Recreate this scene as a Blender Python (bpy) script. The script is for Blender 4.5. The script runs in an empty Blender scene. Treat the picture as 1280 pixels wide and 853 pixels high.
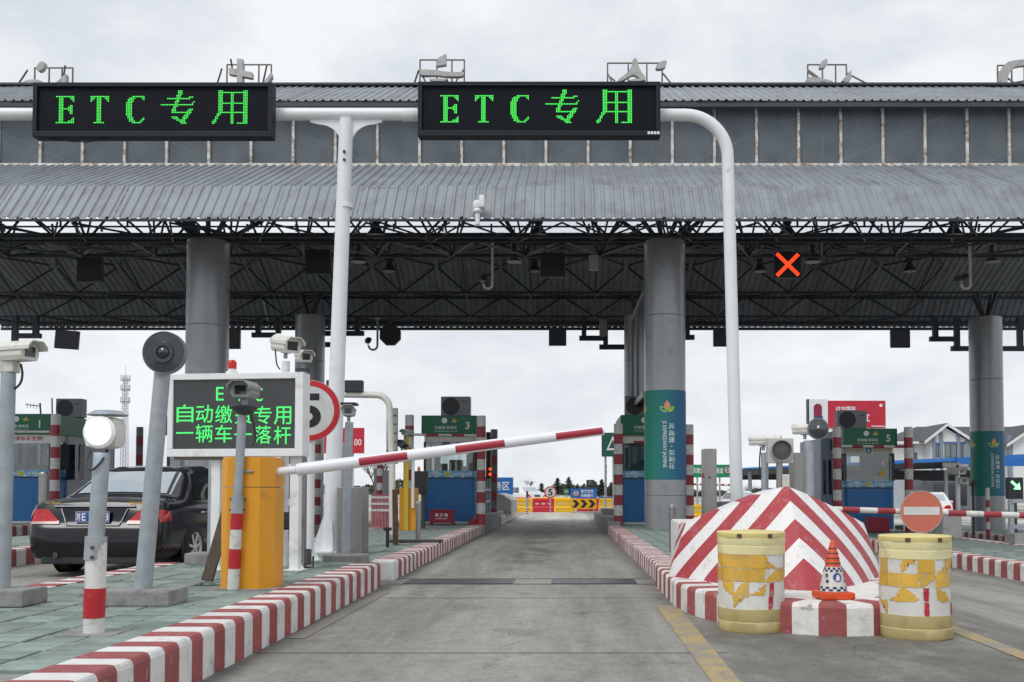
import bpy, bmesh, math, random
from mathutils import Vector, Matrix
from mathutils.bvhtree import BVHTree
random.seed(7)
R = math.radians
SC = bpy.context.scene
COL = SC.collection

# ------------------------------------------------------------------ camera
F = 1200.0; CX = 706.0; HORIZON = 614.0; PITCH = R(2.0); CAMH = 1.1
AXY = HORIZON - F * math.tan(PITCH)
cam = bpy.data.cameras.new('camera'); camo = bpy.data.objects.new('camera', cam); COL.objects.link(camo)
camo.location = (0, 0, CAMH); camo.rotation_euler = (R(90) + PITCH, 0, 0)
cam.sensor_width = 36; cam.lens = F / 1280 * 36
cam.shift_x = -(CX - 640) / 1280; cam.shift_y = (AXY - 426.5) / 1280
cam.clip_end = 4000; cam.clip_start = 0.05
SC.camera = camo
# ------------------------------------------------------------------ world
SUN_EL, SUN_AZ = R(52), R(215)
w = bpy.data.worlds.new('World'); SC.world = w; w.use_nodes = True
nt = w.node_tree; nt.nodes.clear()
def N(t, k, **kw):
    n = t.nodes.new(k)
    for a, b in kw.items():
        if a.startswith('i_'):
            n.inputs[a[2:].replace('_', ' ')].default_value = b
        else: setattr(n, a, b)
    return n
sky = N(nt, 'ShaderNodeTexSky', sky_type='NISHITA', sun_disc=False, sun_elevation=SUN_EL, sun_rotation=SUN_AZ)
tc = N(nt, 'ShaderNodeTexCoord'); mp = N(nt, 'ShaderNodeMapping'); mp.inputs['Scale'].default_value = (1.0, 1.0, 2.3)
mp.inputs['Location'].default_value = (0.35, 0.1, 0.25)
nz = N(nt, 'ShaderNodeTexNoise', i_Scale=3.2, i_Detail=8.0, i_Roughness=0.58, i_Distortion=0.25)
rp = N(nt, 'ShaderNodeValToRGB')
rp.color_ramp.elements[0].position = 0.38; rp.color_ramp.elements[0].color = (6.5, 7.0, 7.6, 1)
rp.color_ramp.elements[1].position = 0.60; rp.color_ramp.elements[1].color = (8.9, 9.1, 9.35, 1)
mx = N(nt, 'ShaderNodeMix', data_type='RGBA'); mx.inputs[0].default_value = 0.96
bg = N(nt, 'ShaderNodeBackground', i_Strength=0.10); wo = N(nt, 'ShaderNodeOutputWorld')
L = nt.links.new
L(tc.outputs['Generated'], mp.inputs['Vector']); L(mp.outputs[0], nz.inputs['Vector']); L(nz.outputs['Fac'], rp.inputs[0])
L(sky.outputs[0], mx.inputs['A']); L(rp.outputs[0], mx.inputs['B']); L(mx.outputs['Result'], bg.inputs['Color']); L(bg.outputs[0], wo.inputs['Surface'])
# ------------------------------------------------------------------ sun (veiled by cloud)
sl = bpy.data.lights.new('sun', 'SUN'); sl.energy = 1.45; sl.angle = R(24); sl.color = (1.0, 0.97, 0.93)
so = bpy.data.objects.new('sun', sl); COL.objects.link(so)
so.rotation_euler = (R(90) - SUN_EL, 0, R(-35))
vs = SC.view_settings; vs.view_transform = 'Standard'; vs.look = 'None'; vs.gamma = 1; vs.use_curve_mapping = False
vs.exposure = 0.08
SC.cycles.max_bounces = 6; SC.cycles.transparent_max_bounces = 10; SC.cycles.use_denoising = True
SC.cycles.sample_clamp_indirect = 4

# ------------------------------------------------------------------ pixel helpers (a direction; depth given)
def W(px, py, D):
    u = (px - CX) / F; v = (AXY - py) / F
    d = Vector((u, math.cos(PITCH) - v * math.sin(PITCH), math.sin(PITCH) + v * math.cos(PITCH)))
    return Vector((0, 0, CAMH)) + d * (D / d.y)
def G(px, py, z=0.0):
    p = W(px, py, 1.0) - Vector((0, 0, CAMH))
    return Vector((0, 0, CAMH)) + p * ((z - CAMH) / p.z)
def X(px, D): return (px - CX) / F * D
def Z(py, D): return W(706, py, D).z
def sm(a, b, x):
    t = max(0, min(1, (x - a) / (b - a))); return t * t * (3 - 2 * t)
def gz(x): return -0.30 * sm(2.6, 7.0, x) - 0.12 * sm(8, 14, x)

# ------------------------------------------------------------------ materials
MATS = {}
def lin(h):
    h = h.lstrip('#'); o = []
    for i in (0, 2, 4):
        c = int(h[i:i+2], 16) / 255; o.append(c / 12.92 if c <= .04045 else ((c + .055) / 1.055) ** 2.4)
    return tuple(o)
def mat(name, col, rough=.6, metal=0, var=.12, scale=6, bump=0, bscale=60, spot=None, rnd=0, emit=None, estr=1, stretch=(1, 1, 1), dirt=None, coat=0, spec=.5, alpha=1, spot2=None):
    """principled material with noise variation; spot/spot2 = (colour, threshold, scale, softness) wear patches; dirt = (colour, amount, scale)"""
    if name in MATS: return MATS[name]
    if isinstance(col, str): col = lin(col)
    m = bpy.data.materials.new(name); m.use_nodes = True; t = m.node_tree; t.nodes.clear(); l = t.links.new
    out = N(t, 'ShaderNodeOutputMaterial'); b = N(t, 'ShaderNodeBsdfPrincipled'); l(b.outputs[0], out.inputs[0])
    b.inputs['Roughness'].default_value = rough; b.inputs['Metallic'].default_value = metal
    b.inputs['Specular IOR Level'].default_value = spec
    if coat: b.inputs['Coat Weight'].default_value = coat; b.inputs['Coat Roughness'].default_value = .04
    if alpha < 1: b.inputs['Alpha'].default_value = alpha
    c = N(t, 'ShaderNodeTexCoord'); mpn = N(t, 'ShaderNodeMapping'); mpn.inputs['Scale'].default_value = stretch
    l(c.outputs['Object'], mpn.inputs[0])
    n = N(t, 'ShaderNodeTexNoise', i_Scale=scale, i_Detail=6.0, i_Roughness=.62); l(mpn.outputs[0], n.inputs['Vector'])
    mr = N(t, 'ShaderNodeMapRange'); mr.inputs[1].default_value = .28; mr.inputs[2].default_value = .72
    mr.inputs[3].default_value = 1 - var; mr.inputs[4].default_value = 1 + var; l(n.outputs['Fac'], mr.inputs[0])
    v = mr.outputs[0]
    if rnd:
        oi = N(t, 'ShaderNodeObjectInfo'); m2 = N(t, 'ShaderNodeMapRange'); m2.inputs[3].default_value = 1 - rnd; m2.inputs[4].default_value = 1 + rnd
        l(oi.outputs['Random'], m2.inputs[0]); mm = N(t, 'ShaderNodeMath', operation='MULTIPLY'); l(v, mm.inputs[0]); l(m2.outputs[0], mm.inputs[1]); v = mm.outputs[0]
    vm = N(t, 'ShaderNodeVectorMath', operation='SCALE'); vm.inputs[0].default_value = col; l(v, vm.inputs['Scale'])
    cur = vm.outputs[0]
    for sp in (spot, spot2, (dirt[0], 1 - dirt[1], dirt[2], .25) if dirt else None):
        if not sp: continue
        sc_, th, ss, so_ = sp
        if isinstance(sc_, str): sc_ = lin(sc_)
        n2 = N(t, 'ShaderNodeTexNoise', i_Scale=ss, i_Detail=7.0, i_Roughness=.68); l(c.outputs['Object'], n2.inputs['Vector'])
        if rnd:
            ad = N(t, 'ShaderNodeVectorMath', operation='ADD'); l(c.outputs['Object'], ad.inputs[0]); oi2 = N(t, 'ShaderNodeObjectInfo'); l(oi2.outputs['Location'], ad.inputs[1]); l(ad.outputs[0], n2.inputs['Vector'])
        m3 = N(t, 'ShaderNodeMapRange'); m3.inputs[1].default_value = th - so_ / 2; m3.inputs[2].default_value = th + so_ / 2; l(n2.outputs['Fac'], m3.inputs[0])
        mxn = N(t, 'ShaderNodeMix', data_type='RGBA'); l(m3.outputs[0], mxn.inputs[0]); l(cur, mxn.inputs['A']); mxn.inputs['B'].default_value = (*sc_, 1); cur = mxn.outputs['Result']
    l(cur, b.inputs['Base Color'])
    if bump:
        n3 = N(t, 'ShaderNodeTexNoise', i_Scale=bscale, i_Detail=4.0); l(mpn.outputs[0], n3.inputs['Vector'])
        bp = N(t, 'ShaderNodeBump', i_Strength=bump, i_Distance=.01); l(n3.outputs['Fac'], bp.inputs['Height']); l(bp.outputs[0], b.inputs['Normal'])
    if emit:
        if isinstance(emit, str): emit = lin(emit)
        b.inputs['Emission Color'].default_value = (*emit, 1); b.inputs['Emission Strength'].default_value = estr
    MATS[name] = m; return m

GALV = mat('galvanised_steel', (.36, .40, .43), .5, .35, .18, 9, .15, 40, spot=((.25, .27, .29), .68, 6, .15))
WHITE = mat('white_paint', (.80, .81, .82), .38, 0, .05, 4, dirt=((.42, .40, .37), .33, 3.5))
OFFWHITE = mat('cream_housing', (.66, .65, .60), .45, 0, .06, 6, dirt=((.36, .34, .30), .34, 9))
DARK = mat('black_housing', (.022, .026, .032), .5, 0, .2, 8)
DGREY = mat('dark_grey_paint', (.05, .056, .065), .5, 0, .2, 6)
CONC = mat('grey_concrete', (.27, .27, .26), .85, 0, .22, 8, .5, 50, spot=((.14, .14, .135), .62, 5, .2))
PALECONC = mat('pale_concrete', (.50, .50, .49), .8, 0, .12, 5, .3, 40, spot=((.32, .31, .30), .64, 4, .25))
STEEL = mat('brushed_stainless', (.36, .35, .335), .36, .85, .16, 4, .04, 60, stretch=(14, 14, .5))
REDP = mat('red_band_paint', (.33, .035, .05), .45, 0, .15, 8, dirt=((.20, .13, .12), .32, 14))
WHITEP = mat('white_band_paint', (.66, .66, .63), .5, 0, .1, 8, dirt=((.34, .32, .30), .36, 10))
KRED = mat('kerb_red', (.335, .082, .082), .75, 0, .18, 11, .35, 60, rnd=.10, spot=((.38, .33, .31), .65, 16, .08), spot2=((.07, .06, .06), .69, 7, .12), dirt=((.22, .12, .11), .34, 5))
KWHITE = mat('kerb_white', (.72, .71, .69), .75, 0, .08, 11, .35, 60, rnd=.05, spot=((.40, .37, .34), .66, 18, .08), spot2=((.13, .12, .115), .69, 7, .12), dirt=((.34, .32, .30), .36, 5))
RUST = mat('rusty_steel', (.12, .055, .038), .8, 0, .35, 12, .4, 60)
BLUE = mat('blue_panel', (.016, .150, .40), .4, 0, .10, 3, dirt=((.03, .09, .18), .32, 4))
GREEN = mat('green_sign', lin('16694a'), .45, 0, .12, 3, stretch=(6, 1, 1))
TEXTW = mat('white_lettering', (.78, .79, .78), .5, 0, .04, 5)
GLASS = mat('dark_glass', (.012, .016, .02), .06, 0, .1, 2, spec=.9)
LEDG = mat('led_green', (.02, .25, .03), .4, emit=(.05, .80, .08), estr=1.15)
LEDR = mat('led_red', (.3, .02, .01), .4, emit=(1.0, .07, .015), estr=1.5)

# ------------------------------------------------------------------ mesh builder
TXT = {}
def text_geo(body, bold=0.0):
    k = (body, bold)
    if k not in TXT:
        c = bpy.data.curves.new('t', 'FONT'); c.body = body; c.resolution_u = 6 if len(body) <= 3 and body.isascii() else 2; c.offset = bold; c.fill_mode = 'FRONT'
        o = bpy.data.objects.new('t', c); COL.objects.link(o)
        m = bpy.data.meshes.new_from_object(o.evaluated_get(bpy.context.evaluated_depsgraph_get()))
        vv = [(v.co.x, v.co.y) for v in m.vertices]; ff = [tuple(p.vertices) for p in m.polygons]
        bpy.data.objects.remove(o); bpy.data.curves.remove(c); bpy.data.meshes.remove(m)
        x0 = min(a for a, b in vv); x1 = max(a for a, b in vv); y0 = min(b for a, b in vv); y1 = max(b for a, b in vv)
        TXT[k] = ([((a - x0) / (x1 - x0) - .5, (b - y0) / (y1 - y0) - .5) for a, b in vv], ff, (x1 - x0) / (y1 - y0))
    return TXT[k]

class MB:
    def __init__(s): s.v = []; s.f = []; s.m = []; s.uv = None
    def add(s, vs, fs, mi=0):
        n = len(s.v); s.v += [Vector(p) for p in vs]; s.f += [tuple(i + n for i in q) for q in fs]; s.m += [mi] * len(fs); return s
    def box(s, x0, x1, y0, y1, z0, z1, bev=0, mi=0):
        if bev:
            bm = bmesh.new(); bmesh.ops.create_cube(bm, size=1)
            for v in bm.verts: v.co = ((x0 + x1) / 2 + v.co.x * (x1 - x0), (y0 + y1) / 2 + v.co.y * (y1 - y0), (z0 + z1) / 2 + v.co.z * (z1 - z0))
            bmesh.ops.bevel(bm, geom=bm.edges[:], offset=bev, segments=2, affect='EDGES', profile=.6)
            bm.verts.index_update(); s.add([v.co.copy() for v in bm.verts], [[v.index for v in q.verts] for q in bm.faces], mi); bm.free(); return s
        return s.add([(x, y, z) for z in (z0, z1) for y in (y0, y1) for x in (x0, x1)],
                     [(0, 2, 3, 1), (4, 5, 7, 6), (0, 1, 5, 4), (2, 6, 7, 3), (0, 4, 6, 2), (1, 3, 7, 5)], mi)
    def tube(s, pts, r, n=10, cap=True, mi=0):
        pts = [Vector(p) for p in pts]; rs = r if isinstance(r, (list, tuple)) else [r] * len(pts)
        b = len(s.v); prev = None
        for i, p in enumerate(pts):
            d = (pts[min(i + 1, len(pts) - 1)] - pts[max(i - 1, 0)]).normalized()
            if prev is None:
                a = d.orthogonal().normalized()
                if abs(d.z) > .9: a = (Vector((1, 0, 0)) - d * d.x).normalized()
            else: a = (prev - d * prev.dot(d)).normalized()
            prev = a; c = d.cross(a)
            for k in range(n):
                t = 2 * math.pi * (k + .5) / n; s.v.append(p + (a * math.cos(t) + c * math.sin(t)) * rs[i])
        for i in range(len(pts) - 1):
            for k in range(n):
                s.f.append((b + i * n + k, b + i * n + (k + 1) % n, b + (i + 1) * n + (k + 1) % n, b + (i + 1) * n + k)); s.m.append(mi)
        if cap:
            s.f.append(tuple(b + k for k in range(n))[::-1]); s.f.append(tuple(b + (len(pts) - 1) * n + k for k in range(n))); s.m += [mi, mi]
        return s
    def cyl(s, p0, p1, r0, r1=None, n=16, cap=True, mi=0): return s.tube([p0, p1], [r0, r0 if r1 is None else r1], n, cap, mi)
    def lathe(s, prof, n=24, c=(0, 0, 0), axis='z', mi=0, cap=True):
        b = len(s.v); c = Vector(c)
        for r, h in prof:
            for k in range(n):
                t = 2 * math.pi * k / n; a, d = r * math.cos(t), r * math.sin(t)
                s.v.append(c + (Vector((a, d, h)) if axis == 'z' else Vector((a, h, d))))
        for i in range(len(prof) - 1):
            for k in range(n):
                q = (b + i * n + k, b + i * n + (k + 1) % n, b + (i + 1) * n + (k + 1) % n, b + (i + 1) * n + k)
                s.f.append(q if axis == 'z' else q[::-1]); s.m.append(mi)
        if cap:
            q = tuple(b + k for k in range(n)); q2 = tuple(b + (len(prof) - 1) * n + k for k in range(n))
            s.f += [q[::-1] if axis == 'z' else q, q2 if axis == 'z' else q2[::-1]]; s.m += [mi, mi]
        return s
    def prism(s, poly, y0, y1, mi=0):      # polygon in XZ, extruded along Y
        n = len(poly); vs = [(a, y0, b) for a, b in poly] + [(a, y1, b) for a, b in poly]
        return s.add(vs, [tuple(range(n)), tuple(range(2 * n - 1, n - 1, -1))] + [(i, i + n, (i + 1) % n + n, (i + 1) % n) for i in range(n)], mi)
    def prismx(s, poly, x0, x1, mi=0):     # polygon in YZ, extruded along X
        n = len(poly); vs = [(x0, a, b) for a, b in poly] + [(x1, a, b) for a, b in poly]
        return s.add(vs, [tuple(range(n))[::-1], tuple(range(n, 2 * n))] + [(i, (i + 1) % n, (i + 1) % n + n, i + n) for i in range(n)], mi)
    def disc(s, c, r, y=0, n=32, mi=0): # facing -Y
        return s.add([(c[0] + r * math.cos(2 * math.pi * k / n), y, c[1] + r * math.sin(2 * math.pi * k / n)) for k in range(n)], [tuple(range(n))], mi)
    def text(s, body, cx, cz, y, w=None, h=None, bold=0.0, vert=False, mi=0, fn=None):
        vv, ff, asp = text_geo(body, bold)
        if w is None: w = h * asp
        if h is None: h = w / asp
        return s.add([(fn(cx + a * w, cz + b * h) if fn else (cx + a * w, y, cz + b * h)) for a, b in vv], ff, mi)
    def xf(s, M): s.v = [M @ p for p in s.v]; return s
    def mesh(s, name, mats, smooth=None):
        me = bpy.data.meshes.new(name); me.from_pydata([tuple(p) for p in s.v], [], s.f)
        if not isinstance(mats, (list, tuple)): mats = [mats]
        for q in mats: me.materials.append(q)
        if len(mats) > 1: me.polygons.foreach_set('material_index', s.m)
        if smooth:
            me.polygons.foreach_set('use_smooth', [True] * len(me.polygons)); me.set_sharp_from_angle(angle=R(smooth))
        me.update(); return me
    def out(s, name, mats, parent=None, smooth=None, world=False):
        o = bpy.data.objects.new(name, s.mesh(name, mats, smooth)); COL.objects.link(o)
        if parent is not None:
            o.parent = parent
            if world and parent.parent is None: o.location = -parent.location
        return o

def child(name, me, parent, loc=(0, 0, 0), rot=(0, 0, 0), scale=(1, 1, 1)):
    o = bpy.data.objects.new(name, me); COL.objects.link(o); o.parent = parent; o.location = loc; o.rotation_euler = rot; o.scale = scale; return o
def tag(o, label, cat, group=None):
    o['label'] = label; o['category'] = cat
    if group: o['group'] = group
    return o
def struct(o, label=None):
    o['kind'] = 'structure'
    if label: o['label'] = label
    return o
def thing(name, label, cat, loc=(0, 0, 0), rz=0, group=None):
    o = bpy.data.objects.new(name, None); COL.objects.link(o); o.location = loc; o.rotation_euler = (0, 0, rz); o.empty_display_size = .2
    return tag(o, label, cat, group)
def dup(root, loc, label=None, group=None, rz=None, par=None):
    r = root.copy(); COL.objects.link(r)
    if par is None:
        r.location = loc
        if rz is not None: r.rotation_euler = (0, 0, rz)
        if label: r['label'] = label
        if group: r['group'] = group
    else: r.parent = par
    for ch in list(root.children): dup(ch, None, par=r)
    return r
def rot_to(d):
    return Vector(d).to_track_quat('Z', 'Y').to_euler()

# ================================================================== GROUND
def ground_material():
    m = bpy.data.materials.new('road_concrete'); m.use_nodes = True; t = m.node_tree; t.nodes.clear(); l = t.links.new
    out = N(t, 'ShaderNodeOutputMaterial'); b = N(t, 'ShaderNodeBsdfPrincipled'); l(b.outputs[0], out.inputs[0])
    c = N(t, 'ShaderNodeTexCoord'); sx = N(t, 'ShaderNodeSeparateXYZ'); l(c.outputs['Object'], sx.inputs[0])
    def noise(scale, st=(1, 1, 1), det=6.0, rough=.6):
        mp_ = N(t, 'ShaderNodeMapping'); mp_.inputs['Scale'].default_value = st; l(c.outputs['Object'], mp_.inputs[0])
        n = N(t, 'ShaderNodeTexNoise', i_Scale=scale, i_Detail=det, i_Roughness=rough); l(mp_.outputs[0], n.inputs[0]); return n.outputs['Fac']
    def mth(op, a, b_=None, c_=None):
        n = N(t, 'ShaderNodeMath', operation=op)
        for i, q in enumerate((a, b_, c_)):
            if q is None: continue
            if isinstance(q, (int, float)): n.inputs[i].default_value = q
            else: l(q, n.inputs[i])
        return n.outputs[0]
    def rng(v, a, b_, c_, d):
        n = N(t, 'ShaderNodeMapRange', interpolation_type='SMOOTHSTEP')
        l(v, n.inputs[0])
        for i, q in enumerate((a, b_, c_, d)): n.inputs[i + 1].default_value = q
        return n.outputs[0]
    big = noise(.55, (1, .35, 1), 5); fine = noise(26, (1, .5, 1), 6, .7); streak = noise(2.6, (1.8, .16, 1), 6, .68); blot = noise(1.5, (1, .6, 1), 6, .7); grit = noise(140, (1, 1, 1), 2)
    u = mth('MULTIPLY', mth('SUBTRACT', mth('FRACT', mth('ADD', mth('DIVIDE', mth('ADD', sx.outputs[0], .5), 5.82), .5)), .5), 5.82)
    trk = mth('ABSOLUTE', mth('SUBTRACT', mth('ABSOLUTE', u), .88))
    track = rng(trk, .10, .80, 1.0, 0.0)           # rubber laid down where wheels run
    zone = mth('MULTIPLY', rng(sx.outputs[1], 11, 17, 0, 1), rng(sx.outputs[1], 31, 40, 1, 0))   # queueing strip in front of the booth, oil drips
    oil = mth('MULTIPLY', rng(mth('ABSOLUTE', mth('ADD', u, .05)), .15, .75, 1, 0), zone)
    v = mth('ADD', .285, mth('MULTIPLY', mth('SUBTRACT', big, .5), .22))
    v = mth('ADD', v, mth('MULTIPLY', mth('SUBTRACT', fine, .5), .24))
    v = mth('ADD', v, mth('MULTIPLY', mth('SUBTRACT', grit, .5), .22))
    v = mth('ADD', v, mth('MULTIPLY', rng(streak, .40, .72, 0, 1), .05))
    v = mth('MULTIPLY', v, mth('SUBTRACT', 1.0, mth('MULTIPLY', mth('MULTIPLY', track, rng(streak, .25, .65, 1.0, .55)), .32)))
    v = mth('MULTIPLY', v, mth('SUBTRACT', 1.0, mth('MULTIPLY', mth('MULTIPLY', oil, rng(blot, .32, .62, .2, 1)), .62)))
    mid = noise(6.0, (1, .7, 1), 8, .72)
    v = mth('ADD', v, mth('MULTIPLY', mth('SUBTRACT', mid, .5), .22))
    v = mth('MULTIPLY', v, rng(blot, .54, .72, 1.0, .60))
    v = mth('MULTIPLY', v, rng(mid, .60, .74, 1.0, .70))
    v = mth('MULTIPLY', v, rng(sx.outputs[1], 32, 40, 1.0, 1.7))     # open-sky light on the road beyond the canopy, put into the colour
    gut = mth('MULTIPLY', rng(mth('ABSOLUTE', u), 1.28, 1.60, 0, 1), rng(blot, .30, .55, .35, 1))
    v = mth('MULTIPLY', v, mth('SUBTRACT', 1.0, mth('MULTIPLY', gut, .52)))     # dirt swept against the kerbs
    vo = N(t, 'ShaderNodeTexVoronoi', feature='DISTANCE_TO_EDGE', i_Scale=.32)
    wv = N(t, 'ShaderNodeVectorMath', operation='ADD'); wn = N(t, 'ShaderNodeTexNoise', i_Scale=2.2, i_Detail=5.0); l(c.outputs['Object'], wn.inputs[0]); l(c.outputs['Object'], wv.inputs[0]); l(wn.outputs['Color'], wv.inputs[1]); l(wv.outputs[0], vo.inputs['Vector'])
    v = mth('MULTIPLY', v, rng(vo.outputs['Distance'], .0, .005, .66, 1))
    cc = N(t, 'ShaderNodeCombineColor'); l(mth('MULTIPLY', v, 1.04), cc.inputs[0]); l(mth('MULTIPLY', v, 1.01), cc.inputs[1]); l(mth('MULTIPLY', v, .90), cc.inputs[2])
    l(cc.outputs[0], b.inputs['Base Color'])
    l(rng(blot, .5, .75, .78, .45), b.inputs['Roughness'])
    bp = N(t, 'ShaderNodeBump', i_Strength=.35, i_Distance=.008); l(mth('ADD', grit, fine), bp.inputs['Height']); l(bp.outputs[0], b.inputs['Normal'])
    return m
mb = MB()
xs = [-900, -200, -60, -20, 2] + [2.6 + .4 * i for i in range(12)] + [8 + .6 * i for i in range(11)] + [20, 60, 200, 900]
ys = [-60, 0, 40, 120, 400, 1800]
for y in ys:
    for x in xs: mb.v.append(Vector((x, y, gz(x))))
n_ = len(xs)
for j in range(len(ys) - 1):
    for i in range(n_ - 1): mb.f.append((j * n_ + i, j * n_ + i + 1, (j + 1) * n_ + i + 1, (j + 1) * n_ + i)); mb.m.append(0)
struct(mb.out('ground', ground_material(), smooth=30))

YEL = mat('worn_yellow_line', lin('b09a66'), .75, 0, .16, 9, .2, 80, spot=((.25, .24, .215), .53, 3, .20), spot2=((.23, .22, .20), .56, 40, .14))
WLINE = mat('worn_white_line', (.62, .62, .60), .7, 0, .1, 6, spot=((.34, .34, .32), .60, 2, .15))
def strip(name, pts, m, dz=.004):
    b = MB(); b.add([(x, y, gz(x) + dz) for x, y in pts], [tuple(range(len(pts)))]); return struct(b.out(name, m))
strip('lane_marking', [(.84, 4.6), (.99, 4.4), (1.08, 9.25), (.87, 9.25)], YEL)
strip('lane_marking', [(2.98, 5.4), (3.14, 5.4), (3.24, 8.4), (3.06, 8.4)], YEL)
strip('lane_marking', [(-2.08, 7.2), (-1.94, 7.2), (-1.90, 10.5), (-2.04, 10.5)], mat('nearly_gone_yellow', lin('8f7d4a'), .75, 0, .15, 6, spot=((.24, .235, .22), .44, 7, .1), spot2=((.2, .2, .19), .5, 22, .1)))
strip('lane_marking', [(-30, 41.2), (60, 41.2), (60, 41.75), (-30, 41.75)], WLINE)
JOINT = mat('joint_filler', (.055, .055, .055), .9, 0, .3, 8)
for yj, wj in ((11.35, .05), (12.05, .04), (9.9, .018), (15.8, .02), (6.55, .014), (21.5, .02), (27.4, .02)):
    strip('slab_joint', [(-2.1, yj), (1.1, yj), (1.1, yj + wj), (-2.1, yj + wj)], JOINT, .003)
PLATE = mat('steel_cover_plate', (.07, .078, .09), .38, .4, .25, 3, .2, 40, spot=((.22, .2, .17), .64, 6, .2))
for x0, x1 in ((-1.92, -.62), (-.16, .86)):
    b = MB(); b.box(x0, x1, 11.42, 11.98, -.05, .006, 0)
    tag(b.out('drain_cover', PLATE), 'dark steel cover plate in the road %s' % ('beside the kerb below the speed sign' if x0 < -1 else 'toward the kerb of the big column'), 'cover plate')
# ------------------------------------------------------------------ islands
def kerb_mesh(name, m, L_=.18, h=.28, w=.30):
    b = MB(); c = .035
    prof = [(0, -.03), (0, h - c), (.008, h - c * .45), (c * .5, h - .004), (c * 1.2, h), (w, h), (w, -.03)]
    n = len(prof); b.add([(a, y, z) for y in (0, L_) for a, z in prof], [tuple(range(n)), tuple(range(2 * n - 1, n - 1, -1))] + [(i, i + n, (i + 1) % n + n, (i + 1) % n) for i in range(n)])
    return b.mesh(name, m)
def kerbs(par, x, y0, y1, h, side, L_=.18, w=.30, k0=0, mats=(KRED, KWHITE)):
    """row of painted kerb stones along Y; side=+1: painted face looks to +X"""
    me = [kerb_mesh('kerb_stone', q, L_, h, w) for q in mats]
    y = y0; k = k0
    while y < y1 - L_ * .5:
        j = random.uniform(-.004, .004)
        o = child('kerb_stone', me[k % len(me)], par, (x + j, y + (L_ if side > 0 else 0), gz(x) + random.uniform(-.003, .003)), (0, 0, math.pi if side > 0 else 0))
        y += L_; k += 1
TILE = mat('green_paving_tile', lin('7f8c86'), .75, 0, .25, 7, .4, 50, rnd=.24, spot=((.10, .12, .115), .66, 4, .2), spot2=((.33, .36, .34), .72, 9, .1))
BED = mat('dark_joint_mortar', (.05, .053, .052), .9, 0, .3, 6)
def tile_mesh(w, d, t=.022):
    b = MB(); b.box(-w / 2, w / 2, -d / 2, d / 2, 0, t - .004); e = .006
    b.add([(-w/2, -d/2, t-.004), (w/2, -d/2, t-.004), (w/2, d/2, t-.004), (-w/2, d/2, t-.004), (-w/2+e, -d/2+e, t), (w/2-e, -d/2+e, t), (w/2-e, d/2-e, t), (-w/2+e, d/2-e, t)],
          [(0, 1, 5, 4), (1, 2, 6, 5), (2, 3, 7, 6), (3, 0, 4, 7), (4, 5, 6, 7)]); return b
def paving(par, x0, x1, y0, y1, z, size=.285, singles=True):
    nx = max(1, round((x1 - x0) / size)); dx = (x1 - x0) / nx; ny = max(1, round((y1 - y0) / size)); dy = (y1 - y0) / ny
    me = tile_mesh(dx - .018, dy - .032)
    if singles:
        mesh = me.mesh('paving_tile', TILE)
        for j in range(ny):
            for i in range(nx):
                if random.random() < .012: continue
                child('paving_tile', mesh, par, (x0 + (i + .5) * dx, y0 + (j + .5) * dy, z - .022 + random.uniform(-.004, .004)),
                      (random.gauss(0, .011), random.gauss(0, .008), random.gauss(0, .010)))
    else:
        b = MB()
        for j in range(ny):
            for i in range(nx):
                c = Vector((x0 + (i + .5) * dx, y0 + (j + .5) * dy, z - .022 + random.uniform(-.003, .003)))
                b.add([p + c for p in me.v], me.f)
        o = b.out('paving_tiles', TILE, par); o['kind'] = 'stuff'
def island(x0, x1, y0, y1, h, base=None):
    z = h if base is None else h + base
    b = MB(); b.box(x0 + .05, x1 - .05, y0 + .05, y1 - .05, min(0, z - h) - .1, z - .024); return struct(b.out('island_pavement', BED))
# island with the ETC boom
I3 = island(-4.70, -2.11, 3.3, 11.2, .28)
kerbs(I3, -2.11, 3.3, 11.1, .28, 1); kerbs(I3, -4.70, 3.3, 11.1, .28, -1)
paving(I3, -4.40, -2.41, 4.45, 11.15, .275)
b = MB(); b.box(-4.40, -2.41, 3.35, 4.43, 0, .262); b.out('concrete_patch', CONC, I3)
I3b = island(-4.70, -2.11, 11.9, 36, .23)
kerbs(I3b, -2.11, 12.08, 25.2, .23, 1, k0=1); kerbs(I3b, -4.70, 11.9, 25.2, .23, -1)
b = MB(); b.box(-2.41, -2.105, 11.86, 12.08, -.02, .235, .02); b.out('kerb_end', KWHITE, I3b)
paving(I3b, -4.40, -2.41, 11.95, 15.9, .226); paving(I3b, -4.40, -2.41, 15.95, 36, .226, singles=False)
b = MB(); b.box(-2.45, -2.10, 25.3, 38.2, -.02, .42, .02); b.out('kerb_wall', CONC, I3b)
b = MB(); b.box(-2.50, -2.05, 31, 40.5, -.02, .30, .03); b.out('kerb_wall', PALECONC, I3b)
# island with the big column
I4 = island(1.11, 3.30, 11.3, 34, .22)
kerbs(I4, 1.11, 11.5, 24.4, .22, -1); kerbs(I4, 3.30, 11.3, 24.4, .22, 1)
b = MB(); b.box(1.105, 1.45, 11.26, 11.5, -.02, .225, .02); b.out('kerb_end', KWHITE, I4)
paving(I4, 1.41, 3.0, 11.35, 17, .216); paving(I4, 1.41, 3.0, 17.05, 34, .216, singles=False)
b = MB(); b.box(1.10, 1.42, 24.4, 36.5, -.02, .33, .02); b.out('kerb_wall', CONC, I4)
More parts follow.
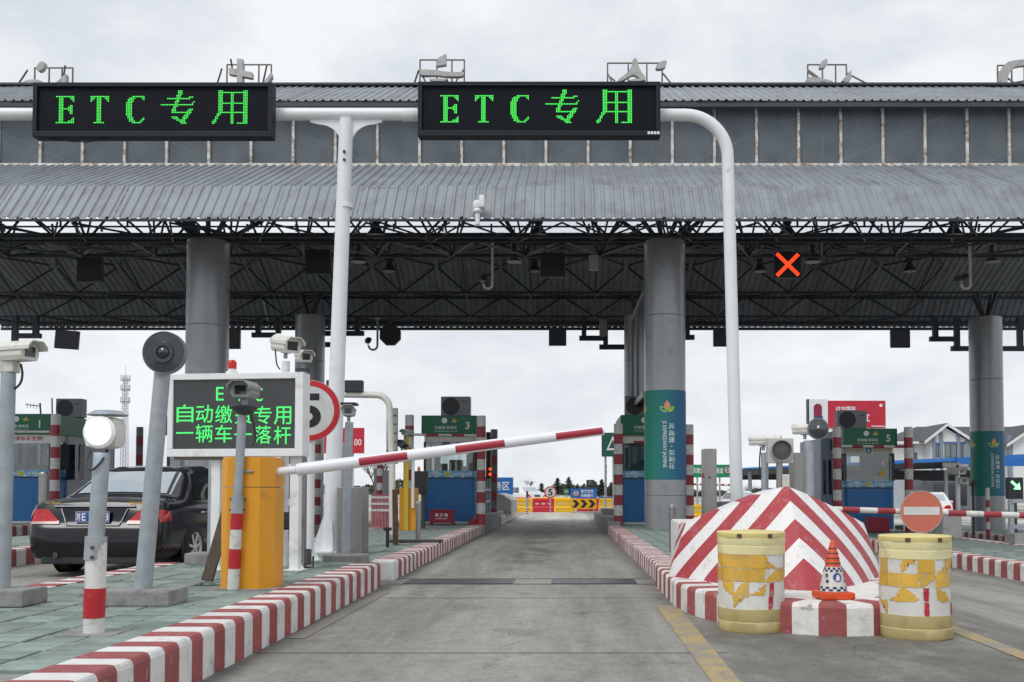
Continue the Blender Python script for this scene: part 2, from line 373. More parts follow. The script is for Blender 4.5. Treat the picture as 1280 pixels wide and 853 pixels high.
# other islands
I2 = island(-10.6, -8.05, 11.5, 34, .25); kerbs(I2, -8.05, 11.5, 27, .25, 1, .24)
paving(I2, -10.3, -8.35, 11.5, 17, .246)
paving(I2, -10.3, -8.35, 17.05, 34, .246, singles=False)
I1 = island(-16.4, -13.4, 18, 34, .25); kerbs(I1, -13.4, 18, 32, .25, 1, .24); kerbs(I1, -16.4, 18, 32, .25, -1, .24)
paving(I1, -16.1, -13.7, 18, 34, .246, singles=False)
I5 = island(7.1, 9.75, 11.5, 34, .27, gz(7.1)); kerbs(I5, 7.1, 11.5, 31, .27, -1, .22); kerbs(I5, 9.75, 11.5, 31, .30, 1, .22)
paving(I5, 7.4, 9.45, 11.6, 19, gz(7.1) + .266, .3); paving(I5, 7.4, 9.45, 19.05, 34, gz(7.1) + .266, singles=False)
I6 = island(11.6, 14.4, 20, 34, .30, gz(11.6)); kerbs(I6, 11.6, 20, 33, .30, -1, .24)
for i in range(12):
    child('kerb_stone', kerb_mesh('kerb_stone', (KRED, KWHITE)[i % 2], .24, .30), I6, (11.6 + .24 * i, 20, gz(12)), (0, 0, -math.pi / 2)) if False else None
paving(I6, 11.9, 14.1, 20.1, 34, gz(11.6) + .29, singles=False)
ZI3, ZI3b, ZI4, ZI2, ZI5 = .275, .226, .216, .246, gz(7.1) + .266
# rounded kerb nose in front of the column island
NC = (2.15, 9.35); NRX, NRY = 1.10, 2.05
nose = MB(); ring = []
for k in range(41):
    a = math.pi + math.pi * k / 40; ring.append((NC[0] + (NRX - .25) * math.cos(a), NC[1] + (NRY - .25) * math.sin(a)))
ring += [(NC[0] + NRX - .25, 11.2), (NC[0] - NRX + .25, 11.2)]
def plan_prism(b, ring, z0, z1, mi=0):
    n = len(ring); b.add([(x, y, z0) for x, y in ring] + [(x, y, z1) for x, y in ring], [tuple(range(n))[::-1], tuple(range(n, 2 * n))] + [(i, (i + 1) % n, (i + 1) % n + n, i + n) for i in range(n)], mi)
plan_prism(nose, ring, -.02, .232)
IN = struct(nose.out('island_pavement', KWHITE))
# wedge kerb stones following the curve
def path_pts():
    p = [(NC[0] - NRX, 11.15 - .22 * i) for i in range(int((11.15 - NC[1]) / .22) + 1)]
    a = math.pi; 
    while a < 2 * math.pi:
        p.append((NC[0] + NRX * math.cos(a), NC[1] + NRY * math.sin(a)))
        ds = math.hypot(NRX * math.sin(a), NRY * math.cos(a)); a += .215 / ds
    p += [(NC[0] + NRX, NC[1] + .22 * i) for i in range(9)]
    return p
pp = path_pts(); w_ = .30
def inn(i):
    a = Vector(pp[max(i - 1, 0)]); c = Vector(pp[min(i + 1, len(pp) - 1)]); d = (c - a).normalized(); return Vector(pp[i]) + Vector((-d.y, d.x)) * w_
for i in range(len(pp) - 1):
    a, c = Vector(pp[i]), Vector(pp[i + 1]); ai, ci = inn(i), inn(i + 1); b = MB(); h = .24; e = .03
    def lp(p, q, t): return p + (q - p) * t
    sec = []
    for o_, i_ in ((a, ai), (c, ci)):
        sec.append([(*o_, -.02), (*o_, h - e), (*lp(o_, i_, .04), h - .007), (*lp(o_, i_, .12), h), (*i_, h), (*i_, -.02)])
    n = 6; b.add(sec[0] + sec[1], [tuple(range(n))[::-1], tuple(range(n, 2 * n))] + [(q, (q + 1) % n, (q + 1) % n + n, q + n) for q in range(n)])
    b.out('kerb_stone', (KRED, KWHITE)[i % 2], IN)

# ================================================================== CANOPY
CD = 25.75
CAN = thing('toll_canopy', 'long grey toll plaza roof with glazed upper band, open trusses and steel columns', 'canopy', (0, CD, 0))
XL, XR = -19.0, 17.0
FE = (19.29, Z(273.5, 19.29)); FF = (19.97, Z(236, 19.97)); FW = (23.0, Z(208, 23.0)); FT = Z(127.5, 23.0)
UE = (22.62, Z(126.5, 22.62)); RG = (CD, Z(109.5, CD))
def mir(p): return (2 * CD - p[0], p[1])
SHEET = mat('grey_roof_sheet', (.262, .288, .308), .5, .15, .10, 3, .05, 30, rnd=.05, stretch=(1, 1, .3), spot=((.13, .075, .05), .77, 9, .06), dirt=((.17, .185, .20), .40, 1.3))
SW = .82
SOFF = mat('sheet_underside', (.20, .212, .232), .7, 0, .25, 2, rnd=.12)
def sheet_mesh(p, q, ribs=4, up=1):
    """trapezoid-ribbed sheet from eave p=(D,z) to q, in local x 0..SW"""
    b = MB(); d = Vector((0, q[0] - p[0], q[1] - p[1])); nrm = Vector((0, -d.z, d.y)).normalized()
    if nrm.z < 0: nrm = -nrm
    prof = []
    for i in range(ribs):
        x = SW / ribs * i
        prof += [(x, 0), (x + .06, 0), (x + .085, .034), (x + .12, .034), (x + .145, 0)]
    prof.append((SW, 0)); th = .012
    for e in (0, 1):
        for lay in (0, th):
            for x, h in prof: b.v.append(Vector((x, p[0], p[1])) + d * e + nrm * (h + lay))
    n = len(prof)
    def idx(e, lay, i): return (e * 2 + lay) * n + i
    for i in range(n - 1):
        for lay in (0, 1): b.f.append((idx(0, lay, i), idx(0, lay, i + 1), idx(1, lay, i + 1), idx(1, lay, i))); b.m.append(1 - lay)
        for e in (0, 1): b.f.append((idx(e, 0, i), idx(e, 0, i + 1), idx(e, 1, i + 1), idx(e, 1, i))); b.m.append(0)
    return b
def sheets(p, q):
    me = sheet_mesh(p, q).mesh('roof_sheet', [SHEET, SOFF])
    k = 0
    while XL + k * SW < XR:
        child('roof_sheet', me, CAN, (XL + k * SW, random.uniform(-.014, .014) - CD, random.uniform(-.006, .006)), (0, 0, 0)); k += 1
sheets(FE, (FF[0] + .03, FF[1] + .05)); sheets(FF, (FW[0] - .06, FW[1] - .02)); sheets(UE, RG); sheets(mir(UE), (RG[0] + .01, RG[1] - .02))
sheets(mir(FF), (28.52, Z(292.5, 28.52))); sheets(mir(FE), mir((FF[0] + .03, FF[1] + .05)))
TR = mat('truss_paint', (.030, .038, .048), .55, .1, .25, 5)
MUL = mat('rusty_white_mullion', (.66, .65, .62), .6, .1, .12, 5, spot=((.22, .12, .06), .55, 7, .2), rnd=.12)
b = MB(); b.box(XL, XR, RG[0] - .22, RG[0] + .22, RG[1] - .02, RG[1] + .05, .015); b.out('ridge_cap', DGREY, CAN, world=True)
b = MB(); b.box(XL, XR, UE[0] + .02, UE[0] + .12, UE[1] - .13, UE[1] - .02, .01); b.out('eave_gutter', DGREY, CAN, world=True)
b = MB(); b.box(XL, XR, FW[0] - .06, FW[0] + .06, FT - .06, FT + .02, .01); b.out('glazing_head_rail', MUL, CAN, world=True)
b = MB(); b.box(XL, XR, FW[0] - .08, FW[0] + .06, FW[1] - .05, FW[1] + .05, .01); b.out('glazing_sill_rail', MUL, CAN, world=True)
b = MB(); b.box(XL, XR, FE[0] - .02, FE[0] + .04, FE[1] - .05, FE[1] - .008); b.out('eave_beam', TR, CAN, world=True)
b = MB(); b.box(XL, XR, 2*CD-FE[0] - .05, 2*CD-FE[0] + .03, FE[1] - .10, FE[1] - .01); b.out('eave_beam', TR, CAN, world=True)
# glazed band
def pane_material():
    m = bpy.data.materials.new('tinted_dusty_glazing'); m.use_nodes = True; t = m.node_tree; t.nodes.clear(); l = t.links.new
    out = N(t, 'ShaderNodeOutputMaterial'); p = N(t, 'ShaderNodeBsdfPrincipled'); tr = N(t, 'ShaderNodeBsdfTransparent'); ms = N(t, 'ShaderNodeMixShader')
    c = N(t, 'ShaderNodeTexCoord'); oi = N(t, 'ShaderNodeObjectInfo'); ad = N(t, 'ShaderNodeVectorMath', operation='ADD'); l(c.outputs['Object'], ad.inputs[0]); l(oi.outputs['Location'], ad.inputs[1])
    n = N(t, 'ShaderNodeTexNoise', i_Scale=1.6, i_Detail=6.0); l(ad.outputs[0], n.inputs[0])
    r = N(t, 'ShaderNodeValToRGB'); r.color_ramp.elements[0].position = .3; r.color_ramp.elements[0].color = (.15, .18, .205, 1); r.color_ramp.elements[1].position = .75; r.color_ramp.elements[1].color = (.24, .27, .29, 1)
    l(n.outputs[0], r.inputs[0]); l(r.outputs[0], p.inputs['Base Color']); p.inputs['Roughness'].default_value = .25
    tr.inputs[0].default_value = (.75, .82, .85, 1); ms.inputs[0].default_value = .52; l(tr.outputs[0], ms.inputs[1]); l(p.outputs[0], ms.inputs[2]); l(ms.outputs[0], out.inputs[0]); return m
PANE = pane_material()
PW = 53.2 / F * 23.0; k = 0
pm = MB().box(.03, PW - .03, -.006, .006, 0, FT - FW[1] - .05).mesh('glass_pane', PANE)
mm = MB().box(-.032, .032, -.05, .03, 0, FT - FW[1] - .05, .006).mesh('mullion', MUL)
x = X(97, 23.0) - PW * 10
while x < XR:
    if x > XL:
        child('glass_pane', pm, CAN, (x, FW[0] - CD, FW[1] + .02)); child('mullion', mm, CAN, (x, FW[0] - CD - .012, FW[1] + .02))
    x += PW
# braces behind the glass
BR = mat('pale_brace', (.72, .75, .76), .6, .1, .1, 4)
x = XL + .4; k = 0
while x < XR - 3:
    b = MB(); s_ = 1 if (x > -1) else -1
    b.tube([(x + (0 if s_ > 0 else 3.0), FW[0] + .07, FW[1] + .1), (x + (3.0 if s_ > 0 else 0), FW[0] + .07, FT - .15)], .028, 6); b.out('glazing_brace', BR, CAN, world=True)
    b = MB(); b.cyl((x + 3.3, FW[0] + .12, FW[1]), (x + 3.3, FW[0] + .12, FT), .03, n=6); b.out('glazing_post', BR, CAN, world=True)
    x += 3.6
# space frame
SM = MB().cyl((0, 0, 0), (0, 0, 1), 1, n=6).mesh('truss_strut', TR)
n_strut = [0]; rest = MB()
def strut(a, c, r=.032, name='truss_strut', seen=True):
    a = Vector(a); c = Vector(c)
    if not seen or n_strut[0] >= 296: rest.cyl(a, c, r, n=5); return
    n_strut[0] += 1
    child(name, SM, CAN, a - Vector((0, CD, 0)), rot_to(c - a), (r, r, (c - a).length))
MOD = 2.0; x0 = X(83, 29) - 5 * MOD
nodes = [x0 + MOD * i for i in range(19)]
topR = [(28.55, Z(304, 28.55)), (30.1, Z(333, 30.1)), (31.45, Z(371, 31.45)), (32.1, Z(404, 32.1))]
botR = [(28.1, Z(319, 28.1)), (29.5, Z(366, 29.5)), (31.0, Z(396, 31.0))]
for (D, z), r in zip(topR, (.05, .06, .07, .05)):                      # purlins / top chords run the whole length
    b = MB(); b.box(XL, XR, D - r * .6, D + r * .6, z - r, z + r); b.out('purlin', TR, CAN, world=True)
for D, z in botR: b = MB(); b.tube([(XL, D, z), (XR, D, z)], .035, 8); b.out('bottom_chord', TR, CAN, world=True)
for j, (D, z) in enumerate(botR):
    for x in nodes:
        vis = -14 < x < 12
        for (Dt, zt) in (topR[j], topR[j + 1]):
            for s_ in (-1, 1): strut((x, D, z), (x + s_ * MOD / 2, Dt, zt), .030, seen=vis)
        if j < 2: strut((x, D, z), (x, botR[j + 1][0], botR[j + 1][1]), .028, seen=vis)
# front frame below the eave
fb = [(22.0, Z(302, 22.0)), (20.6, Z(296, 20.6))]; ft = [(FE[0] + .12, FE[1] - .05), (20.4, FF[1] + .05), (22.8, FW[1] - .25)]
for D, z in fb: b = MB(); b.tube([(XL, D, z), (XR, D, z)], .035, 8); b.out('bottom_chord', TR, CAN, world=True)
b = MB(); b.tube([(XL, FE[0] + .25, Z(283.5, FE[0] + .25)), (XR, FE[0] + .25, Z(283.5, FE[0] + .25))], .022, 6); b.out('eave_rail', TR, CAN, world=True)
for i, x in enumerate(nodes):
    for q in (-.5, .5):
        strut((x, *fb[0]), (x + q * MOD, *ft[0]), .023)
        if i % 2: strut((x, *fb[1]), (x + q * MOD * .7, *ft[0]), .022)
        strut((x, *fb[0]), (x + q * MOD, *ft[2]), .03, seen=False); strut((x, *fb[1]), (x + q * MOD, *ft[1]), .028, seen=False)
    strut((x + .55, FE[0] + .2, FE[1] - .05), (x + .55, FE[0] + .25, Z(290, FE[0] + .25)), .024)
    strut((x - .45, FE[0] + .2, FE[1] - .05), (x - .45, FE[0] + .25, Z(290, FE[0] + .25)), .024)
    # centre frame inside the raised bay
    for q in (-.5, .5):
        for a_, b_ in (((25.75, 7.45), (23.1, 8.7)), ((25.75, 7.45), (28.4, 8.35)), ((25.75, 7.45), (25.75, RG[1] - .2)), ((25.75, 7.45), fb[0]), ((25.75, 7.45), (28.1, botR[0][1]))):
            strut((x, *a_), (x + q * MOD, *b_), .03, seen=False)
    for q in (FW, mir(FW)): strut((x, q[0] + (.1 if q[0] < CD else -.1), q[1]), (x, q[0] + (.1 if q[0] < CD else -.1), FT), .035, seen=False)
    strut((x, 23.1, FT), (x, CD, RG[1] - .1), .04, seen=False); strut((x, 28.4, FT), (x, CD, RG[1] - .1), .04, seen=False)
b = MB(); b.box(XL, XR, 28.42, 28.62, Z(303, 28.5), Z(292, 28.5)); b.out('ridge_beam', TR, CAN, world=True)
b = MB(); b.tube([(XL, CD, 7.45), (XR, CD, 7.45)], .045, 8); b.out('bottom_chord', TR, CAN, world=True)
o = rest.out('hidden_truss_bars', TR, CAN, world=True); o['kind'] = 'stuff'
# columns
COLM = mat('grey_clad_column', (.305, .315, .33), .32, .35, .06, 2, .03, 40, stretch=(1, 1, .2), rnd=.03, spot=((.20, .21, .22), .66, 2.5, .25))
def banner_material():
    m = mat('teal_blue_banner', lin('1f7a72'), .5, 0, .05, 2)
    t = m.node_tree; l = t.links.new; b = [n for n in t.nodes if n.type == 'BSDF_PRINCIPLED'][0]
    c = N(t, 'ShaderNodeTexCoord'); s = N(t, 'ShaderNodeSeparateXYZ'); l(c.outputs['Object'], s.inputs[0])
    r = N(t, 'ShaderNodeValToRGB'); e = r.color_ramp.elements; e[0].position = .12; e[0].color = (*lin('1d7b6a'), 1); e[1].position = .97; e[1].color = (*lin('17588c'), 1)
    mr = N(t, 'ShaderNodeMapRange'); mr.inputs[1].default_value = -.47; mr.inputs[2].default_value = .47; l(s.outputs[0], mr.inputs[0]); l(mr.outputs[0], r.inputs[0]); l(r.outputs[0], b.inputs['Base Color']); return m
BAN = banner_material()
PETAL = [mat('petal_orange', lin('e39a63'), .5), mat('petal_green', lin('9cc043'), .5), mat('petal_leaf', lin('5f9a4a'), .5), mat('petal_blue', lin('5a7fc0'), .5)]
def petal(b, c, ang, L_, wd, mi, fn):
    pts = []
    for k in range(17):
        t = k / 16 * 2; u = t if t <= 1 else 2 - t; s_ = (1 if t <= 1 else -1); pts.append((u, s_ * wd * math.sin(math.pi * u ** .8)))
    pts = pts[:-1]
    b.add([fn(c[0] + (p * math.cos(ang) - q * math.sin(ang)) * L_, c[1] + (p * math.sin(ang) + q * math.cos(ang)) * L_) for p, q in pts], [tuple(range(len(pts)))], mi)
def emblem(b, cx, cz, s, fn, off=0):
    petal(b, (cx, cz - .25 * s), math.pi / 2, 1.15 * s, .30, off, fn)
    petal(b, (cx - .05 * s, cz - .45 * s), math.pi * .80, 1.05 * s, .28, off + 1, fn); petal(b, (cx + .05 * s, cz - .45 * s), math.pi * .20, 1.05 * s, .28, off + 1, fn)
    petal(b, (cx - .5 * s, cz - .62 * s), math.pi * .08, .85 * s, .14, off + 3, fn)
def column(x, D, ztop, zbase, r, banner=None, fan=True):
    c = child('column', None, CAN, (x, D - CD, 0)) if False else None
    b = MB(); segs = [zbase, zbase + .78] + [zbase + .78 + 2.05 * i for i in range(1, 4)] ; segs = [s for s in segs if s < ztop - .3] + [ztop]
    for a, q in zip(segs[:-1], segs[1:]):
        b.lathe([(r - .012, a), (r, a + .012), (r, q - .012), (r - .012, q)], 40)
    o = b.out('column', COLM, CAN, smooth=40); o.location = (x, D - CD, 0)
    # fan of brackets carrying the frame
    fbk = MB()
    for dx, dy in ((-1, -1), (1, -1), (-1, 1), (1, 1), (-.4, -1.2), (.4, -1.2)) if fan else ((-.3, -.2), (.3, -.2), (-.3, .2), (.3, .2)):
        fbk.cyl((dx * .15, dy * .15, ztop - .02), (dx * .95, dy * .9, ztop + .75), .055, n=6)
    fbk.out('bracket_arm', TR, o)
    if banner:
        z0, z1 = banner; rb = r + .006
        def fn(u, z): return (rb * math.sin(u / r) * 1.004, -rb * math.cos(u / r) * 1.004, z)
        bb = MB(); n = 40; bb.v = [Vector((rb * math.sin(2 * math.pi * k / n), -rb * math.cos(2 * math.pi * k / n), z)) for z in (z0, z1) for k in range(n)]
        bb.f = [(k, (k + 1) % n, (k + 1) % n + n, k + n) for k in range(n)]; bb.m = [0] * n; bb.out('banner', BAN, o, smooth=60)
        H = z1 - z0; tx = MB()
        tx.text('苏', .10, z0 + H * .595, 0, w=.135, h=.128, bold=.006, fn=fn)
        for k, ch in enumerate('高速·茉莉花'): tx.text(ch, .10, z0 + H * (.517 - .073 * k), 0, w=.135 if ch != '·' else .03, h=.128 if ch != '·' else .03, bold=.006, fn=fn)
        vv, ff, asp = text_geo('JS EXPRESSWAY JASMINE', .0); Lh = H * .52; hh = Lh / asp * 1.25
        tx.add([fn(-.07 + q * hh, z0 + H * .395 - p * Lh) for p, q in vv], ff)
        tx.out('lettering', TEXTW, o)
        em = MB(); emblem(em, .0, z0 + H * .80, .19, fn); em.out('emblem', PETAL, o)
        for s_ in (-1, 1):
            em = MB(); emblem(em, s_ * r * 1.45, z0 + H * .80, .19, fn); em.out('emblem', PETAL, o)
    return o
CR = .47
zc = Z(303, 22)
bz = (Z(600, 22), Z(490, 22))
column(X(831.5, 22), 22, zc, ZI4, 25.8 / F * 22, bz)
column(X(257, 22), 22, zc, .0, 25.8 / F * 22)
column(X(831.5, 22) + .0, 29.5, zc - .35, ZI4, CR, fan=False)
column(X(386, 29.5), 29.5, zc - .35, .2, .45, fan=False)
column(X(1238, 29), 29.2, Z(398, 29.2), gz(12.5), .48, (Z(620, 29.2), Z(540, 29.2)), False)
column(X(1238, 29) + .1, 22, zc, gz(12.5), CR)

# ================================================================== GANTRY + ETC BOARDS
GD = 13.8
GP = mat('gantry_white_paint', (.77, .79, .81), .35, 0, .04, 3, dirt=((.45, .44, .42), .30, 2.2), spot=((.35, .33, .31), .74, 5, .08))
lp, rpz = W(413, 694, GD), W(922, 640, GD)
gan = thing('sign_gantry', 'white tubular gantry with bracketed post and curved end post over the lane', 'gantry', (lp.x, GD, ZI3b))
b = MB(); t1 = W(433, 150, GD); b.cyl((lp.x, GD, ZI3b), (t1.x, GD, t1.z), .118, .10, 24); b.out('post', GP, gan, 40, True)
b = MB(); b.box(lp.x - .22, lp.x + .22, GD - .22, GD + .22, ZI3b, ZI3b + .025, .005)
for a in (0, 90, 180, 270):
    c_ = Matrix.Translation((lp.x, GD, ZI3b + .025)) @ Matrix.Rotation(R(a + 20), 4, 'Z')
    g = MB(); g.prism([(.1, 0), (.26, 0), (.1, .5)], -.008, .008).xf(c_); b.add(g.v, g.f)
b.out('base_plate', GP, gan, None, True)
zarm = Z(143, GD)
b = MB(); b.tube([(X(-160, GD), GD, zarm), (X(520, GD), GD, zarm)], .088, 20); b.out('beam', GP, gan, 40, True)
# right-hand end post in one bend
x_end = X(912, GD); rad = .62; zt = Z(144, GD); pts = [(X(500, GD), GD, zt), (x_end - rad, GD, zt)]
for k in range(1, 13):
    a = math.pi / 2 * k / 12; pts.append((x_end - rad + rad * math.sin(a), GD, zt - rad + rad * math.cos(a)))
pts.append((X(922, GD), GD, ZI4)); 
b = MB(); b.tube(pts, [.088] * (len(pts) - 1) + [.09], 20); b.out('bent_post', GP, gan, 40, True)
for s_ in (-1, 1):                                              # curved gusset brackets
    cx_ = t1.x; zb = zarm - .08
    prof = [(0, zb), (s_ * .52, zb), (s_ * .52, zb - .04)]
    for k in range(9):
        a = math.pi / 2 * k / 8; prof.append((s_ * (.40 - .32 * math.sin(a)), zb - .36 + .32 * math.cos(a) * .9))
    prof += [(0, zb - .42)]
    g = MB(); g.prism([(cx_ + p, z) for p, z in (prof if s_ < 0 else prof[::-1])], GD - .012, GD + .012); g.out('gusset', GP, gan, None, True)
b = MB(); b.lathe([(.112, -.03), (.112, .03)], 20, (W(432, 258, GD).x, GD, Z(258, GD))); b.out('collar', GP, gan, 40, True)
for py in (193, 203):
    b = MB(); b.cyl((W(432.5, py, GD).x, GD - .12, Z(py, GD)), (W(432.5, py, GD).x, GD - .098, Z(py, GD)), .022, n=8); b.out('bolt', RUST, gan, None, True)
# --- LED glyph dots
GLY = {'E': ["############", "..###....###", "..###.....##", "..###......#", "..###.......", "..###.......", "..###....##.", "..###...###.", "..#########.", "..###...###.", "..###....##.", "..###....##.", "..###.......", "..###.......", "..###......#", "..###.....##", "..###...####", "############"],
       'T': ["############", "###.###..###", "##..###...##", "#...###....#"] + ["....###....."] * 13 + ["..#######..."],
       'C': ["....########", "..####....##", ".####......#", ".####.......", "####........"] + ["####........"] * 8 + [".###........", ".####......#", "..###.....##", "..####...##.", "....######.."]}
def raster(strokes, w=23, h=22):
    on = set()
    for (x0, y0, x1, y1, tw, th_) in strokes:
        n = int(max(abs(x1 - x0), abs(y1 - y0)) * 4) + 1
        for i in range(n + 1):
            x = x0 + (x1 - x0) * i / n; y = y0 + (y1 - y0) * i / n
            for a in range(tw):
                for c in range(th_): on.add((int(round(x)) + a, int(round(y)) + c))
    return on
ZHUAN = raster([(11, 0, 10, 5, 3, 1), (10, 5, 8, 12, 2, 1), (4, 5, 18, 5, 1, 1), (18, 4, 20, 4, 1, 1), (0, 9, 20, 9, 1, 1), (20, 8, 21, 7, 1, 1), (7, 12, 7, 13, 3, 1), (7, 14, 18, 14, 1, 1), (18, 12, 13, 19, 3, 1), (7, 17, 14, 21, 3, 1)])
YONG = raster([(4, 0, 4, 14, 3, 1), (4, 14, 0, 21, 2, 1), (5, 1, 20, 1, 1, 1), (5, 8, 20, 8, 1, 1), (5, 14, 20, 14, 1, 1), (12, 1, 12, 21, 2, 1), (20, 0, 20, 21, 3, 1), (16, 21, 20, 21, 1, 1)])
LEDF = mat('led_matrix_face', (.006, .008, .013), .7, 0, .15, 30, spec=.15)
LEDC = mat('led_cabinet', (.014, .018, .026), .5, .1, .15, 5, spec=.25)
def etc_board(pxl, pxr, pyt, pyb, label, vert):
    s_ = GD / F; x0, x1 = X(pxl, GD - .25), X(pxr, GD - .25); z0, z1 = Z(pyb, GD - .25), Z(pyt, GD - .25); y = GD - .25
    T = thing('led_sign', label, 'led sign', ((x0 + x1) / 2, GD, z0), group=None)
    b = MB(); b.box(x0, x1, y + .02, GD - .09, z0, z1, .012); b.out('cabinet', LEDC, T, None, True)
    fr = MB(); t = .062
    for q in ((x0, x1, z1 - t, z1), (x0, x1, z0, z0 + t + .02)): fr.box(q[0], q[1], y - .03, y + .02, q[2], q[3], .008)
    for q in ((x0, x0 + t), (x1 - t, x1)): fr.box(q[0], q[1], y - .03, y + .02, z0 + t + .02, z1 - t, .008)
    fr.out('frame', LEDC, T, None, True)
    b = MB(); b.box(x0 + t, x1 - t, y + .005, y + .019, z0 + t + .02, z1 - t); b.out('matrix_face', LEDF, T, None, True)
    pitch = .0222; yy = y - .001
    def dots(on, left, top):
        g = MB(); r = pitch * .43; ry = pitch * (.5 if vert else .43)
        for c, rr in on:
            cx_, cz_ = left + c * pitch, top - rr * pitch; g.add([(cx_ + r * math.cos(a), yy, cz_ + ry * math.sin(a)) for a in [math.pi / 3 * k for k in range(6)]], [tuple(range(6))])
        g.out('lit_character', LEDG, T, None, True)
    for ch, px in (('E', 549), ('T', 593), ('C', 638)):
        dots({(c, r_) for r_, row in enumerate(GLY[ch]) for c, q in enumerate(row) if q == '#'}, X(px + pxl - 520, y), Z(120 + pyt - 103, y))
    for on, px in ((ZHUAN, 682), (YONG, 747)): dots(on, X(px + pxl - 520, y), Z(113 + pyt - 103, y))
    for px in (.06, .94):
        b = MB(); xx = x0 + (x1 - x0) * px; b.box(xx - .05, xx + .05, GD - .092, GD + .11, zarm - .11, zarm + .11, .01); b.out('clamp', DGREY, T, None, True)
    return T, x0, x1, z0, z1, y
Ta = etc_board(33, 336, 104, 172, 'long black LED board lit ETC in green, crossing the arm beyond the gantry bracket', False)
Tb = etc_board(520, 827, 103, 171, 'long black LED board lit ETC in green, between gantry bracket and bent post', True)
T, x0, x1, z0, z1, y = Tb
b = MB()
for i in range(4): b.box(x1 - .185 + .045 * i, x1 - .15 + .045 * i, y - .034, y - .031, z0 + .024, z0 + .062)
b.out('maker_plate', TEXTW, T, None, True)
b = MB(); b.tube([W(62, 174, 13.6), W(90, 177, 13.6), W(108, 178, 13.6), W(135, 174, 13.6)], .008, 6); b.out('hanging_cable', DARK, Ta[0], None, True)

# ================================================================== CAMERAS / LAMPS ON POSTS
def cctv(T, p, rz=0, pitch=0, L_=.34, wd=.13, ht=.12, m=OFFWHITE, world=True):
    """box camera looking along -Y before rotation; p = centre of the housing"""
    Mx = Matrix.Translation(p) @ Matrix.Rotation(rz, 4, 'Z') @ Matrix.Rotation(pitch, 4, 'X')
    b = MB(); h = ht / 2; ww = wd / 2
    b.prism([(-ww * .8, -h), (ww * .8, -h), (ww, -h * .5), (ww, h * .45), (ww * .55, h), (-ww * .55, h), (-ww, h * .45), (-ww, -h * .5)], -L_ / 2 + .03, L_ / 2).xf(Mx); o = b.out('camera_housing', m, T, None, world)
    b = MB(); prof = [(-ww * 1.12, h * .1), (-ww * 1.12, h * .5), (-ww * .62, h * 1.12), (ww * .62, h * 1.12), (ww * 1.12, h * .5), (ww * 1.12, h * .1)]
    inner = [(a * .93, c * .93 - .002) for a, c in prof]
    n = len(prof); y0, y1 = -L_ / 2 - .05, L_ / 2 + .01
    vs = [(a, yy, c) for yy in (y0, y1) for q in (prof, inner) for a, c in q]
    fs = []
    for i in range(n - 1): fs += [(i, i + 1, 2 * n + i + 1, 2 * n + i), (n + i, 3 * n + i, 3 * n + i + 1, n + i + 1), (i, n + i, n + i + 1, i + 1)]
    b.add(vs, fs).xf(Mx); b.out('sun_shield', m, o)
    b = MB(); b.box(-ww * .55, ww * .55, -L_ / 2 + .024, -L_ / 2 + .032, -h * .6, h * .5).xf(Mx); b.out('lens_window', GLASS, o)
    b = MB(); b.cyl((0, 0, -h - .07), (0, 0, -h + .005), .022, n=10).box(-.035, .035, -.05, .05, -h - .012, -h + .002).xf(Mx); b.out('mount', GALV, T, None, world)
    return o
def foot_block(T, x, y, z, wx, wy, h): b = MB(); b.box(x - wx / 2, x + wx / 2, y - wy / 2, y + wy / 2, z, z + h, .015); b.out('concrete_foot', CONC, T, None, True)
def cable(T, pts, r=.009, name='cable'):
    p = [Vector(q) for q in pts]; o = []
    for i in range(len(p) - 1):
        a, b_, c, d = p[max(i - 1, 0)], p[i], p[i + 1], p[min(i + 2, len(p) - 1)]
        for k in range(5):
            t = k / 5; o.append(.5 * ((2 * b_) + (c - a) * t + (2 * a - 5 * b_ + 4 * c - d) * t * t + (3 * b_ - a - 3 * c + d) * t ** 3))
    o.append(p[-1]); b = MB(); b.tube(o, r, 6); return b.out(name, DARK, T, 50, True)
def bands(b_, p0, p1, r, n, first=0, mat_=None, T=None, name='painted_band'):
    p0, p1 = Vector(p0), Vector(p1)
    for i in range(n):
        if i % 2 != first: continue
        b = MB(); b.cyl(p0 + (p1 - p0) * (i / n), p0 + (p1 - p0) * ((i + 1) / n), r + .002, n=20, cap=True); b.out(name, mat_ or REDP, T, 40, True)

# leftmost camera post (concrete foot on the tiles)
p = G(14, 752, ZI3 + .0); D = 7.0; p = Vector((X(8, D), D, ZI3))
T = thing('camera_post', 'grey pole with long cream camera and black looped cable, cut by the frame edge', 'camera post', p)
foot_block(T, p.x + .02, D, ZI3, .42, .34, .12)
b = MB(); b.cyl((p.x - .01, D, ZI3 + .1), (p.x, D, Z(466, D)), .05, n=20); b.out('pole', GALV, T, 40, True)
b = MB(); b.box(p.x - .06, p.x + .06, D - .05, D + .05, Z(466, D), Z(452, D), .006); b.out('bracket', OFFWHITE, T, None, True)
cctv(T, W(12, 441, D), R(70), R(0), .46, .15, .13)
cable(T, [W(26, 455, D), W(28, 468, D), W(25, 480, D), W(15, 489, D)], .008)

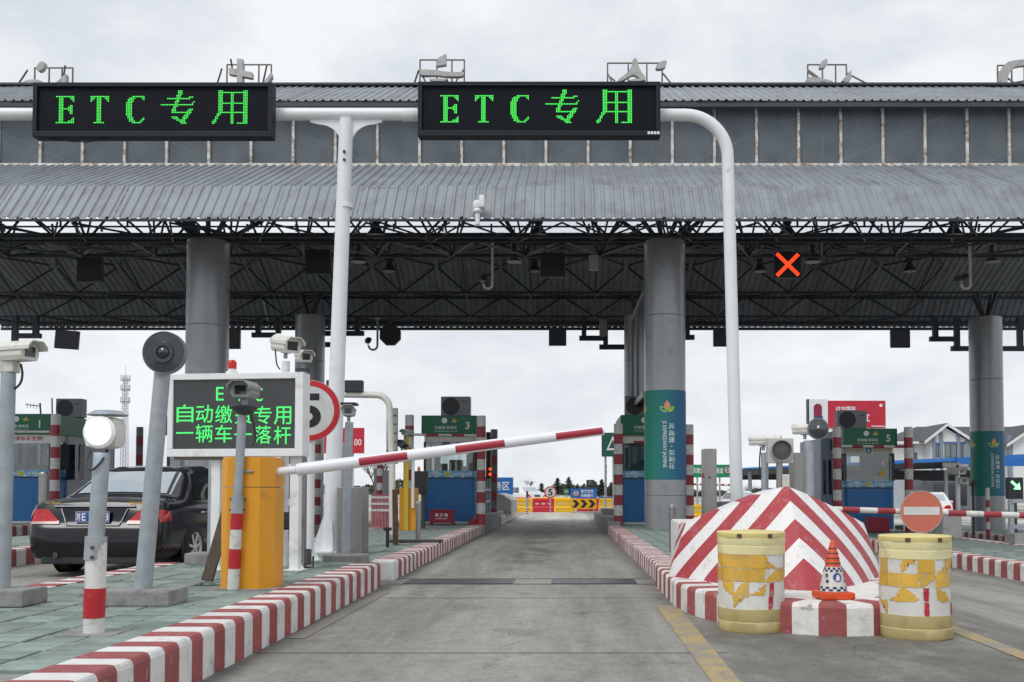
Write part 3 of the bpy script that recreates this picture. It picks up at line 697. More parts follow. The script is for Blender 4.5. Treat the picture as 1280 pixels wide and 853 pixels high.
# strobe lamp post
D = 5.6; p0 = W(117, 796, D); zb = ZI3; px_ = p0.x
T = thing('strobe_post', 'grey post with a lit white flash lamp and red and white painted sleeve', 'lamp post', (px_, D, zb))
b = MB(); b.cyl((px_, D, zb), (px_ + .008, D, Z(672, D)), .057, n=24); sl_ = b.out('sleeve', WHITEP, T, 40, True)
z1, z2 = Z(735, D), Z(772, D)
b = MB(); b.cyl((px_, D, z2), (px_ + .004, D, z1), .0595, n=24); b.out('painted_band', mat('fresh_red', lin('b5202a'), .4, 0, .1, 8, dirt=((.3, .2, .19), .3, 20)), sl_, 40)
b = MB(); b.cyl((px_, D, Z(700, D)), (px_ + .006, D, Z(671, D)), .060, n=24); b.out('clamp_collar', GALV, T, 40, True)
for dz in (684, 696):
    b = MB(); b.cyl((px_ + .015, D - .075, Z(dz, D)), (px_ + .015, D - .055, Z(dz, D)), .010, n=6); b.out('bolt', RUST, T, None, True)
b = MB(); b.cyl((px_ + .005, D, Z(672, D)), (px_ + .03, D, Z(566, D)), .045, n=24); b.out('pole', GALV, T, 40, True)
hc = W(126, 541, D)
b = MB(); b.box(hc.x - .098, hc.x + .098, D - .02, D + .13, hc.z - .092, hc.z + .092, .045); b.out('lamp_housing', OFFWHITE, T, 40, True)
b = MB(); b.lathe([(.078, -.035), (.095, -.02), (.095, .0)], 28, (hc.x + .01, D - .02, hc.z), 'y'); b.out('lens_ring', OFFWHITE, T, 40, True)
b = MB(); b.lathe([(.001, -.05), (.04, -.046), (.068, -.036), (.078, -.03)], 28, (hc.x + .01, D - .012, hc.z), 'y'); b.out('lit_lens', mat('flash_glow', (.9, .9, .9), .3, emit=(.92, .96, 1.0), estr=22.0), T, 40, True)
pl = bpy.data.lights.new('flash_light', 'POINT'); pl.energy = 1.6; pl.color = (.76, .88, 1.0); pl.shadow_soft_size = .07; plo = bpy.data.objects.new('flash_light', pl); COL.objects.link(plo); plo.parent = T; plo.location = (hc.x + .01 - px_, -.22, hc.z - zb)
b = MB(); b.lathe([(.001, .030), (.07, .025), (.115, .0), (.11, -.004), (.001, .01)], 28, (hc.x + .01, D + .06, hc.z + .108)); b.out('rain_cap', GALV, T, 40, True)
cable(T, [(hc.x + .03, D + .02, hc.z - .10), (hc.x + .03, D - .05, hc.z - .17), (hc.x - .02, D - .06, hc.z - .22), (hc.x - .06, D - .05, hc.z - .18), (hc.x - .06, D, hc.z - .11)], .007)
b = MB(); b.box(px_ - .16, px_ + .16, D - .13, D + .16, ZI3 - .002, ZI3 + .006); b.out('mortar_pad', CONC, T, None, True)

# leaning post with a round convex disc
D = 7.05; a0 = Vector((X(181, D), D, ZI3 + .1)); a1 = W(203, 466, D)
T = thing('disc_post', 'leaning grey post carrying a round black camera disc on a concrete foot', 'camera post', (a0.x, D, ZI3))
foot_block(T, X(180, D), D, ZI3, .54, .36, .115)
b = MB(); b.cyl(a0, a1, .062, .056, 24); b.out('pole', GALV, T, 40, True)
c = W(205, 441, D - .08)
DISC = mat('smoky_disc', (.030, .036, .044), .16, 0, .3, 5, spec=.7)
b = MB(); b.lathe([(.148, .0), (.155, -.01), (.155, .045), (.14, .06), (.05, .09)], 40, c, 'y'); b.out('housing', mat('grey_housing', (.22, .24, .26), .4, .3, .1), T, 40, True)
b = MB(); b.lathe([(.001, -.012), (.045, -.012), (.05, -.022), (.075, -.022), (.08, -.010), (.146, -.002)], 40, c, 'y'); b.out('glass_disc', DISC, T, 30, True)
b = MB(); b.lathe([(.001, -.04), (.028, -.034), (.042, -.018)], 24, c, 'y'); b.out('lens', GLASS, T, 40, True)

# slim striped post with small camera and round plate
D = 8.05; a0 = Vector((X(293, D), D, ZI3)); a1 = W(303, 516, D)
T = thing('slim_camera_post', 'slim grey post with red and white foot, small box camera above a dark round plate', 'camera post', a0)
def lerp(t): return a0 + (a1 - a0) * t
b = MB(); b.cyl(lerp(0), lerp(.42), .048, n=20); lo = b.out('painted_foot', WHITEP, T, 40, True)
FR = MATS['fresh_red']
for t0, t1_ in ((.12, .23), (.34, .445)):
    b = MB(); b.cyl(lerp(t0), lerp(t1_), .050, n=20); b.out('painted_band', FR, lo, 40)
b = MB(); b.cyl(lerp(.43), lerp(.53), .052, n=20)
b.out('clamp_collar', GALV, T, 40, True)
for t in (.45, .51):
    for s_ in (-1, 1):
        q = lerp(t); b = MB(); b.cyl((q.x + s_ * .05, D, q.z), (q.x + s_ * .066, D, q.z), .009, n=6); b.out('bolt', DGREY, T, None, True)
b = MB(); b.cyl(lerp(.5), a1, .038, .036, 20); b.out('pole', GALV, T, 40, True)
q = W(305, 509, D); b = MB(); b.lathe([(.001, .02), (.10, .012), (.118, 0), (.112, -.012), (.035, -.07)], 28, q); b.out('round_plate', DGREY, T, 40, True)
cctv(T, W(306, 488, D), R(2), R(2), .30, .165, .13, mat('grey_camera', (.30, .31, .30), .5, .1, .1))
cable(T, [W(312, 512, D), W(318, 535, D), W(319, 552, D), W(314, 555, D)], .010)

# ------------------------------------------------------------------ yellow boom cabinet and boom
YB = mat('orange_yellow_enamel', lin('e09a22'), .38, 0, .05, 2, dirt=((.40, .22, .05), .28, 4), spot=((.32, .20, .08), .76, 18, .05))
D = 8.25; cx_ = X(315, D); T = thing('boom_cabinet', 'orange yellow barrier cabinet with chamfered corners driving the raised boom', 'barrier', (cx_ , D, ZI3))
hw = .222; zt = Z(572, D); pl = [(-hw, -.10), (-hw + .07, -.17), (hw - .10, -.17), (hw, -.06), (hw, .19), (-hw, .19)]
b = MB(); plan_prism(b, [(cx_ + x, D + y) for x, y in pl], ZI3, zt - .26); b.out('body', YB, T, None, True)
b = MB(); plan_prism(b, [(cx_ + x, D + y) for x, y in pl], zt - .254, zt - .02)
plan_prism(b, [(cx_ + x * .96, D + y * .96) for x, y in pl], zt - .02, zt); b.out('hood', YB, T, None, True)
b = MB(); b.box(cx_ - .02, cx_ + .07, D - .182, D - .17, zt - .135, zt - .115, .004); b.lathe([(.02, -.02), (.02, 0)], 12, (cx_ - .02, D - .168, zt - .125), 'y'); b.out('lock_handle', STEEL, T, None, True)
b = MB(); b.box(cx_ - .3, cx_ + .3, D - .25, D + .27, ZI3 - .02, ZI3 + .006); b.out('mortar_pad', CONC, T, None, True)
# boom rises gently across the lane
h0 = W(352, 590, D); tip = W(755, 538, D); BW = mat('boom_white', (.80, .80, .84), .4, 0, .03, 4); BR_ = mat('boom_red', lin('a62c40'), .4, 0, .08, 5)
BT = thing('barrier_boom', 'long white and red barrier boom rising across the open lane from the yellow cabinet', 'boom', h0)
b = MB(); b.cyl(h0 - Vector((.06, 0, 0)), h0 + (tip - h0) * .05, .036, .036, 16); b.out('hub', WHITE, BT, 40, True)
def bp(t): return h0 + (tip - h0) * t
tt = lambda px: (px - 352) / (755 - 352)
def rr_(t): return .054 - .012 * t
b = MB(); b.tube([bp(.045), bp(.05), bp(1)], [.034, rr_(0), rr_(1)], 16); arm = b.out('tube', BW, BT, 40, True)
dv = (tip - h0).normalized(); upv = Vector((-dv.z, 0, dv.x))
for a_, c_ in ((450, 510), (570, 631), (695, 753)):
    b = MB(); n = 16; A, C = bp(tt(a_)), bp(tt(c_))
    for q, r_ in ((A, rr_(tt(a_)) + .0015), (C, rr_(tt(c_)) + .0015)):
        for k in range(n + 1):
            th_ = R(-58 - 44) + R(80) * k / n
            b.v.append(q + (Vector((0, -1, 0)) * math.cos(th_ + R(58)) + upv * math.sin(th_ + R(58))) * r_)
    b.f = [(k, k + 1, n + 2 + k, n + 1 + k) for k in range(n)]; b.m = [0] * n
    b.out('red_sleeve', BR_, arm, 40)

# ------------------------------------------------------------------ green text display on legs
D = 10.0; A = dict(px0=207, px1=383, pt=466, pb=571)
x0, x1 = X(205, D), X(383, D); z0, z1 = Z(571, D), Z(467, D); cx_ = (x0 + x1) / 2; zc_ = (z0 + z1) / 2; w2, h2 = (x1 - x0) / 2, (z1 - z0) / 2
T = thing('fee_display', 'white framed display with three rows of green Chinese text beside the yellow cabinet', 'led sign', (cx_, D, ZI3), R(-7))
def TB(b, name, m, sm_=None): return b.out(name, m, T, sm_)
zz0, zz1 = z0 - ZI3, z1 - ZI3
b = MB(); b.box(-w2, w2, .0, .16, zz0, zz1, .012); TB(b, 'cabinet', WHITE)
fr = MB(); t = .085
for q in ((-w2, w2, zz1 - t * .75, zz1), (-w2, w2, zz0, zz0 + t * .95)): fr.box(q[0], q[1], -.035, 0, q[2], q[3], .006)
for q in ((-w2, -w2 + t * .7), (w2 - t, w2)): fr.box(q[0], q[1], -.035, 0, zz0 + t * .95, zz1 - t * .75, .006)
TB(fr, 'frame', WHITE)
b = MB(); b.box(-w2 + t * .7, w2 - t, -.012, -.001, zz0 + t * .95, zz1 - t * .75); TB(b, 'screen', mat('smoky_screen', (.052, .056, .058), .22, 0, .2, 2))
sxm = (-w2 + t * .7 + w2 - t) / 2; scale_ = D / F
rows = [('E T C', 493, [(.0 + k * 25.5 + 272) for k in range(3)], 'ETC', 17), (None, 518.5, [226 + 25.7 * k for k in range(6)], '自动缴费专用', 22.5), (None, 543, [226 + 25.7 * k for k in range(6)], '一辆车一落杆', 22.5)]
for _, py, pxs, s_, hpx in rows:
    for ch, px in zip(s_, pxs):
        b = MB(); u = (px - 294) * scale_ + .012; zz = Z(py, D) - ZI3 - (px - 294) * .00024
        if ch == '一': b.box(u - .095, u + .095, -.016, -.0135, zz - .008, zz + .008)
        elif ch in 'ETC': b.text(ch, u, zz, -.0145, w=.085, h=hpx * scale_, bold=.0)
        else: b.text(ch, u, zz, -.0145, w=22.5 * scale_, h=hpx * scale_, bold=.003)
        b.out('lit_character', mat('led_green_soft', (.02, .25, .05), .4, emit=(.07, .80, .16), estr=1.05), T)
for u in (-w2 + .5, w2 - .12):
    b = MB(); b.box(u - .05, u + .05, .05, .14, 0, zz0, .008); b.box(u - .10, u + .10, .0, .19, 0, .012); b.prism([(u + .05, .012), (u + .10, .012), (u + .05, .09)], .088, .10); b.out('leg', WHITE, T)
b = MB(); b.box(-w2 + .05, w2 - .5, .02, .13, zz0 - .03, zz0); b.out('underside_rail', mat('dirty_rail', (.20, .19, .17), .7), T)
# red beacon on top
q = W(290, 466, D + .1); T = thing('warning_beacon', 'small red warning beacon on a white stem above the green text display', 'beacon', (q.x, q.y, z1))
b = MB(); b.lathe([(.062, 0), (.062, .03), (.04, .035), (.04, .06)], 20); b.out('base', WHITE, T, 40)
b = MB(); b.lathe([(.046, .06), (.046, .13), (.03, .152), (.001, .158)], 20); b.out('red_dome', mat('red_lens', lin('c21f18'), .25, 0, .1), T, 40)

# two cameras above the display
D = 10.6
T = thing('camera_mast', 'white mast holding a big hooded camera above the green text display', 'camera mast', (X(356, D), D, ZI3))
b = MB(); b.cyl((X(356, D), D, ZI3), (X(356, D), D, Z(452, D)), .045, n=20); b.out('mast', WHITE, T, 40, True)
cctv(T, W(358, 431, D), R(38), R(10), .42, .20, .17)
cable(T, [W(344, 437, D), W(346, 455, D), W(350, 462, D)], .008)
D = 11.2
T = thing('camera_mast', 'grey mast holding a smaller hooded camera next to the speed sign', 'camera mast', (X(377, D), D, ZI3))
b = MB(); b.cyl((X(377, D), D, ZI3), (X(377, D), D, Z(462, D)), .05, n=20); b.out('mast', GALV, T, 40, True)
b = MB(); b.lathe([(.085, 0), (.085, .025)], 20, (X(377, D), D, Z(464, D))); b.out('top_flange', DGREY, T, 40, True)
cctv(T, W(380, 446, D), R(28), R(6), .30, .15, .13)
b = MB(); b.box(X(352, 10.2), X(365, 10.2), 10.1, 10.2, Z(662, 10.2), Z(640, 10.2), .008); q = X(358, 10.2)
T = thing('small_screen', 'small black fee screen beside the yellow cabinet above the floodlight', 'screen', (q, 10.2, ZI3))
b.out('casing', DARK, T, None, True)
b = MB(); b.box(X(353, 10.09), X(363, 10.09), 10.085, 10.099, Z(660, 10.09), Z(643, 10.09)); b.out('glass', GLASS, T, None, True)
b = MB(); b.box(X(370, 10.3), X(381, 10.3), 10.3, 10.4, ZI3, Z(571, 10.3), .006); b.out('stand', STEEL, T, None, True)
b = MB(); b.box(X(362, 10.3), X(376, 10.3), 10.2, 10.32, Z(652, 10.3), Z(645, 10.3)); b.out('bracket', STEEL, T, None, True)
# floodlight on the tiles
D = 10.4; q = W(377, 697, D); T = thing('floodlight', 'small floodlight standing on green tiles at the foot of the camera mast', 'floodlight', (q.x, D, ZI3), R(-12))
b = MB(); b.box(-.10, .10, -.03, .04, .03, .20, .01); b.out('housing', mat('bronze_housing', (.10, .10, .09), .45, .3, .1), T)
b = MB(); b.box(-.085, .085, -.036, -.031, .045, .185); b.out('glass', mat('floodlight_reflector', (.35, .36, .35), .15, .5, .3, 8), T)
b = MB(); b.box(-.018, .018, -.041, -.037, .10, .135); b.out('led_chip', mat('chip_yellow', lin('c9b63a'), .5), T)
b = MB(); b.tube([(-.12, .03, .12), (-.12, .03, 0), (.12, .03, 0), (.12, .03, .12)], .012, 6); b.out('bracket', DGREY, T)
# plank leaning against the display leg
T_ = MB(); a0, a1 = G(258, 729, ZI3), W(292, 612, 8.9); T_.tube([a0 + Vector((0, 0, .02)), a1], .01, 4)
b = MB(); d = (a1 - a0).normalized(); side = d.cross(Vector((.25, 1, 0))).normalized(); nn = d.cross(side)
vs = [a0 + d * t + side * u * .055 + nn * v * .012 for t in (.02, (a1 - a0).length) for u, v in ((-1, -1), (1, -1), (1, 1), (-1, 1))]
b.add(vs, [(3, 2, 1, 0), (4, 5, 6, 7)] + [(i, (i + 1) % 4, (i + 1) % 4 + 4, i + 4) for i in range(4)])
tag(b.out('plank', mat('weathered_board', (.075, .06, .045), .85, 0, .4, 8, .4, 40, stretch=(3, 3, .5))), 'dark weathered plank leaning against the leg of the green text display', 'plank')
# grey post + foot behind the cabinet (left of it)
D = 10.9; T = thing('steel_post', 'plain grey steel post on a concrete foot beside the car lane', 'post', (X(268, D), D, ZI3))
foot_block(T, X(262, D), D, ZI3, .42, .34, .13); b = MB(); b.cyl((X(268, D), D, ZI3 + .1), (X(269, D), D, Z(560, D)), .07, n=20); b.out('pole', GALV, T, 40, True)

# ------------------------------------------------------------------ speed sign 5
def round_sign(T, c, r, txt, faded=False, world=True):
    SR = mat('sign_red', lin('c0252d'), .4, 0, .06, 4); SWH = mat('sign_white', (.60, .61, .60), .45, 0, .10, 5, spot=((.45, .45, .44), .62, 8, .1)); BK = mat('sign_black', (.012, .012, .014), .5)
    b = MB(); b.lathe([(r, .012), (r, 0)], 48, c, 'y'); b.out('plate', SWH, T, 40, world)
    b = MB(); n = 48
    for q in (r * .985, r * .80): b.v += [Vector((c[0] + q * math.cos(2 * math.pi * k / n), c[1] - .003, c[2] + q * math.sin(2 * math.pi * k / n))) for k in range(n)]
    b.f = [(k, (k + 1) % n, (k + 1) % n + n, k + n) for k in range(n)]; b.m = [0] * n; b.out('red_ring', SR, T, None, world)
    b = MB(); b.text(txt, c[0], c[2], c[1] - .004, w=r * .74, h=r * 1.12, bold=.03); b.out('numeral', BK, T, None, world)
D = 12.0; q = W(387, 513.5, D); T = thing('speed_sign', 'round white speed sign reading 5 with red rim on a white post', 'road sign', (q.x, D, ZI3b))
round_sign(T, q, 38.5 * D / F, '5')
b = MB(); b.cyl((q.x, D + .07, ZI3b), (q.x, D + .07, q.z + .1), .052, n=20); b.box(q.x - .12, q.x + .12, D - .05, D + .19, ZI3b, ZI3b + .02)
for a in (0, 180): g = MB(); g.prism([(.05, .02), (.12, .02), (.05, .14)], -.006, .006).xf(Matrix.Translation((q.x, D + .07, ZI3b)) @ Matrix.Rotation(R(a + 10), 4, 'Z')); b.add(g.v, g.f)
b.out('post', WHITE, T, 40, True)
# camera post beside gantry
D = 11.75; xx = X(436, D); T = thing('camera_post', 'grey post with small black hooded camera on a concrete slab beside the gantry post', 'camera post', (xx, D, ZI3))
foot_block(T, xx, D - .1, ZI3b, .48, .40, .11); b = MB(); b.cyl((xx - .03, D, ZI3b + .1), (xx, D, Z(528, D)), .055, .05, 20); b.out('pole', GALV, T, 40, True)
cctv(T, W(436, 514, D), R(8), 0, .26, .15, .12, mat('pale_camera', (.5, .51, .5), .5, 0, .1)); b = MB(); b.box(W(428, 514, D).x, W(446, 514, D).x, D - .1, D + .1, Z(507, D), Z(504, D)); b.out('black_hood', DARK, T, None, True)
# stainless cabinets
D = 13.2; T = thing('steel_cabinet', 'squat brushed steel cabinet behind the gantry post, against the camera post', 'cabinet', (X(438, D), D, ZI3b))
b = MB(); b.box(X(421, D), X(452, D), D, D + .5, ZI3b, Z(609, D), .01); b.out('body', STEEL, T, None, True)
b = MB(); b.box(X(423, D), X(450, D), D - .006, D, ZI3b + .06, Z(613, D), .003); b.out('door', STEEL, T, None, True)
D = 14.6; T = thing('steel_cabinet', 'tall narrow brushed steel cabinet close behind the gantry post', 'cabinet', (X(427, D), D, ZI3b))
b = MB(); b.box(X(422, D), X(433, D), D, D + .3, ZI3b, Z(553, D), .008); b.out('body', STEEL, T, None, True)
b = MB(); b.box(X(423, D), X(432, D), D - .006, D, ZI3b + .06, Z(556, D), .003); b.out('door', STEEL, T, None, True)
# rusty stub, short black stub, bollard
def bollard(px, py0, D, zb, label, r=.045, dome=True, nm='bollard'):
    zt = Z(py0, D); T = thing(nm, label, 'bollard', (X(px, D), D, zb)); h = zt - zb
    b = MB(); b.lathe([(r, 0), (r, h - .08)], 20); b.out('tube', STEEL, T, 40)
    b = MB(); b.lathe([(r * 1.1, h - .08), (r * 1.1, h - .055), (r, h - .05), (r, h - .035), (r * .8, h - .01), (.001, h)], 20); b.out('cap', STEEL, T, 40); return T
D = 15.6; b = MB(); b.box(-.04, .04, -.04, .04, 0, Z(612, D) - ZI3b, .005); b.xf(Matrix.Rotation(R(-1), 4, 'Y') @ Matrix.Rotation(R(20), 4, 'Z'))
o = tag(b.out('rusty_post', RUST), 'rusty brown square post standing on green tiles before the blue booth', 'post'); o.location = (X(495, D), D, ZI3b)
D = 14.9; b = MB(); b.cyl((0, 0, 0), (0, 0, .30), .028, n=10); b.box(-.06, .06, -.03, .03, .26, .31, .005)
o = tag(b.out('black_stub_post', DARK), 'short black stub post beside the rusty brown post', 'post'); o.location = (X(485, D), D, ZI3b)
bollard(523, 626, 16.5, ZI3b, 'stainless steel bollard in front of the sand box and blue booth')
D = 16.3; b = MB(); b.box(-.45, .45, -.12, .12, 0, .05, .01); o = tag(b.out('timber_sleeper', mat('dark_timber', (.06, .055, .05), .9, 0, .3, 6)), 'dark timber sleeper lying on the tiles by the rusty post', 'timber'); o.location = (X(520, D), D, ZI3b)

# ================================================================== CAR
CARP = mat('black_car_paint', (.004, .005, .007), .2, 0, .1, 3, coat=.35, spec=.35)
CHROME = mat('chrome_trim', (.62, .63, .64), .12, 1, .05)
TYRE = mat('tyre_rubber', (.018, .018, .018), .85, 0, .2, 12)
ALLOY = mat('alloy_wheel', (.62, .63, .64), .35, .25, .08)
CGLASS = mat('car_glass', (.02, .025, .028), .04, 0, .1, 2, spec=1.0)
TAIL = mat('tail_lamp_red', lin('b81a26'), .12, 0, .25, 12, coat=.6)
TAILW = mat('tail_lamp_clear', (.55, .40, .40), .15, 0, .1, 12)
GOLD = mat('gold_badge', lin('c8a052'), .25, .8, .05)
ST = [ # y, then (half width, z) x9 from belly centre to roof centre
 (0.00, [(0, .32), (.52, .32), (.66, .37), (.71, .46), (.70, .54), (.66, .58), (.58, .60), (.30, .605), (0, .61)]),
 (0.035, [(0, .25), (.60, .25), (.75, .31), (.79, .45), (.785, .57), (.755, .63), (.67, .65), (.35, .655), (0, .66)]),
 (0.075, [(0, .23), (.63, .23), (.79, .29), (.825, .46), (.82, .62), (.79, .70), (.70, .73), (.36, .735), (0, .74)]),
 (0.105, [(0, .22), (.65, .22), (.80, .29), (.84, .47), (.835, .66), (.80, .80), (.71, .90), (.37, .935), (0, .945)]),
 (0.16, [(0, .21), (.66, .21), (.82, .29), (.86, .48), (.855, .70), (.82, .86), (.73, .955), (.38, .995), (0, 1.005)]),
 (0.30, [(0, .20), (.68, .20), (.84, .28), (.878, .49), (.875, .73), (.845, .885), (.745, .97), (.38, 1.005), (0, 1.015)]),
 (0.70, [(0, .19), (.70, .19), (.86, .27), (.89, .50), (.888, .75), (.86, .91), (.72, 1.0), (.38, 1.03), (0, 1.04)]),
 (0.80, [(0, .19), (.70, .19), (.86, .27), (.89, .50), (.888, .76), (.862, .915), (.70, 1.035), (.37, 1.065), (0, 1.075)]),
 (1.10, [(0, .19), (.70, .19), (.86, .27), (.89, .50), (.888, .77), (.862, .93), (.64, 1.20), (.34, 1.235), (0, 1.245)]),
 (1.40, [(0, .19), (.70, .19), (.86, .27), (.89, .50), (.888, .77), (.862, .935), (.595, 1.345), (.31, 1.385), (0, 1.395)]),
 (1.70, [(0, .19), (.70, .19), (.86, .27), (.89, .50), (.888, .77), (.862, .935), (.575, 1.405), (.30, 1.445), (0, 1.455)]),
 (2.30, [(0, .19), (.70, .19), (.86, .27), (.89, .50), (.888, .765), (.862, .93), (.57, 1.43), (.30, 1.468), (0, 1.475)]),
 (2.75, [(0, .19), (.70, .19), (.86, .27), (.89, .50), (.888, .755), (.862, .92), (.57, 1.40), (.30, 1.44), (0, 1.45)]),
 (3.10, [(0, .19), (.70, .19), (.86, .27), (.89, .49), (.885, .745), (.86, .91), (.61, 1.24), (.33, 1.28), (0, 1.29)]),
 (3.60, [(0, .19), (.70, .19), (.86, .27), (.885, .48), (.88, .73), (.85, .88), (.70, .96), (.38, 1.0), (0, 1.01)]),
 (4.30, [(0, .19), (.68, .19), (.83, .27), (.86, .46), (.85, .68), (.80, .80), (.66, .87), (.36, .91), (0, .92)]),
 (4.65, [(0, .2), (.62, .2), (.76, .28), (.79, .44), (.78, .58), (.72, .68), (.6, .74), (.34, .77), (0, .78)]),
 (4.80, [(0, .26), (.5, .26), (.62, .32), (.66, .42), (.64, .5), (.58, .55), (.48, .58), (.28, .6), (0, .61)])]
def crom(p, t):
    n = len(p) - 1; f = min(t * n, n - 1e-6); i = int(f); u = f - i
    a, b_, c, d = p[max(i - 1, 0)], p[i], p[i + 1], p[min(i + 2, n)]
    return tuple(.5 * (2 * b_[k] + (c[k] - a[k]) * u + (2 * a[k] - 5 * b_[k] + 4 * c[k] - d[k]) * u * u + (3 * b_[k] - a[k] - 3 * c[k] + d[k]) * u ** 3) for k in (0, 1))
def car_body():
    b = MB(); yy = []
    for i in range(len(ST) - 1):
        n = max(1, int((ST[i + 1][0] - ST[i][0]) / .08))
        for k in range(n): yy.append((i, k / n))
    yy.append((len(ST) - 2, 1.0)); NT = 48
    for i, u in yy:
        # smooth along the length
        y = ST[i][0] + (ST[i + 1][0] - ST[i][0]) * u
        prof = [tuple(ST[i][1][k][q] + (ST[i + 1][1][k][q] - ST[i][1][k][q]) * u for q in (0, 1)) for k in range(9)]
        half = [crom(prof, t / NT) for t in range(NT + 1)]
        ring = [(-x, y, z) for x, z in half] + [(x, y, z) for x, z in half[::-1]][1:-1]
        b.v += [Vector(p) for p in ring]
    n = 2 * NT; m = len(yy)
    for j in range(m - 1):
        for k in range(n): b.f.append((j * n + k, j * n + (k + 1) % n, (j + 1) * n + (k + 1) % n, (j + 1) * n + k))
    b.f.append(tuple(range(n))[::-1]); b.f.append(tuple((m - 1) * n + k for k in range(n))); b.m = [0] * len(b.f); return b
body = car_body()
bvh = BVHTree.FromPolygons(body.v, body.f)
def patch(quad, axis, off=.004, n=10, m=8):
    """quad of four 2-D corners thrown onto the body along an axis: 'rear' (x,z), 'side+' / 'side-' (y,z), 'top' (x,y)"""
    b = MB(); q = [Vector(p) for p in quad]
    for j in range(m + 1):
        for i in range(n + 1):
            u, v = i / n, j / m; p = (q[0] * (1 - u) + q[1] * u) * (1 - v) + (q[3] * (1 - u) + q[2] * u) * v
            if axis == 'rear': o_, d = Vector((p.x, -1, p.y)), Vector((0, 1, 0))
            elif axis == 'top': o_, d = Vector((p.x, p.y, 3)), Vector((0, 0, -1))
            else: s_ = 1 if axis == 'side+' else -1; o_, d = Vector((3 * s_, p.x, p.y)), Vector((-s_, 0, 0))
            h = bvh.ray_cast(o_, d)
            loc, nr = (h[0], h[1]) if h[0] is not None else (o_ + d * 2, -d)
            if nr.dot(d) > 0: nr = -nr
            b.v.append(loc + nr * off)
    for j in range(m):
        for i in range(n): b.f.append((j * (n + 1) + i, j * (n + 1) + i + 1, (j + 1) * (n + 1) + i + 1, (j + 1) * (n + 1) + i))
    b.m = [0] * len(b.f); return b
D0 = 12.2; T = thing('sedan_car', 'black sedan with gold badges and red tail lamps waiting in the next lane', 'car', (X(115, D0), D0, 0), R(-1.0)); CAR = T
BODY = body.out('body', CARP, T, 50)
patch([(-.60, .82), (.60, .82), (.50, 1.36), (-.50, 1.36)], 'top', .006, 16, 10).out('rear_window', mat('silvered_car_glass', (.50, .55, .58), .05, .72, .06, 1.5), T, 60)
for a_, c_ in (((-.66, .80), (-.56, 1.37)), ((.66, .80), (.56, 1.37))):
    b = MB(); patch([(a_[0] - .012, a_[1]), (a_[0] + .012, a_[1]), (c_[0] + .012, c_[1]), (c_[0] - .012, c_[1])], 'top', .008, 1, 10).out('chrome_strip', CHROME, T)
patch([(-.52, 1.40), (.52, 1.40), (.50, 1.43), (-.50, 1.43)], 'top', .007, 10, 1).out('roof_trim', CHROME, T)
for s_, ax in ((1, 'side+'), (-1, 'side-')):
    for qd in ([(1.18, .97), (2.08, .985), (2.06, 1.36), (1.56, 1.345)], [(2.14, .985), (2.98, .975), (2.72, 1.34), (2.12, 1.362)]):
        patch(qd, ax, .005, 10, 6).out('side_window', CGLASS, T, 60)
    patch([(1.05, .945), (3.15, .955), (3.15, .968), (1.05, .958)], ax, .007, 24, 1).out('belt_trim', CHROME, T, 60)
    patch([(.98, .40), (3.55, .42), (3.55, .445), (.98, .425)], ax, .008, 24, 1).out('side_moulding', mat('dull_chrome', (.28, .22, .23), .35, .5, .1), T, 60)
    for yd in (2.10, 3.05): patch([(yd, .30), (yd + .008, .30), (yd + .008, .93), (yd, .93)], ax, .002, 1, 10).out('door_gap', DARK, T)
    for yh in (1.30, 2.28):
        b = MB(); b.tube([(s_ * .885, yh, .80), (s_ * .912, yh + .02, .805), (s_ * .912, yh + .16, .805), (s_ * .885, yh + .18, .80)], .011, 8); b.out('door_handle', CHROME, T, 50)
    # tail lamps wrap round the corner
    q = [(s_ * .43, .70), (s_ * .80, .70), (s_ * .775, .865), (s_ * .60, .87)]; q = q if s_ > 0 else [q[1], q[0], q[3], q[2]]
    tl = patch(q, 'rear', .010, 14, 8).out('tail_lamp', TAIL, T, 60)
    patch([(.10, .70), (.34, .72), (.30, .84), (.11, .86)] if True else [], ax, .010, 10, 6).out('tail_lamp_corner', TAIL, T, 60)
    q = [(s_ * .43, .675), (s_ * .80, .675), (s_ * .80, .705), (s_ * .435, .705)]; q = q if s_ > 0 else [q[1], q[0], q[3], q[2]]
    patch(q, 'rear', .013, 14, 2).out('reverse_lamp', TAILW, T, 60)
    for yw in (1.04, 3.88):
        b = MB(); b.lathe([(.385, 0), (.385, s_ * .006)] if s_ > 0 else [(.385, -.006), (.385, 0)], 32); b.xf(Matrix.Translation((s_ * .882, yw, .35)) @ Matrix.Rotation(R(90), 4, 'Y')); b.out('wheel_arch', DARK, T, 40)
        wh = MB(); wh.lathe([(.21, -.11), (.30, -.105), (.322, -.085), (.325, 0), (.322, .085), (.30, .105), (.215, .112)], 40, cap=False); Mw = Matrix.Translation((s_ * .808, yw, .325)) @ Matrix.Rotation(R(90) * s_, 4, 'Y'); wh.xf(Mw)
        wo_ = wh.out('wheel', TYRE, T, 40)
        rm = MB(); rm.lathe([(.215, .095), (.215, .112), (.20, .10), (.19, .07)], 32, cap=False); rm.lathe([(.055, .108), (.045, .118), (.001, .118)], 16)
        for k in range(7):
            g = MB(); g.box(.04, .20, -.020, .020, .085, .106, .006); g.xf(Matrix.Rotation(2 * math.pi * k / 7, 4, 'Z')); rm.add(g.v, g.f)
        rm.xf(Mw); rm.out('rim', ALLOY, wo_, 40)
        dk = MB(); dk.lathe([(.20, .05), (.20, .06)], 24); dk.xf(Mw); dk.out('brake_disc', DARK, wo_)
    b = MB(); b.box(s_ * .90 - .08, s_ * .90 + .08, 3.0, 3.1, .93, 1.06, .03); b.out('door_mirror', CARP, T, 40)
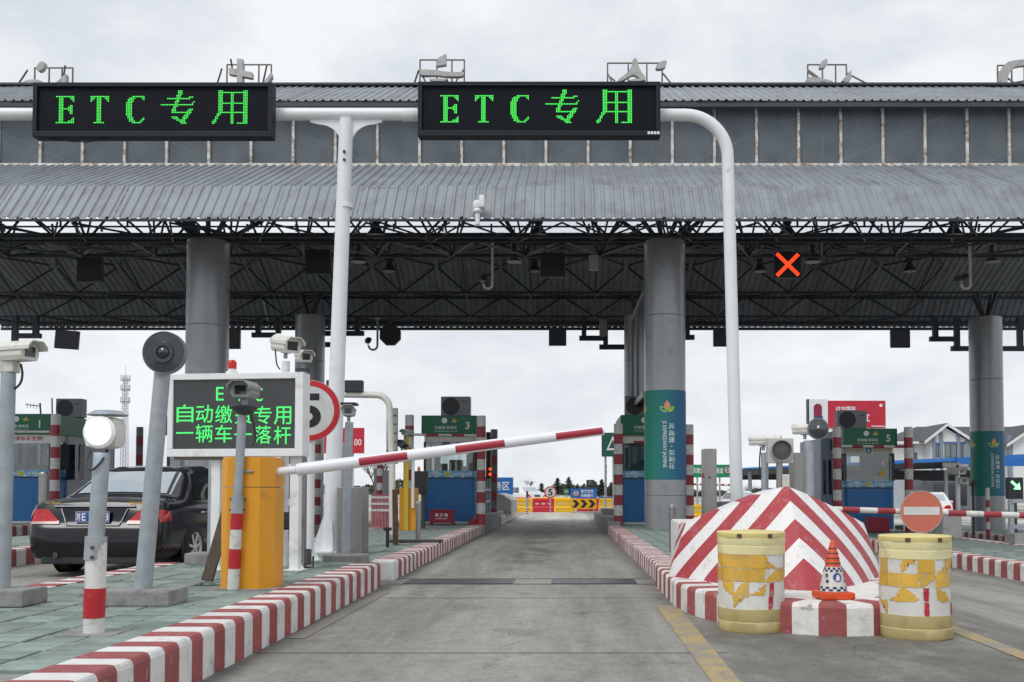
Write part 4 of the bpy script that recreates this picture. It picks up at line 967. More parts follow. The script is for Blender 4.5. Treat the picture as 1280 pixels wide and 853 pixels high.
patch([(-.33, .655), (.33, .655), (.43, .885), (-.43, .885)], 'rear', .003, 12, 6).out('plate_recess', CARP, T, 60)
def edge_strip(pts, r, m, name):
    q = []
    for i in range(len(pts) - 1):
        for k in range(6): q.append(Vector(pts[i]).lerp(Vector(pts[i + 1]), k / 6))
    q.append(Vector(pts[-1])); w_ = []
    for p in q:
        h = bvh.ray_cast(Vector((p.x, -1, p.y)), Vector((0, 1, 0))); w_.append(h[0] + Vector((0, -.012, 0)))
    b = MB(); b.tube(w_, r, 6); return b.out(name, m, T, 50)
edge_strip([(-.52, .905), (.52, .905)], .012, CHROME, 'boot_chrome_bar')
edge_strip([(-.43, .875), (-.34, .665), (.34, .665), (.43, .875)], .009, CHROME, 'plate_surround')
b = MB(); b.box(-.22, .22, .028, .036, .70, .84, .004); pl_ = b.out('number_plate', mat('plate_blue', lin('2a4d94'), .4, 0, .05), T)
b = MB(); b.box(-.215, .215, .0265, .0278, .705, .835); 
b = MB()
for ch, xx in (('苏', -.175), ('E', -.11), ('U', -.02), ('0', .12), ('8', .18)): b.text(ch, xx, .77, .0262, w=.05 if ch != '苏' else .06, h=.095, bold=.02)
b.out('plate_lettering', TEXTW, pl_)
b = MB()
for a in ((-.215, .215, .832, .836), (-.215, .215, .704, .708)): b.box(a[0], a[1], .026, .0279, a[2], a[3])
for a in ((-.215, -.211), (.211, .215)): b.box(a[0], a[1], .026, .0279, .708, .832)
b.out('plate_border', TEXTW, pl_)
def badge(txt, x, z, w_, h_):
    vv, ff, asp = text_geo(txt, .02); b = MB(); pts = []
    for a, c in vv:
        h = bvh.ray_cast(Vector((x + a * w_, -1, z + c * h_)), Vector((0, 1, 0))); pts.append(h[0] + Vector((0, -.008, 0)))
    b.add(pts, ff); b.out('badge', GOLD, T)
badge('CROWN', .52, .945, .20, .032); badge('2.5 Royal', -.56, .945, .20, .038)
b = MB(); q = bvh.ray_cast(Vector((0, -1, .95)), Vector((0, 1, 0)))[0]
for k in range(20):
    a, c = 2 * math.pi * k / 20, 2 * math.pi * (k + 1) / 20
    b.add([(r_ * math.cos(t) * 1.2, q.y - .012, .948 + r_ * math.sin(t)) for t, r_ in ((a, .036), (c, .036), (c, .027), (a, .027))], [(0, 1, 2, 3)])
b.add([(-.02, q.y - .012, .93), (.02, q.y - .012, .93), (.03, q.y - .012, .965), (0, q.y - .012, .945), (-.03, q.y - .012, .965)], [(0, 1, 2, 3, 4)]); b.out('emblem', GOLD, T)
b = MB(); b.box(-.66, .66, .03, .30, .17, .27, .02); b.out('rear_valance', DARK, T)
b = MB(); b.cyl((-.45, -.005, .29), (-.45, .15, .29), .035, n=14); b.out('exhaust', mat('exhaust_steel', (.1, .1, .1), .4, .7), T, 40)
patch([(-.60, .575), (.60, .575), (.60, .585), (-.60, .585)], 'rear', .003, 12, 1).out('bumper_line', DARK, T)

# ================================================================== TOLL BOOTHS
BOOTHW = mat('booth_interior', (.14, .145, .15), .7, 0, .3, 3)
BGL = mat('booth_glass', (.03, .038, .042), .05, 0, .15, 1.5, spec=.9)
CREAM = mat('cream_strip', (.55, .56, .46), .5, 0, .1, 4); LBLUE = mat('pale_blue_strip', lin('5aa6cf'), .5, 0, .25, 8, spot=((.62, .70, .74), .55, 7, .1))
def clear_glass():
    m = bpy.data.materials.new('booth_pane'); m.use_nodes = True; t = m.node_tree; t.nodes.clear(); l = t.links.new
    out = N(t, 'ShaderNodeOutputMaterial'); g = N(t, 'ShaderNodeBsdfGlossy', i_Roughness=.03); tr = N(t, 'ShaderNodeBsdfTransparent'); tr.inputs[0].default_value = (.86, .90, .90, 1)
    fr = N(t, 'ShaderNodeFresnel', i_IOR=1.5); mr = N(t, 'ShaderNodeMath', operation='MULTIPLY_ADD'); mr.inputs[1].default_value = .9; mr.inputs[2].default_value = .06; l(fr.outputs[0], mr.inputs[0])
    ms = N(t, 'ShaderNodeMixShader'); l(mr.outputs[0], ms.inputs[0]); l(tr.outputs[0], ms.inputs[1]); l(g.outputs[0], ms.inputs[2]); l(ms.outputs[0], out.inputs[0]); return m
BPANE = clear_glass()
def booth(x, D, z, num, label, w=1.38, dep=2.3, strip='blue', sc=1.0):
    T = thing('toll_booth', label, 'toll booth', (x, D, z)); h = w / 2
    def rp(x0, x1, y0, y1, r=.12, n=5):
        o = []
        for cx_, cy_, a0 in ((x1 - r, y0 + r, -90), (x1 - r, y1 - r, 0), (x0 + r, y1 - r, 90), (x0 + r, y0 + r, 180)):
            for k in range(n + 1): a = R(a0 + 90 * k / n); o.append((cx_ + r * math.cos(a), cy_ + r * math.sin(a)))
        return o
    b = MB(); plan_prism(b, rp(-h, h, 0, dep), .04, 1.20); b.out('lower_panel', BLUE, T, 40)
    b = MB(); b.box(-h * .45, h * .4, -.008, 0, .42, 1.02, .003); b.out('hatch', BLUE, T)
    b = MB(); plan_prism(b, rp(-h - .02, h + .02, -.02, dep), 0, .055); b.out('plinth', OFFWHITE, T)
    b = MB(); plan_prism(b, rp(-h - .006, h + .006, -.006, dep + .006), 1.24, 1.42)
    b.out('message_strip', LBLUE, T, 40); b = MB(); plan_prism(b, rp(-h - .002, h + .002, -.002, dep), 1.20, 1.24); b.out('dark_ledge', DARK, T)
    fr = MB()
    for xx in (-h + .03, h - .03):
        for yy in (.03, dep * .5, dep - .03): fr = MB(); fr.box(xx - .03, xx + .03, yy - .03, yy + .03, 1.42, 2.20); fr.out('window_post', DGREY, T)
    b = MB(); b.box(-h + .06, h - .06, .025, .033, 1.42, 2.20); b.out('glass_pane', BPANE, T)
    b = MB(); b.box(-h + .06, h - .06, dep - .033, dep - .025, 1.42, 2.20); b.out('glass_pane', BPANE, T)
    for s_ in (-1, 1):
        for a_, c_ in ((.06, dep / 2 - .03), (dep / 2 + .03, dep - .06)): b = MB(); b.box(s_ * (h - .03) - .004, s_ * (h - .03) + .004, a_, c_, 1.42, 2.20); b.out('glass_pane', BPANE, T)
    # inside: desk, monitors, chair back, rear cupboard
    b = MB(); b.box(-h + .1, h - .1, .15, .6, 1.2, 1.26); b.box(-.45, -.08, .3, .34, 1.26, 1.62, .01); b.box(.1, .5, .32, .36, 1.26, 1.55, .01); b.box(h - .36, h - .1, dep * .55, dep * .9, 1.2, 2.2); b.box(-.15, .25, dep * .5, dep * .55, 1.2, 1.75, .05); b.box(-h + .1, -h + .25, dep * .6, dep * .7, 1.2, 2.1)
    b.out('interior_fittings', BOOTHW, T)
    b = MB(); b.box(.62 * h, .74 * h, .3, .36, 1.85, 1.98, .01); b.out('wall_lamp', OFFWHITE, T)
    b = MB(); plan_prism(b, rp(-h, h, 0, dep), 2.20, 2.36); b.out('header', CREAM if strip != 'blue' else OFFWHITE, T, 40)
    b = MB(); b.box(-h - .05, h + .05, -.12, dep + .05, 2.36, 2.90, .02); b.out('fascia', GREEN, T)
    y = -.124; b = MB(); b.disc((-.12, 2.76), .075, y - .002); b.text(num, .50, 2.63, y - .004, h=.20, bold=.02); b.text('苏高速·茉莉花', -.08, 2.57, y - .004, w=.60, h=.085, bold=.01); b.text('JS EXPRESSWAY JASMINE', -.08, 2.47, y - .004, w=.62, h=.04)
    b.out('fascia_lettering', TEXTW, T)
    b = MB(); emblem(b, .14, 2.75, .09, lambda u, v: (u, y - .006, v)); b.out('fascia_emblem', PETAL, T)
    YS = mat('smiley_yellow', lin('d9c630'), .5)
    b = MB(); b.disc((-.05, 1.33), .07, -.010); b.out('smiley_sticker', YS, T); b = MB(); b.disc((-.075, 1.35), .012, -.013, 10); b.disc((-.025, 1.35), .012, -.013, 10); b.box(-.08, -.02, -.0135, -.0125, 1.295, 1.305); b.out('smiley_face', DARK, T)
    b = MB(); b.text('微笑服务', -.40, 1.33, -.0095, w=.42, h=.09, bold=.01); b.text('温馨交通', .34, 1.33, -.0095, w=.42, h=.09, bold=.01); b.out('strip_lettering', mat('pale_print', (.70, .75, .78), .5), T)
    if strip == 'five':
        b = MB(); b.disc((-.02, 2.28), .085, -.006); b.out('number_disc', BLUE, T); b = MB(); b.text('5', -.02, 2.28, -.010, h=.11, bold=.03); b.out('disc_numeral', TEXTW, T)
        b = MB(); b.text('绿色通道', -.40, 2.28, -.006, w=.45, h=.085); b.text('请停车交费', .36, 2.28, -.006, w=.5, h=.085); b.out('banner_lettering', mat('orange_print', lin('c98a3c'), .5), T)
        b = MB(); b.disc((.36, 1.62), .09, .018); b.out('smiley_sticker', mat('amber_sticker', lin('c9a13a'), .5), T)
    if strip == 'red':
        b = MB(); b.box(-h - .02, h + .02, -.012, -.003, 2.12, 2.37); b.out('paper_banner', TEXTW, T)
        b = MB(); b.text('您好!请停车交费!', .0, 2.25, -.016, w=1.1, h=.12, bold=.015); b.out('banner_lettering', mat('red_print', lin('c03a3a'), .5), T)
    return T
def ac_unit(x, D, z, label, w=.80, h=.56, rz=0):
    T = thing('air_conditioner', label, 'air conditioner', (x, D, z), rz); G1 = mat('ac_grey', (.22, .22, .23), .5, .1, .1, 4)
    b = MB(); b.box(-w / 2, w / 2, 0, .32, .03, h, .015); b.out('casing', G1, T)
    b = MB(); b.lathe([(.001, -.012), (.235, -.012), (.24, 0)], 32, (-w * .16, .0, h * .52), 'y'); b.out('fan_guard', DARK, T, 30)
    for k in range(3):
        b = MB(); r_ = .07 + .06 * k; n = 24
        for q in (r_, r_ + .008): b.v += [Vector((-w * .16 + q * math.cos(2 * math.pi * i / n), -.016, h * .52 + q * math.sin(2 * math.pi * i / n))) for i in range(n)]
        b.f = [(i, (i + 1) % n, (i + 1) % n + n, i + n) for i in range(n)]; b.m = [0] * n; b.out('guard_ring', DGREY, T)
    b = MB(); b.box(-w / 2 + .05, -w / 2 + .12, .05, .27, 0, .03); b.box(w / 2 - .12, w / 2 - .05, .05, .27, 0, .03); b.out('foot', DGREY, T)
    b = MB(); b.box(w * .22, w * .40, -.003, 0, h * .72, h * .76); b.out('brand_strip', DARK, T); return T
def striped_post(x, D, z, ztop, label, r=.115, n=10, first=0, col=None, grp=None):
    T = thing('striped_post', label, 'post', (x, D, z), group=grp); h = ztop - z
    b = MB(); b.lathe([(r, 0), (r, h - .01), (r - .01, h)], 24); b.out('tube', WHITEP if col is None else col, T, 40)
    for i in range(n):
        if i % 2 == first:
            b = MB(); b.lathe([(r + .002, h * .9 * i / n), (r + .002, h * .9 * (i + 1) / n)], 24); b.out('red_band', REDP, T, 40)
    return T
def bar(p0, p1, r, n, label, first=1, nm='striped_bar', cat='bar'):
    p0, p1 = Vector(p0), Vector(p1); T = thing(nm, label, cat, p0)
    b = MB(); b.cyl(p0, p1, r, n=12); b.out('tube', WHITEP, T, 40, True)
    for i in range(n):
        if i % 2 == first: b = MB(); b.cyl(p0.lerp(p1, i / n), p0.lerp(p1, (i + 1) / n), r + .002, n=12); b.out('red_band', REDP, T, 40, True)
    return T
# booth 3 (straight ahead on the boom island)
BD = 25.8; bx = X(561, BD - .1)
booth(bx, BD, ZI3b, '3', 'blue toll booth number 3 with green fascia behind the red sand box')
ac_unit(X(569, BD + .4), BD + .4, ZI3b + 2.90, 'grey air conditioner on the booth behind the red sand box', .80, .56)
striped_post(X(601.5, 24.9), 24.9, ZI3b, Z(520, 24.9), 'thick red and white striped post at the kerb corner of booth 3', n=9)
striped_post(X(511.5, 25.2), 25.2, ZI3b, Z(519, 25.2), 'red and white striped post behind the second orange barrier cabinet', n=9)
striped_post(X(617.5, 31), 31, ZI3b, Z(537, 31), 'dull grey and maroon striped post beyond booth 3', .115, 9, col=mat('dull_grey_band', (.22, .22, .23), .6, 0, .15, 6))
bar(W(517, 543.5, 24.95), W(596, 544.5, 24.95), .032, 5, 'thin red and white bar above the sand box, across the green fascia')
# steel frame and signal beside booth 3
T = thing('steel_rack', 'open grey steel rack on the kerb wall behind the striped corner post', 'rack', (X(607, 27), 27, .42))
for y_ in (26.4, 27.6, 28.8, 30.0): b = MB(); b.box(-2.42, -2.32, y_, y_ + .06, .42, 1.5 if y_ > 26.5 else 1.62, .004); b.out('upright', GALV, T, None, True)
for z_ in (.75, 1.1, 1.45): b = MB(); b.box(-2.42, -2.33, 26.4, 30.06, z_, z_ + .07, .004); b.out('rail', GALV, T, None, True)
T = thing('lane_signal', 'narrow black lane signal with two red lights behind the booth 3 corner post', 'signal', (X(610, 28), 28, 1.5))
b = MB(); b.box(X(607, 28), X(613, 28), 28.1, 28.3, 1.45, Z(540, 28), .01); b.out('housing', DARK, T, None, True)
for py in (586.5, 593): b = MB(); b.lathe([(.001, -.02), (.03, -.015), (.045, 0)], 16, (X(612.3, 28), 28.09, Z(py, 28)), 'y'); b.out('red_light', LEDR, T, None, True)
# red sand box
D = 24.6; xs_ = X(552, D); T = thing('sand_box', 'maroon sand box with white lettering on green tiles in front of booth 3', 'box', (xs_, D, ZI3b)); MR = mat('maroon_paint', lin('8c1d34'), .45, 0, .1, 4)
b = MB(); b.box(-.30, .30, 0, .35, .06, .36, .008); b.out('body', MR, T); b = MB(); b.box(-.32, .32, -.02, .37, .36, .40, .008); b.out('lid', MR, T)
for s_ in (-1, 1):
    for y_ in (.02, .30): b = MB(); b.box(s_ * .28 - .025, s_ * .28 + .025, y_, y_ + .04, 0, .06); b.out('leg', MR, T)
b = MB()
for k, ch in enumerate('黄沙箱'): b.text(ch, -.12 + .12 * k, .26, -.004, h=.085, bold=.012)
b.text('SAND BOX', 0, .17, -.004, w=.30, h=.035, bold=.01); b.out('lettering', TEXTW, T)
b = MB(); b.prism([(-.12, 0), (.12, 0), (.12, .16), (-.02, .16)], 0, .2); o = tag(b.out('wheel_chock', MR), 'small maroon wheel chock on the tiles beside the sand box', 'chock'); o.location = (X(590, 24.9), 24.9, ZI3b)
# second barrier (orange cabinet, yellow mast, raised boom) in front of booth 3
D = 21.5; xx = X(511, D); T = thing('boom_cabinet', 'smaller orange barrier cabinet with yellow mast beside the dark card reader', 'barrier', (xx, D, ZI3b))
b = MB(); b.box(-.19, .19, -.12, .2, 0, Z(610, D) - ZI3b, .015); b.out('body', YB, T)
b = MB(); b.box(-.09, .02, -.20, -.12, 0, Z(545, D) - ZI3b, .01); b.out('mast', mat('yellow_mast', lin('d6b43a'), .5, 0, .1, 4, spot=((.25, .2, .1), .68, 8, .1)), T)
b = MB(); b.cyl((.12, -.16, .5), (.12, -.16, Z(560, D) - ZI3b), .035, n=12); b.out('raised_boom', WHITE, T, 40)
T2 = thing('camera_pair', 'two small hooded cameras strapped to the yellow mast', 'camera', (xx - .1, D - .3, Z(545, D)))
cctv(T2, W(509, 541, D - .3), R(-20), 0, .30, .16, .12, GALV); cctv(T2, W(503, 556, D - .3), R(30), R(20), .30, .16, .12, DGREY)
T = thing('card_reader', 'black card reader box with orange lamp in front of booth 3', 'card reader', (X(524, 22.5), 22.5, ZI3b))
b = MB(); b.box(X(514.5, 22.5), X(533.5, 22.5), 22.5, 22.8, Z(616, 22.5), Z(589, 22.5), .02); b.out('casing', DARK, T, None, True)
b = MB(); b.cyl((X(528, 22.5), 22.65, ZI3b), (X(528, 22.5), 22.65, Z(616, 22.5)), .05, n=12); b.out('pedestal', DGREY, T, 40, True)
b = MB(); q = W(523.5, 589, 22.65); b.lathe([(.035, 0), (.035, .07), (.02, .10), (.001, .105)], 14, q); b.out('amber_lamp', mat('amber_lens', lin('d8791c'), .3), T, 40, True)

# booth 4 behind the big column
booth(X(778, 25.5) + .69, 25.5, ZI4, '4', 'toll booth largely hidden behind the big bannered column', strip='five' if False else 'blue')
ac_unit(X(800, 26), 26, ZI4 + 2.90, 'pale air conditioner on the booth hidden behind the big bannered column', .80, .56)
striped_post(X(773, 24.6), 24.6, ZI4, Z(530, 24.6), 'red and white striped post at the lane side of the booth behind the column', n=9)
striped_post(X(861.5, 24.6), 24.6, ZI4, Z(531, 24.6), 'red and white striped post at the far side of the big bannered column', n=9)
bar(W(779, 553, 24.6), W(856, 553, 24.6), .032, 6, 'thin red and white bar on the booth behind the column')
T = thing('hanging_light_box', 'dark light box hung aslant between the two columns of the bannered pair', 'sign', (X(800, 25.6), 25.6, 4.2))
FRM = mat('grey_frame', (.30, .31, .32), .5, .2, .1, 4); xa, xb = X(806, 23.4), X(790.5, 27.2)
def pl_box(b, ya, yb, za, zb_, t0, t1):
    def xl(y): return xa + (xb - xa) * (y - 23.4) / (27.2 - 23.4)
    vs = [(xl(y) + t, y, z) for y in (ya, yb) for z in (za, zb_) for t in (t0, t1)]
    b.add(vs, [(0, 1, 3, 2), (4, 6, 7, 5), (0, 4, 5, 1), (2, 3, 7, 6), (0, 2, 6, 4), (1, 5, 7, 3)])
zq0, zq1 = Z(508, 26), Z(388, 26)
b = MB(); pl_box(b, 23.4, 27.2, zq0, zq1, .02, .18); b.out('cabinet', DARK, T, None, True)
for a_ in ((23.4, 27.2, zq0, zq0 + .14), (23.4, 27.2, zq1 - .14, zq1), (27.05, 27.2, zq0 + .14, zq1 - .14), (25.4, 25.52, zq0 + .14, zq1 - .14)): b = MB(); pl_box(b, *a_, -.04, .02); b.out('frame_bar', FRM, T, None, True)
# booth 5
B5 = X(1087, 27.2)
booth(B5, 27.2, ZI5, '5', 'blue toll booth number 5 with green fascia beneath the red billboard', w=1.42, strip='five')
ac_unit(X(1066, 27.6), 27.6, ZI5 + 2.90, 'grey air conditioner in front of the red billboard', .84, .56)
striped_post(X(1046.5, 26.6), 26.6, ZI5, Z(534, 26.6), 'red and white striped post at the nearer corner of booth 5', n=9)
striped_post(X(1136, 26.6), 26.6, ZI5, Z(534, 26.6), 'red and white striped post right behind the faded no entry disc', n=9)
bar(W(1052, 558, 26.6), W(1131, 558.5, 26.6), .035, 6, 'thin red and white bar below the red billboard, across the green fascia')
T = thing('booth_cabin', 'pale lilac cabin with two tall narrow windows beside booth 5', 'cabin', (X(1034, 28.5), 28.5, ZI5)); LIL = mat('lilac_panel', lin('9aa3b8'), .45, .1, .06, 3)
b = MB(); b.box(X(1026, 28.5), X(1044, 28.5), 28.5, 31, ZI5, Z(548, 28.5), .02); b.out('wall', LIL, T, None, True)
for a_, c_ in ((1029, 1032.5), (1035.5, 1039)): b = MB(); b.box(X(a_, 28.48), X(c_, 28.48), 28.47, 28.5, Z(618, 28.5), Z(575, 28.5)); b.out('window', GLASS, T, None, True)
b = MB(); b.box(-.3, .3, 0, .3, .02, .42, .01); o = tag(b.out('sand_box', MR), 'dark red box on the tiles in front of booth 5', 'box'); o.location = (X(1098, 26.2), 26.2, ZI5)
# booth 1, far off on the left island
booth(X(28, 25.5), 25.5, .246, '1', 'toll booth with white paper banner of red characters beyond the black sedan', w=1.5, strip='red')
ac_unit(X(91, 27.3), 27.0, .246 + 2.9, 'grey air conditioner on the booth beyond the black sedan', .72, .56, R(0))
b = MB(); x_ = X(28, 25.5); T = thing('booth_cabin', 'pale grey cabin with side windows joined behind the booth beyond the sedan', 'cabin', (x_ + 1.0, 27.2, .246))
xr_ = X(114, 29); b.box(x_ + .78, xr_, 26.3, 29, .246, Z(531, 26.3), .02); b.out('wall', mat('pale_grey_panel', (.38, .42, .47), .5, 0, .06, 3), T, None, True)
for k, (a_, c_) in enumerate(((76, 94), (98, 106))): b = MB(); b.box(X(a_, 26.27), X(c_, 26.27), 26.26, 26.3, Z(600, 26.3), Z(556, 26.3)); b.out('window', GLASS, T, None, True)
striped_post(X(68.5, 24.9), 24.9, .246, Z(518, 24.9), 'red and white striped post at the corner of the booth beyond the black sedan', n=9)
striped_post(X(174, 29), 29, .246, Z(534, 29), 'dull striped post between the cell tower and the disc post', .10, 9, col=MATS['dull_grey_band'])
b = MB(); b.cyl(W(0, 540, 24.9), W(62, 540, 24.9), .03, n=10); tag(b.out('white_bar', WHITEP, smooth=40), 'thin white bar across the green fascia of the booth beyond the sedan', 'bar')
T = thing('aerial_mast', 'thin mast with small television aerial on the booth beyond the sedan', 'aerial', (X(66, 25.8), 25.8, 3.1))
b = MB(); b.tube([W(66, 552, 25.8), W(65, 498, 25.8)], .018, 6); b.tube([W(60, 523, 25.8), W(51, 520, 25.8), W(50, 504, 25.8)], .022, 6); b.out('mast', DGREY, T, None, True)
b = MB(); b.tube([W(32, 506, 25.8), W(50, 508, 25.8)], .012, 5); [b.tube([W(34 + 4 * k, 503.5 + k * .5, 25.8), W(34 + 4 * k, 510 + k * .5, 25.8)], .006, 4) for k in range(4)]; b.out('aerial', DGREY, T, None, True)
b = MB(); b.box(X(47, 25.8), X(64, 25.8), 25.7, 26, Z(527, 25.8), Z(520, 25.8), .01); b.out('junction_box', DARK, T, None, True)
bollard(55, 590, 21, .246, 'stainless steel bollard beside the blue booth beyond the sedan', .10)
# pieces of the booth behind the display
booth(X(240, 26) , 26, .246, '2', 'toll booth mostly hidden behind the white framed display', strip='blue')

# ================================================================== CRASH NOSE (red and white chevrons)
def chevron_material():
    m = bpy.data.materials.new('chevron_paint'); m.use_nodes = True; t = m.node_tree; t.nodes.clear(); l = t.links.new
    out = N(t, 'ShaderNodeOutputMaterial'); b = N(t, 'ShaderNodeBsdfPrincipled', i_Roughness=.55); l(b.outputs[0], out.inputs[0])
    uv = N(t, 'ShaderNodeUVMap'); s = N(t, 'ShaderNodeSeparateXYZ'); l(uv.outputs[0], s.inputs[0])
    c = N(t, 'ShaderNodeTexCoord'); n = N(t, 'ShaderNodeTexNoise', i_Scale=7.0, i_Detail=5.0); l(c.outputs['Object'], n.inputs[0])
    def mth(op, a, b_=None):
        q = N(t, 'ShaderNodeMath', operation=op)
        for i, v in enumerate((a, b_)):
            if v is None: continue
            if isinstance(v, (int, float)): q.inputs[i].default_value = v
            else: l(v, q.inputs[i])
        return q.outputs[0]
    f = mth('ADD', s.outputs[1], mth('MULTIPLY', s.outputs[0], .845))
    f = mth('ADD', f, mth('MULTIPLY', mth('SUBTRACT', n.outputs[0], .5), .010))
    fr = mth('FRACT', mth('DIVIDE', mth('SUBTRACT', mth('MAXIMUM', f, .08), .076), .38)); red = mth('LESS_THAN', fr, .5)
    n2 = N(t, 'ShaderNodeTexNoise', i_Scale=12.0, i_Detail=8.0, i_Roughness=.7); l(c.outputs['Object'], n2.inputs[0])
    mx_ = N(t, 'ShaderNodeMix', data_type='RGBA'); l(red, mx_.inputs[0]); mx_.inputs['A'].default_value = (.76, .75, .74, 1); mx_.inputs['B'].default_value = (*lin('a83a42'), 1)
    d = N(t, 'ShaderNodeMapRange'); l(n2.outputs[0], d.inputs[0]); d.inputs[1].default_value = .54; d.inputs[2].default_value = .74; d.inputs[4].default_value = .6
    mz = N(t, 'ShaderNodeMix', data_type='RGBA'); l(d.outputs[0], mz.inputs[0]); l(mx_.outputs['Result'], mz.inputs['A']); mz.inputs['B'].default_value = (.38, .34, .32, 1); l(mz.outputs['Result'], b.inputs['Base Color'])
    bp_ = N(t, 'ShaderNodeBump', i_Strength=.15, i_Distance=.01); l(n2.outputs[0], bp_.inputs['Height']); l(bp_.outputs[0], b.inputs['Normal']); return m
NA, NV = 48, 14; C0 = Vector((2.13, 9.75)); zb = .232
vs, fs, uvs = [], [], []
def nose_pt(a, v):
    """a 0..pi round the plan, v 0..1 up the face"""
    s_ = math.sin(a); cs = math.cos(a)
    bx_, by_ = C0.x - 1.08 * cs, C0.y - 1.36 * (1 - abs(cs) ** 1.45)
    tx_, ty_ = C0.x - .90 * cs, C0.y - .52 * (1 - abs(cs) ** 1.3)
    zt = 1.145 - .37 * abs(cs) ** 1.12
    bulge = .03 * math.sin(math.pi * v) * s_
    return Vector((bx_ + (tx_ - bx_) * v - cs * bulge * .5, by_ + (ty_ - by_) * v - bulge, zb + (zt - zb) * (v ** .92)))
for j in range(NV + 1):
    for i in range(NA + 1): vs.append(nose_pt(math.pi * i / NA, j / NV))
def uvp(i, j):
    p = vs[j * (NA + 1) + i]; m_ = NA // 2; L_ = 0.0
    rng_ = range(min(i, m_), max(i, m_))
    for k in rng_: L_ += (vs[j * (NA + 1) + k + 1] - vs[j * (NA + 1) + k]).length
    H = sum((vs[(q + 1) * (NA + 1) + m_] - vs[q * (NA + 1) + m_]).length for q in range(j))
    return (L_, j / NV)
uvc = [[uvp(i, j) for i in range(NA + 1)] for j in range(NV + 1)]
b = MB(); b.v = list(vs); luv = []
for j in range(NV):
    for i in range(NA):
        q = [(i, j), (i + 1, j), (i + 1, j + 1), (i, j + 1)]; b.f.append(tuple(y * (NA + 1) + x for x, y in q)); luv += [uvc[y][x] for x, y in q]
# crown slopes back to a flat rear wall
back = []
for i in range(NA + 1):
    p = vs[NV * (NA + 1) + i]; back.append(len(b.v)); b.v.append(Vector((p.x, 10.35, p.z - .04)))
for i in range(NA):
    b.f.append((NV * (NA + 1) + i, NV * (NA + 1) + i + 1, back[i + 1], back[i])); u0 = uvc[NV][i][0]; u1 = uvc[NV][i + 1][0]; h = uvc[NV][i][1]; luv += [(u0, h), (u1, h), (u1, h + .1), (u0, h + .1)]
base_b = []
for i in range(NA + 1): base_b.append(len(b.v)); b.v.append(Vector((b.v[back[i]].x, 10.35, zb)))
for i in range(NA): b.f.append((back[i], back[i + 1], base_b[i + 1], base_b[i])); luv += [(0, .2)] * 4
for e in (0, NA):
    q = [e + j * (NA + 1) for j in range(NV + 1)] + [back[e], base_b[e]]; b.f.append(tuple(q if e else q[::-1])); luv += [(b.v[k].y - 8.7, b.v[k].z) for k in (q if e else q[::-1])]
b.m = [0] * len(b.f); me = b.mesh('crash_nose', chevron_material(), 35); ul = me.uv_layers.new(name='UVMap'); ul.data.foreach_set('uv', [c for q in luv for c in q])
o = bpy.data.objects.new('crash_nose', me); COL.objects.link(o); tag(o, 'big rounded concrete crash nose painted with red and white chevrons behind the traffic cone', 'barrier')
# flat low wall behind it
b = MB(); b.box(1.21, 3.05, 10.36, 11.0, .2, .78, .03); tag(b.out('concrete_block', KWHITE), 'white painted concrete block behind the chevron crash nose', 'block')

# ------------------------------------------------------------------ yellow crash barrels
BM = mat('barrel_bare_wrap', (.70, .69, .66), .6, 0, .06, 6, dirt=((.50, .40, .22), .34, 7), spot=((.50, .40, .24), .70, 18, .10), rnd=.05)
TAPEY = mat('yellow_tape', lin('d6a943'), .5, 0, .12, 7, dirt=((.40, .32, .18), .36, 9), spot=((.60, .57, .50), .70, 20, .06), rnd=.10, stretch=(1, 1, 3)); TAPER = mat('red_tape', lin('b8283c'), .5, 0, .12, 7, dirt=((.5, .42, .4), .36, 18))
def tape_patch(T, r, a0, a1, z0, z1, m, torn=.0, lift=.004):
    b = MB(); nx, nz = 7, 6; cu, cv = random.choice((0, nx)), random.choice((0, nz))
    for j_ in range(nz + 1):
        for i_ in range(nx + 1):
            u, v = i_ / nx, j_ / nz
            if i_ in (0, nx) or j_ in (0, nz): u += random.gauss(0, .022 + .05 * torn); v += random.gauss(0, .02 + .05 * torn)
            if torn:
                d = max(0, 1 - math.hypot((i_ - cu) / nx, (j_ - cv) / nz) / (.55 + .5 * torn)); u += (.5 - cu / nx) * d * torn * 1.5 * random.uniform(.6, 1.2); v += (.5 - cv / nz) * d * torn * 1.5 * random.uniform(.6, 1.2)
            a = R(a0 + (a1 - a0) * u); b.v.append(Vector(((r + lift) * math.sin(a), -(r + lift) * math.cos(a), z0 + (z1 - z0) * v)))
    for j_ in range(nz):
        for i_ in range(nx): b.f.append((j_ * 8 + i_, j_ * 8 + i_ + 1, (j_ + 1) * 8 + i_ + 1, (j_ + 1) * 8 + i_))
    b.m = [0] * len(b.f); return b
BP = mat('barrel_plastic', lin('bcab76'), .5, 0, .10, 4, dirt=((.24, .20, .10), .36, 4)); BPT = mat('barrel_pale_plastic', lin('e2d9a6'), .5, 0, .07, 4, dirt=((.45, .40, .25), .34, 5)); LIDM = mat('barrel_lid', lin('e0d08a'), .45, 0, .1, 5)
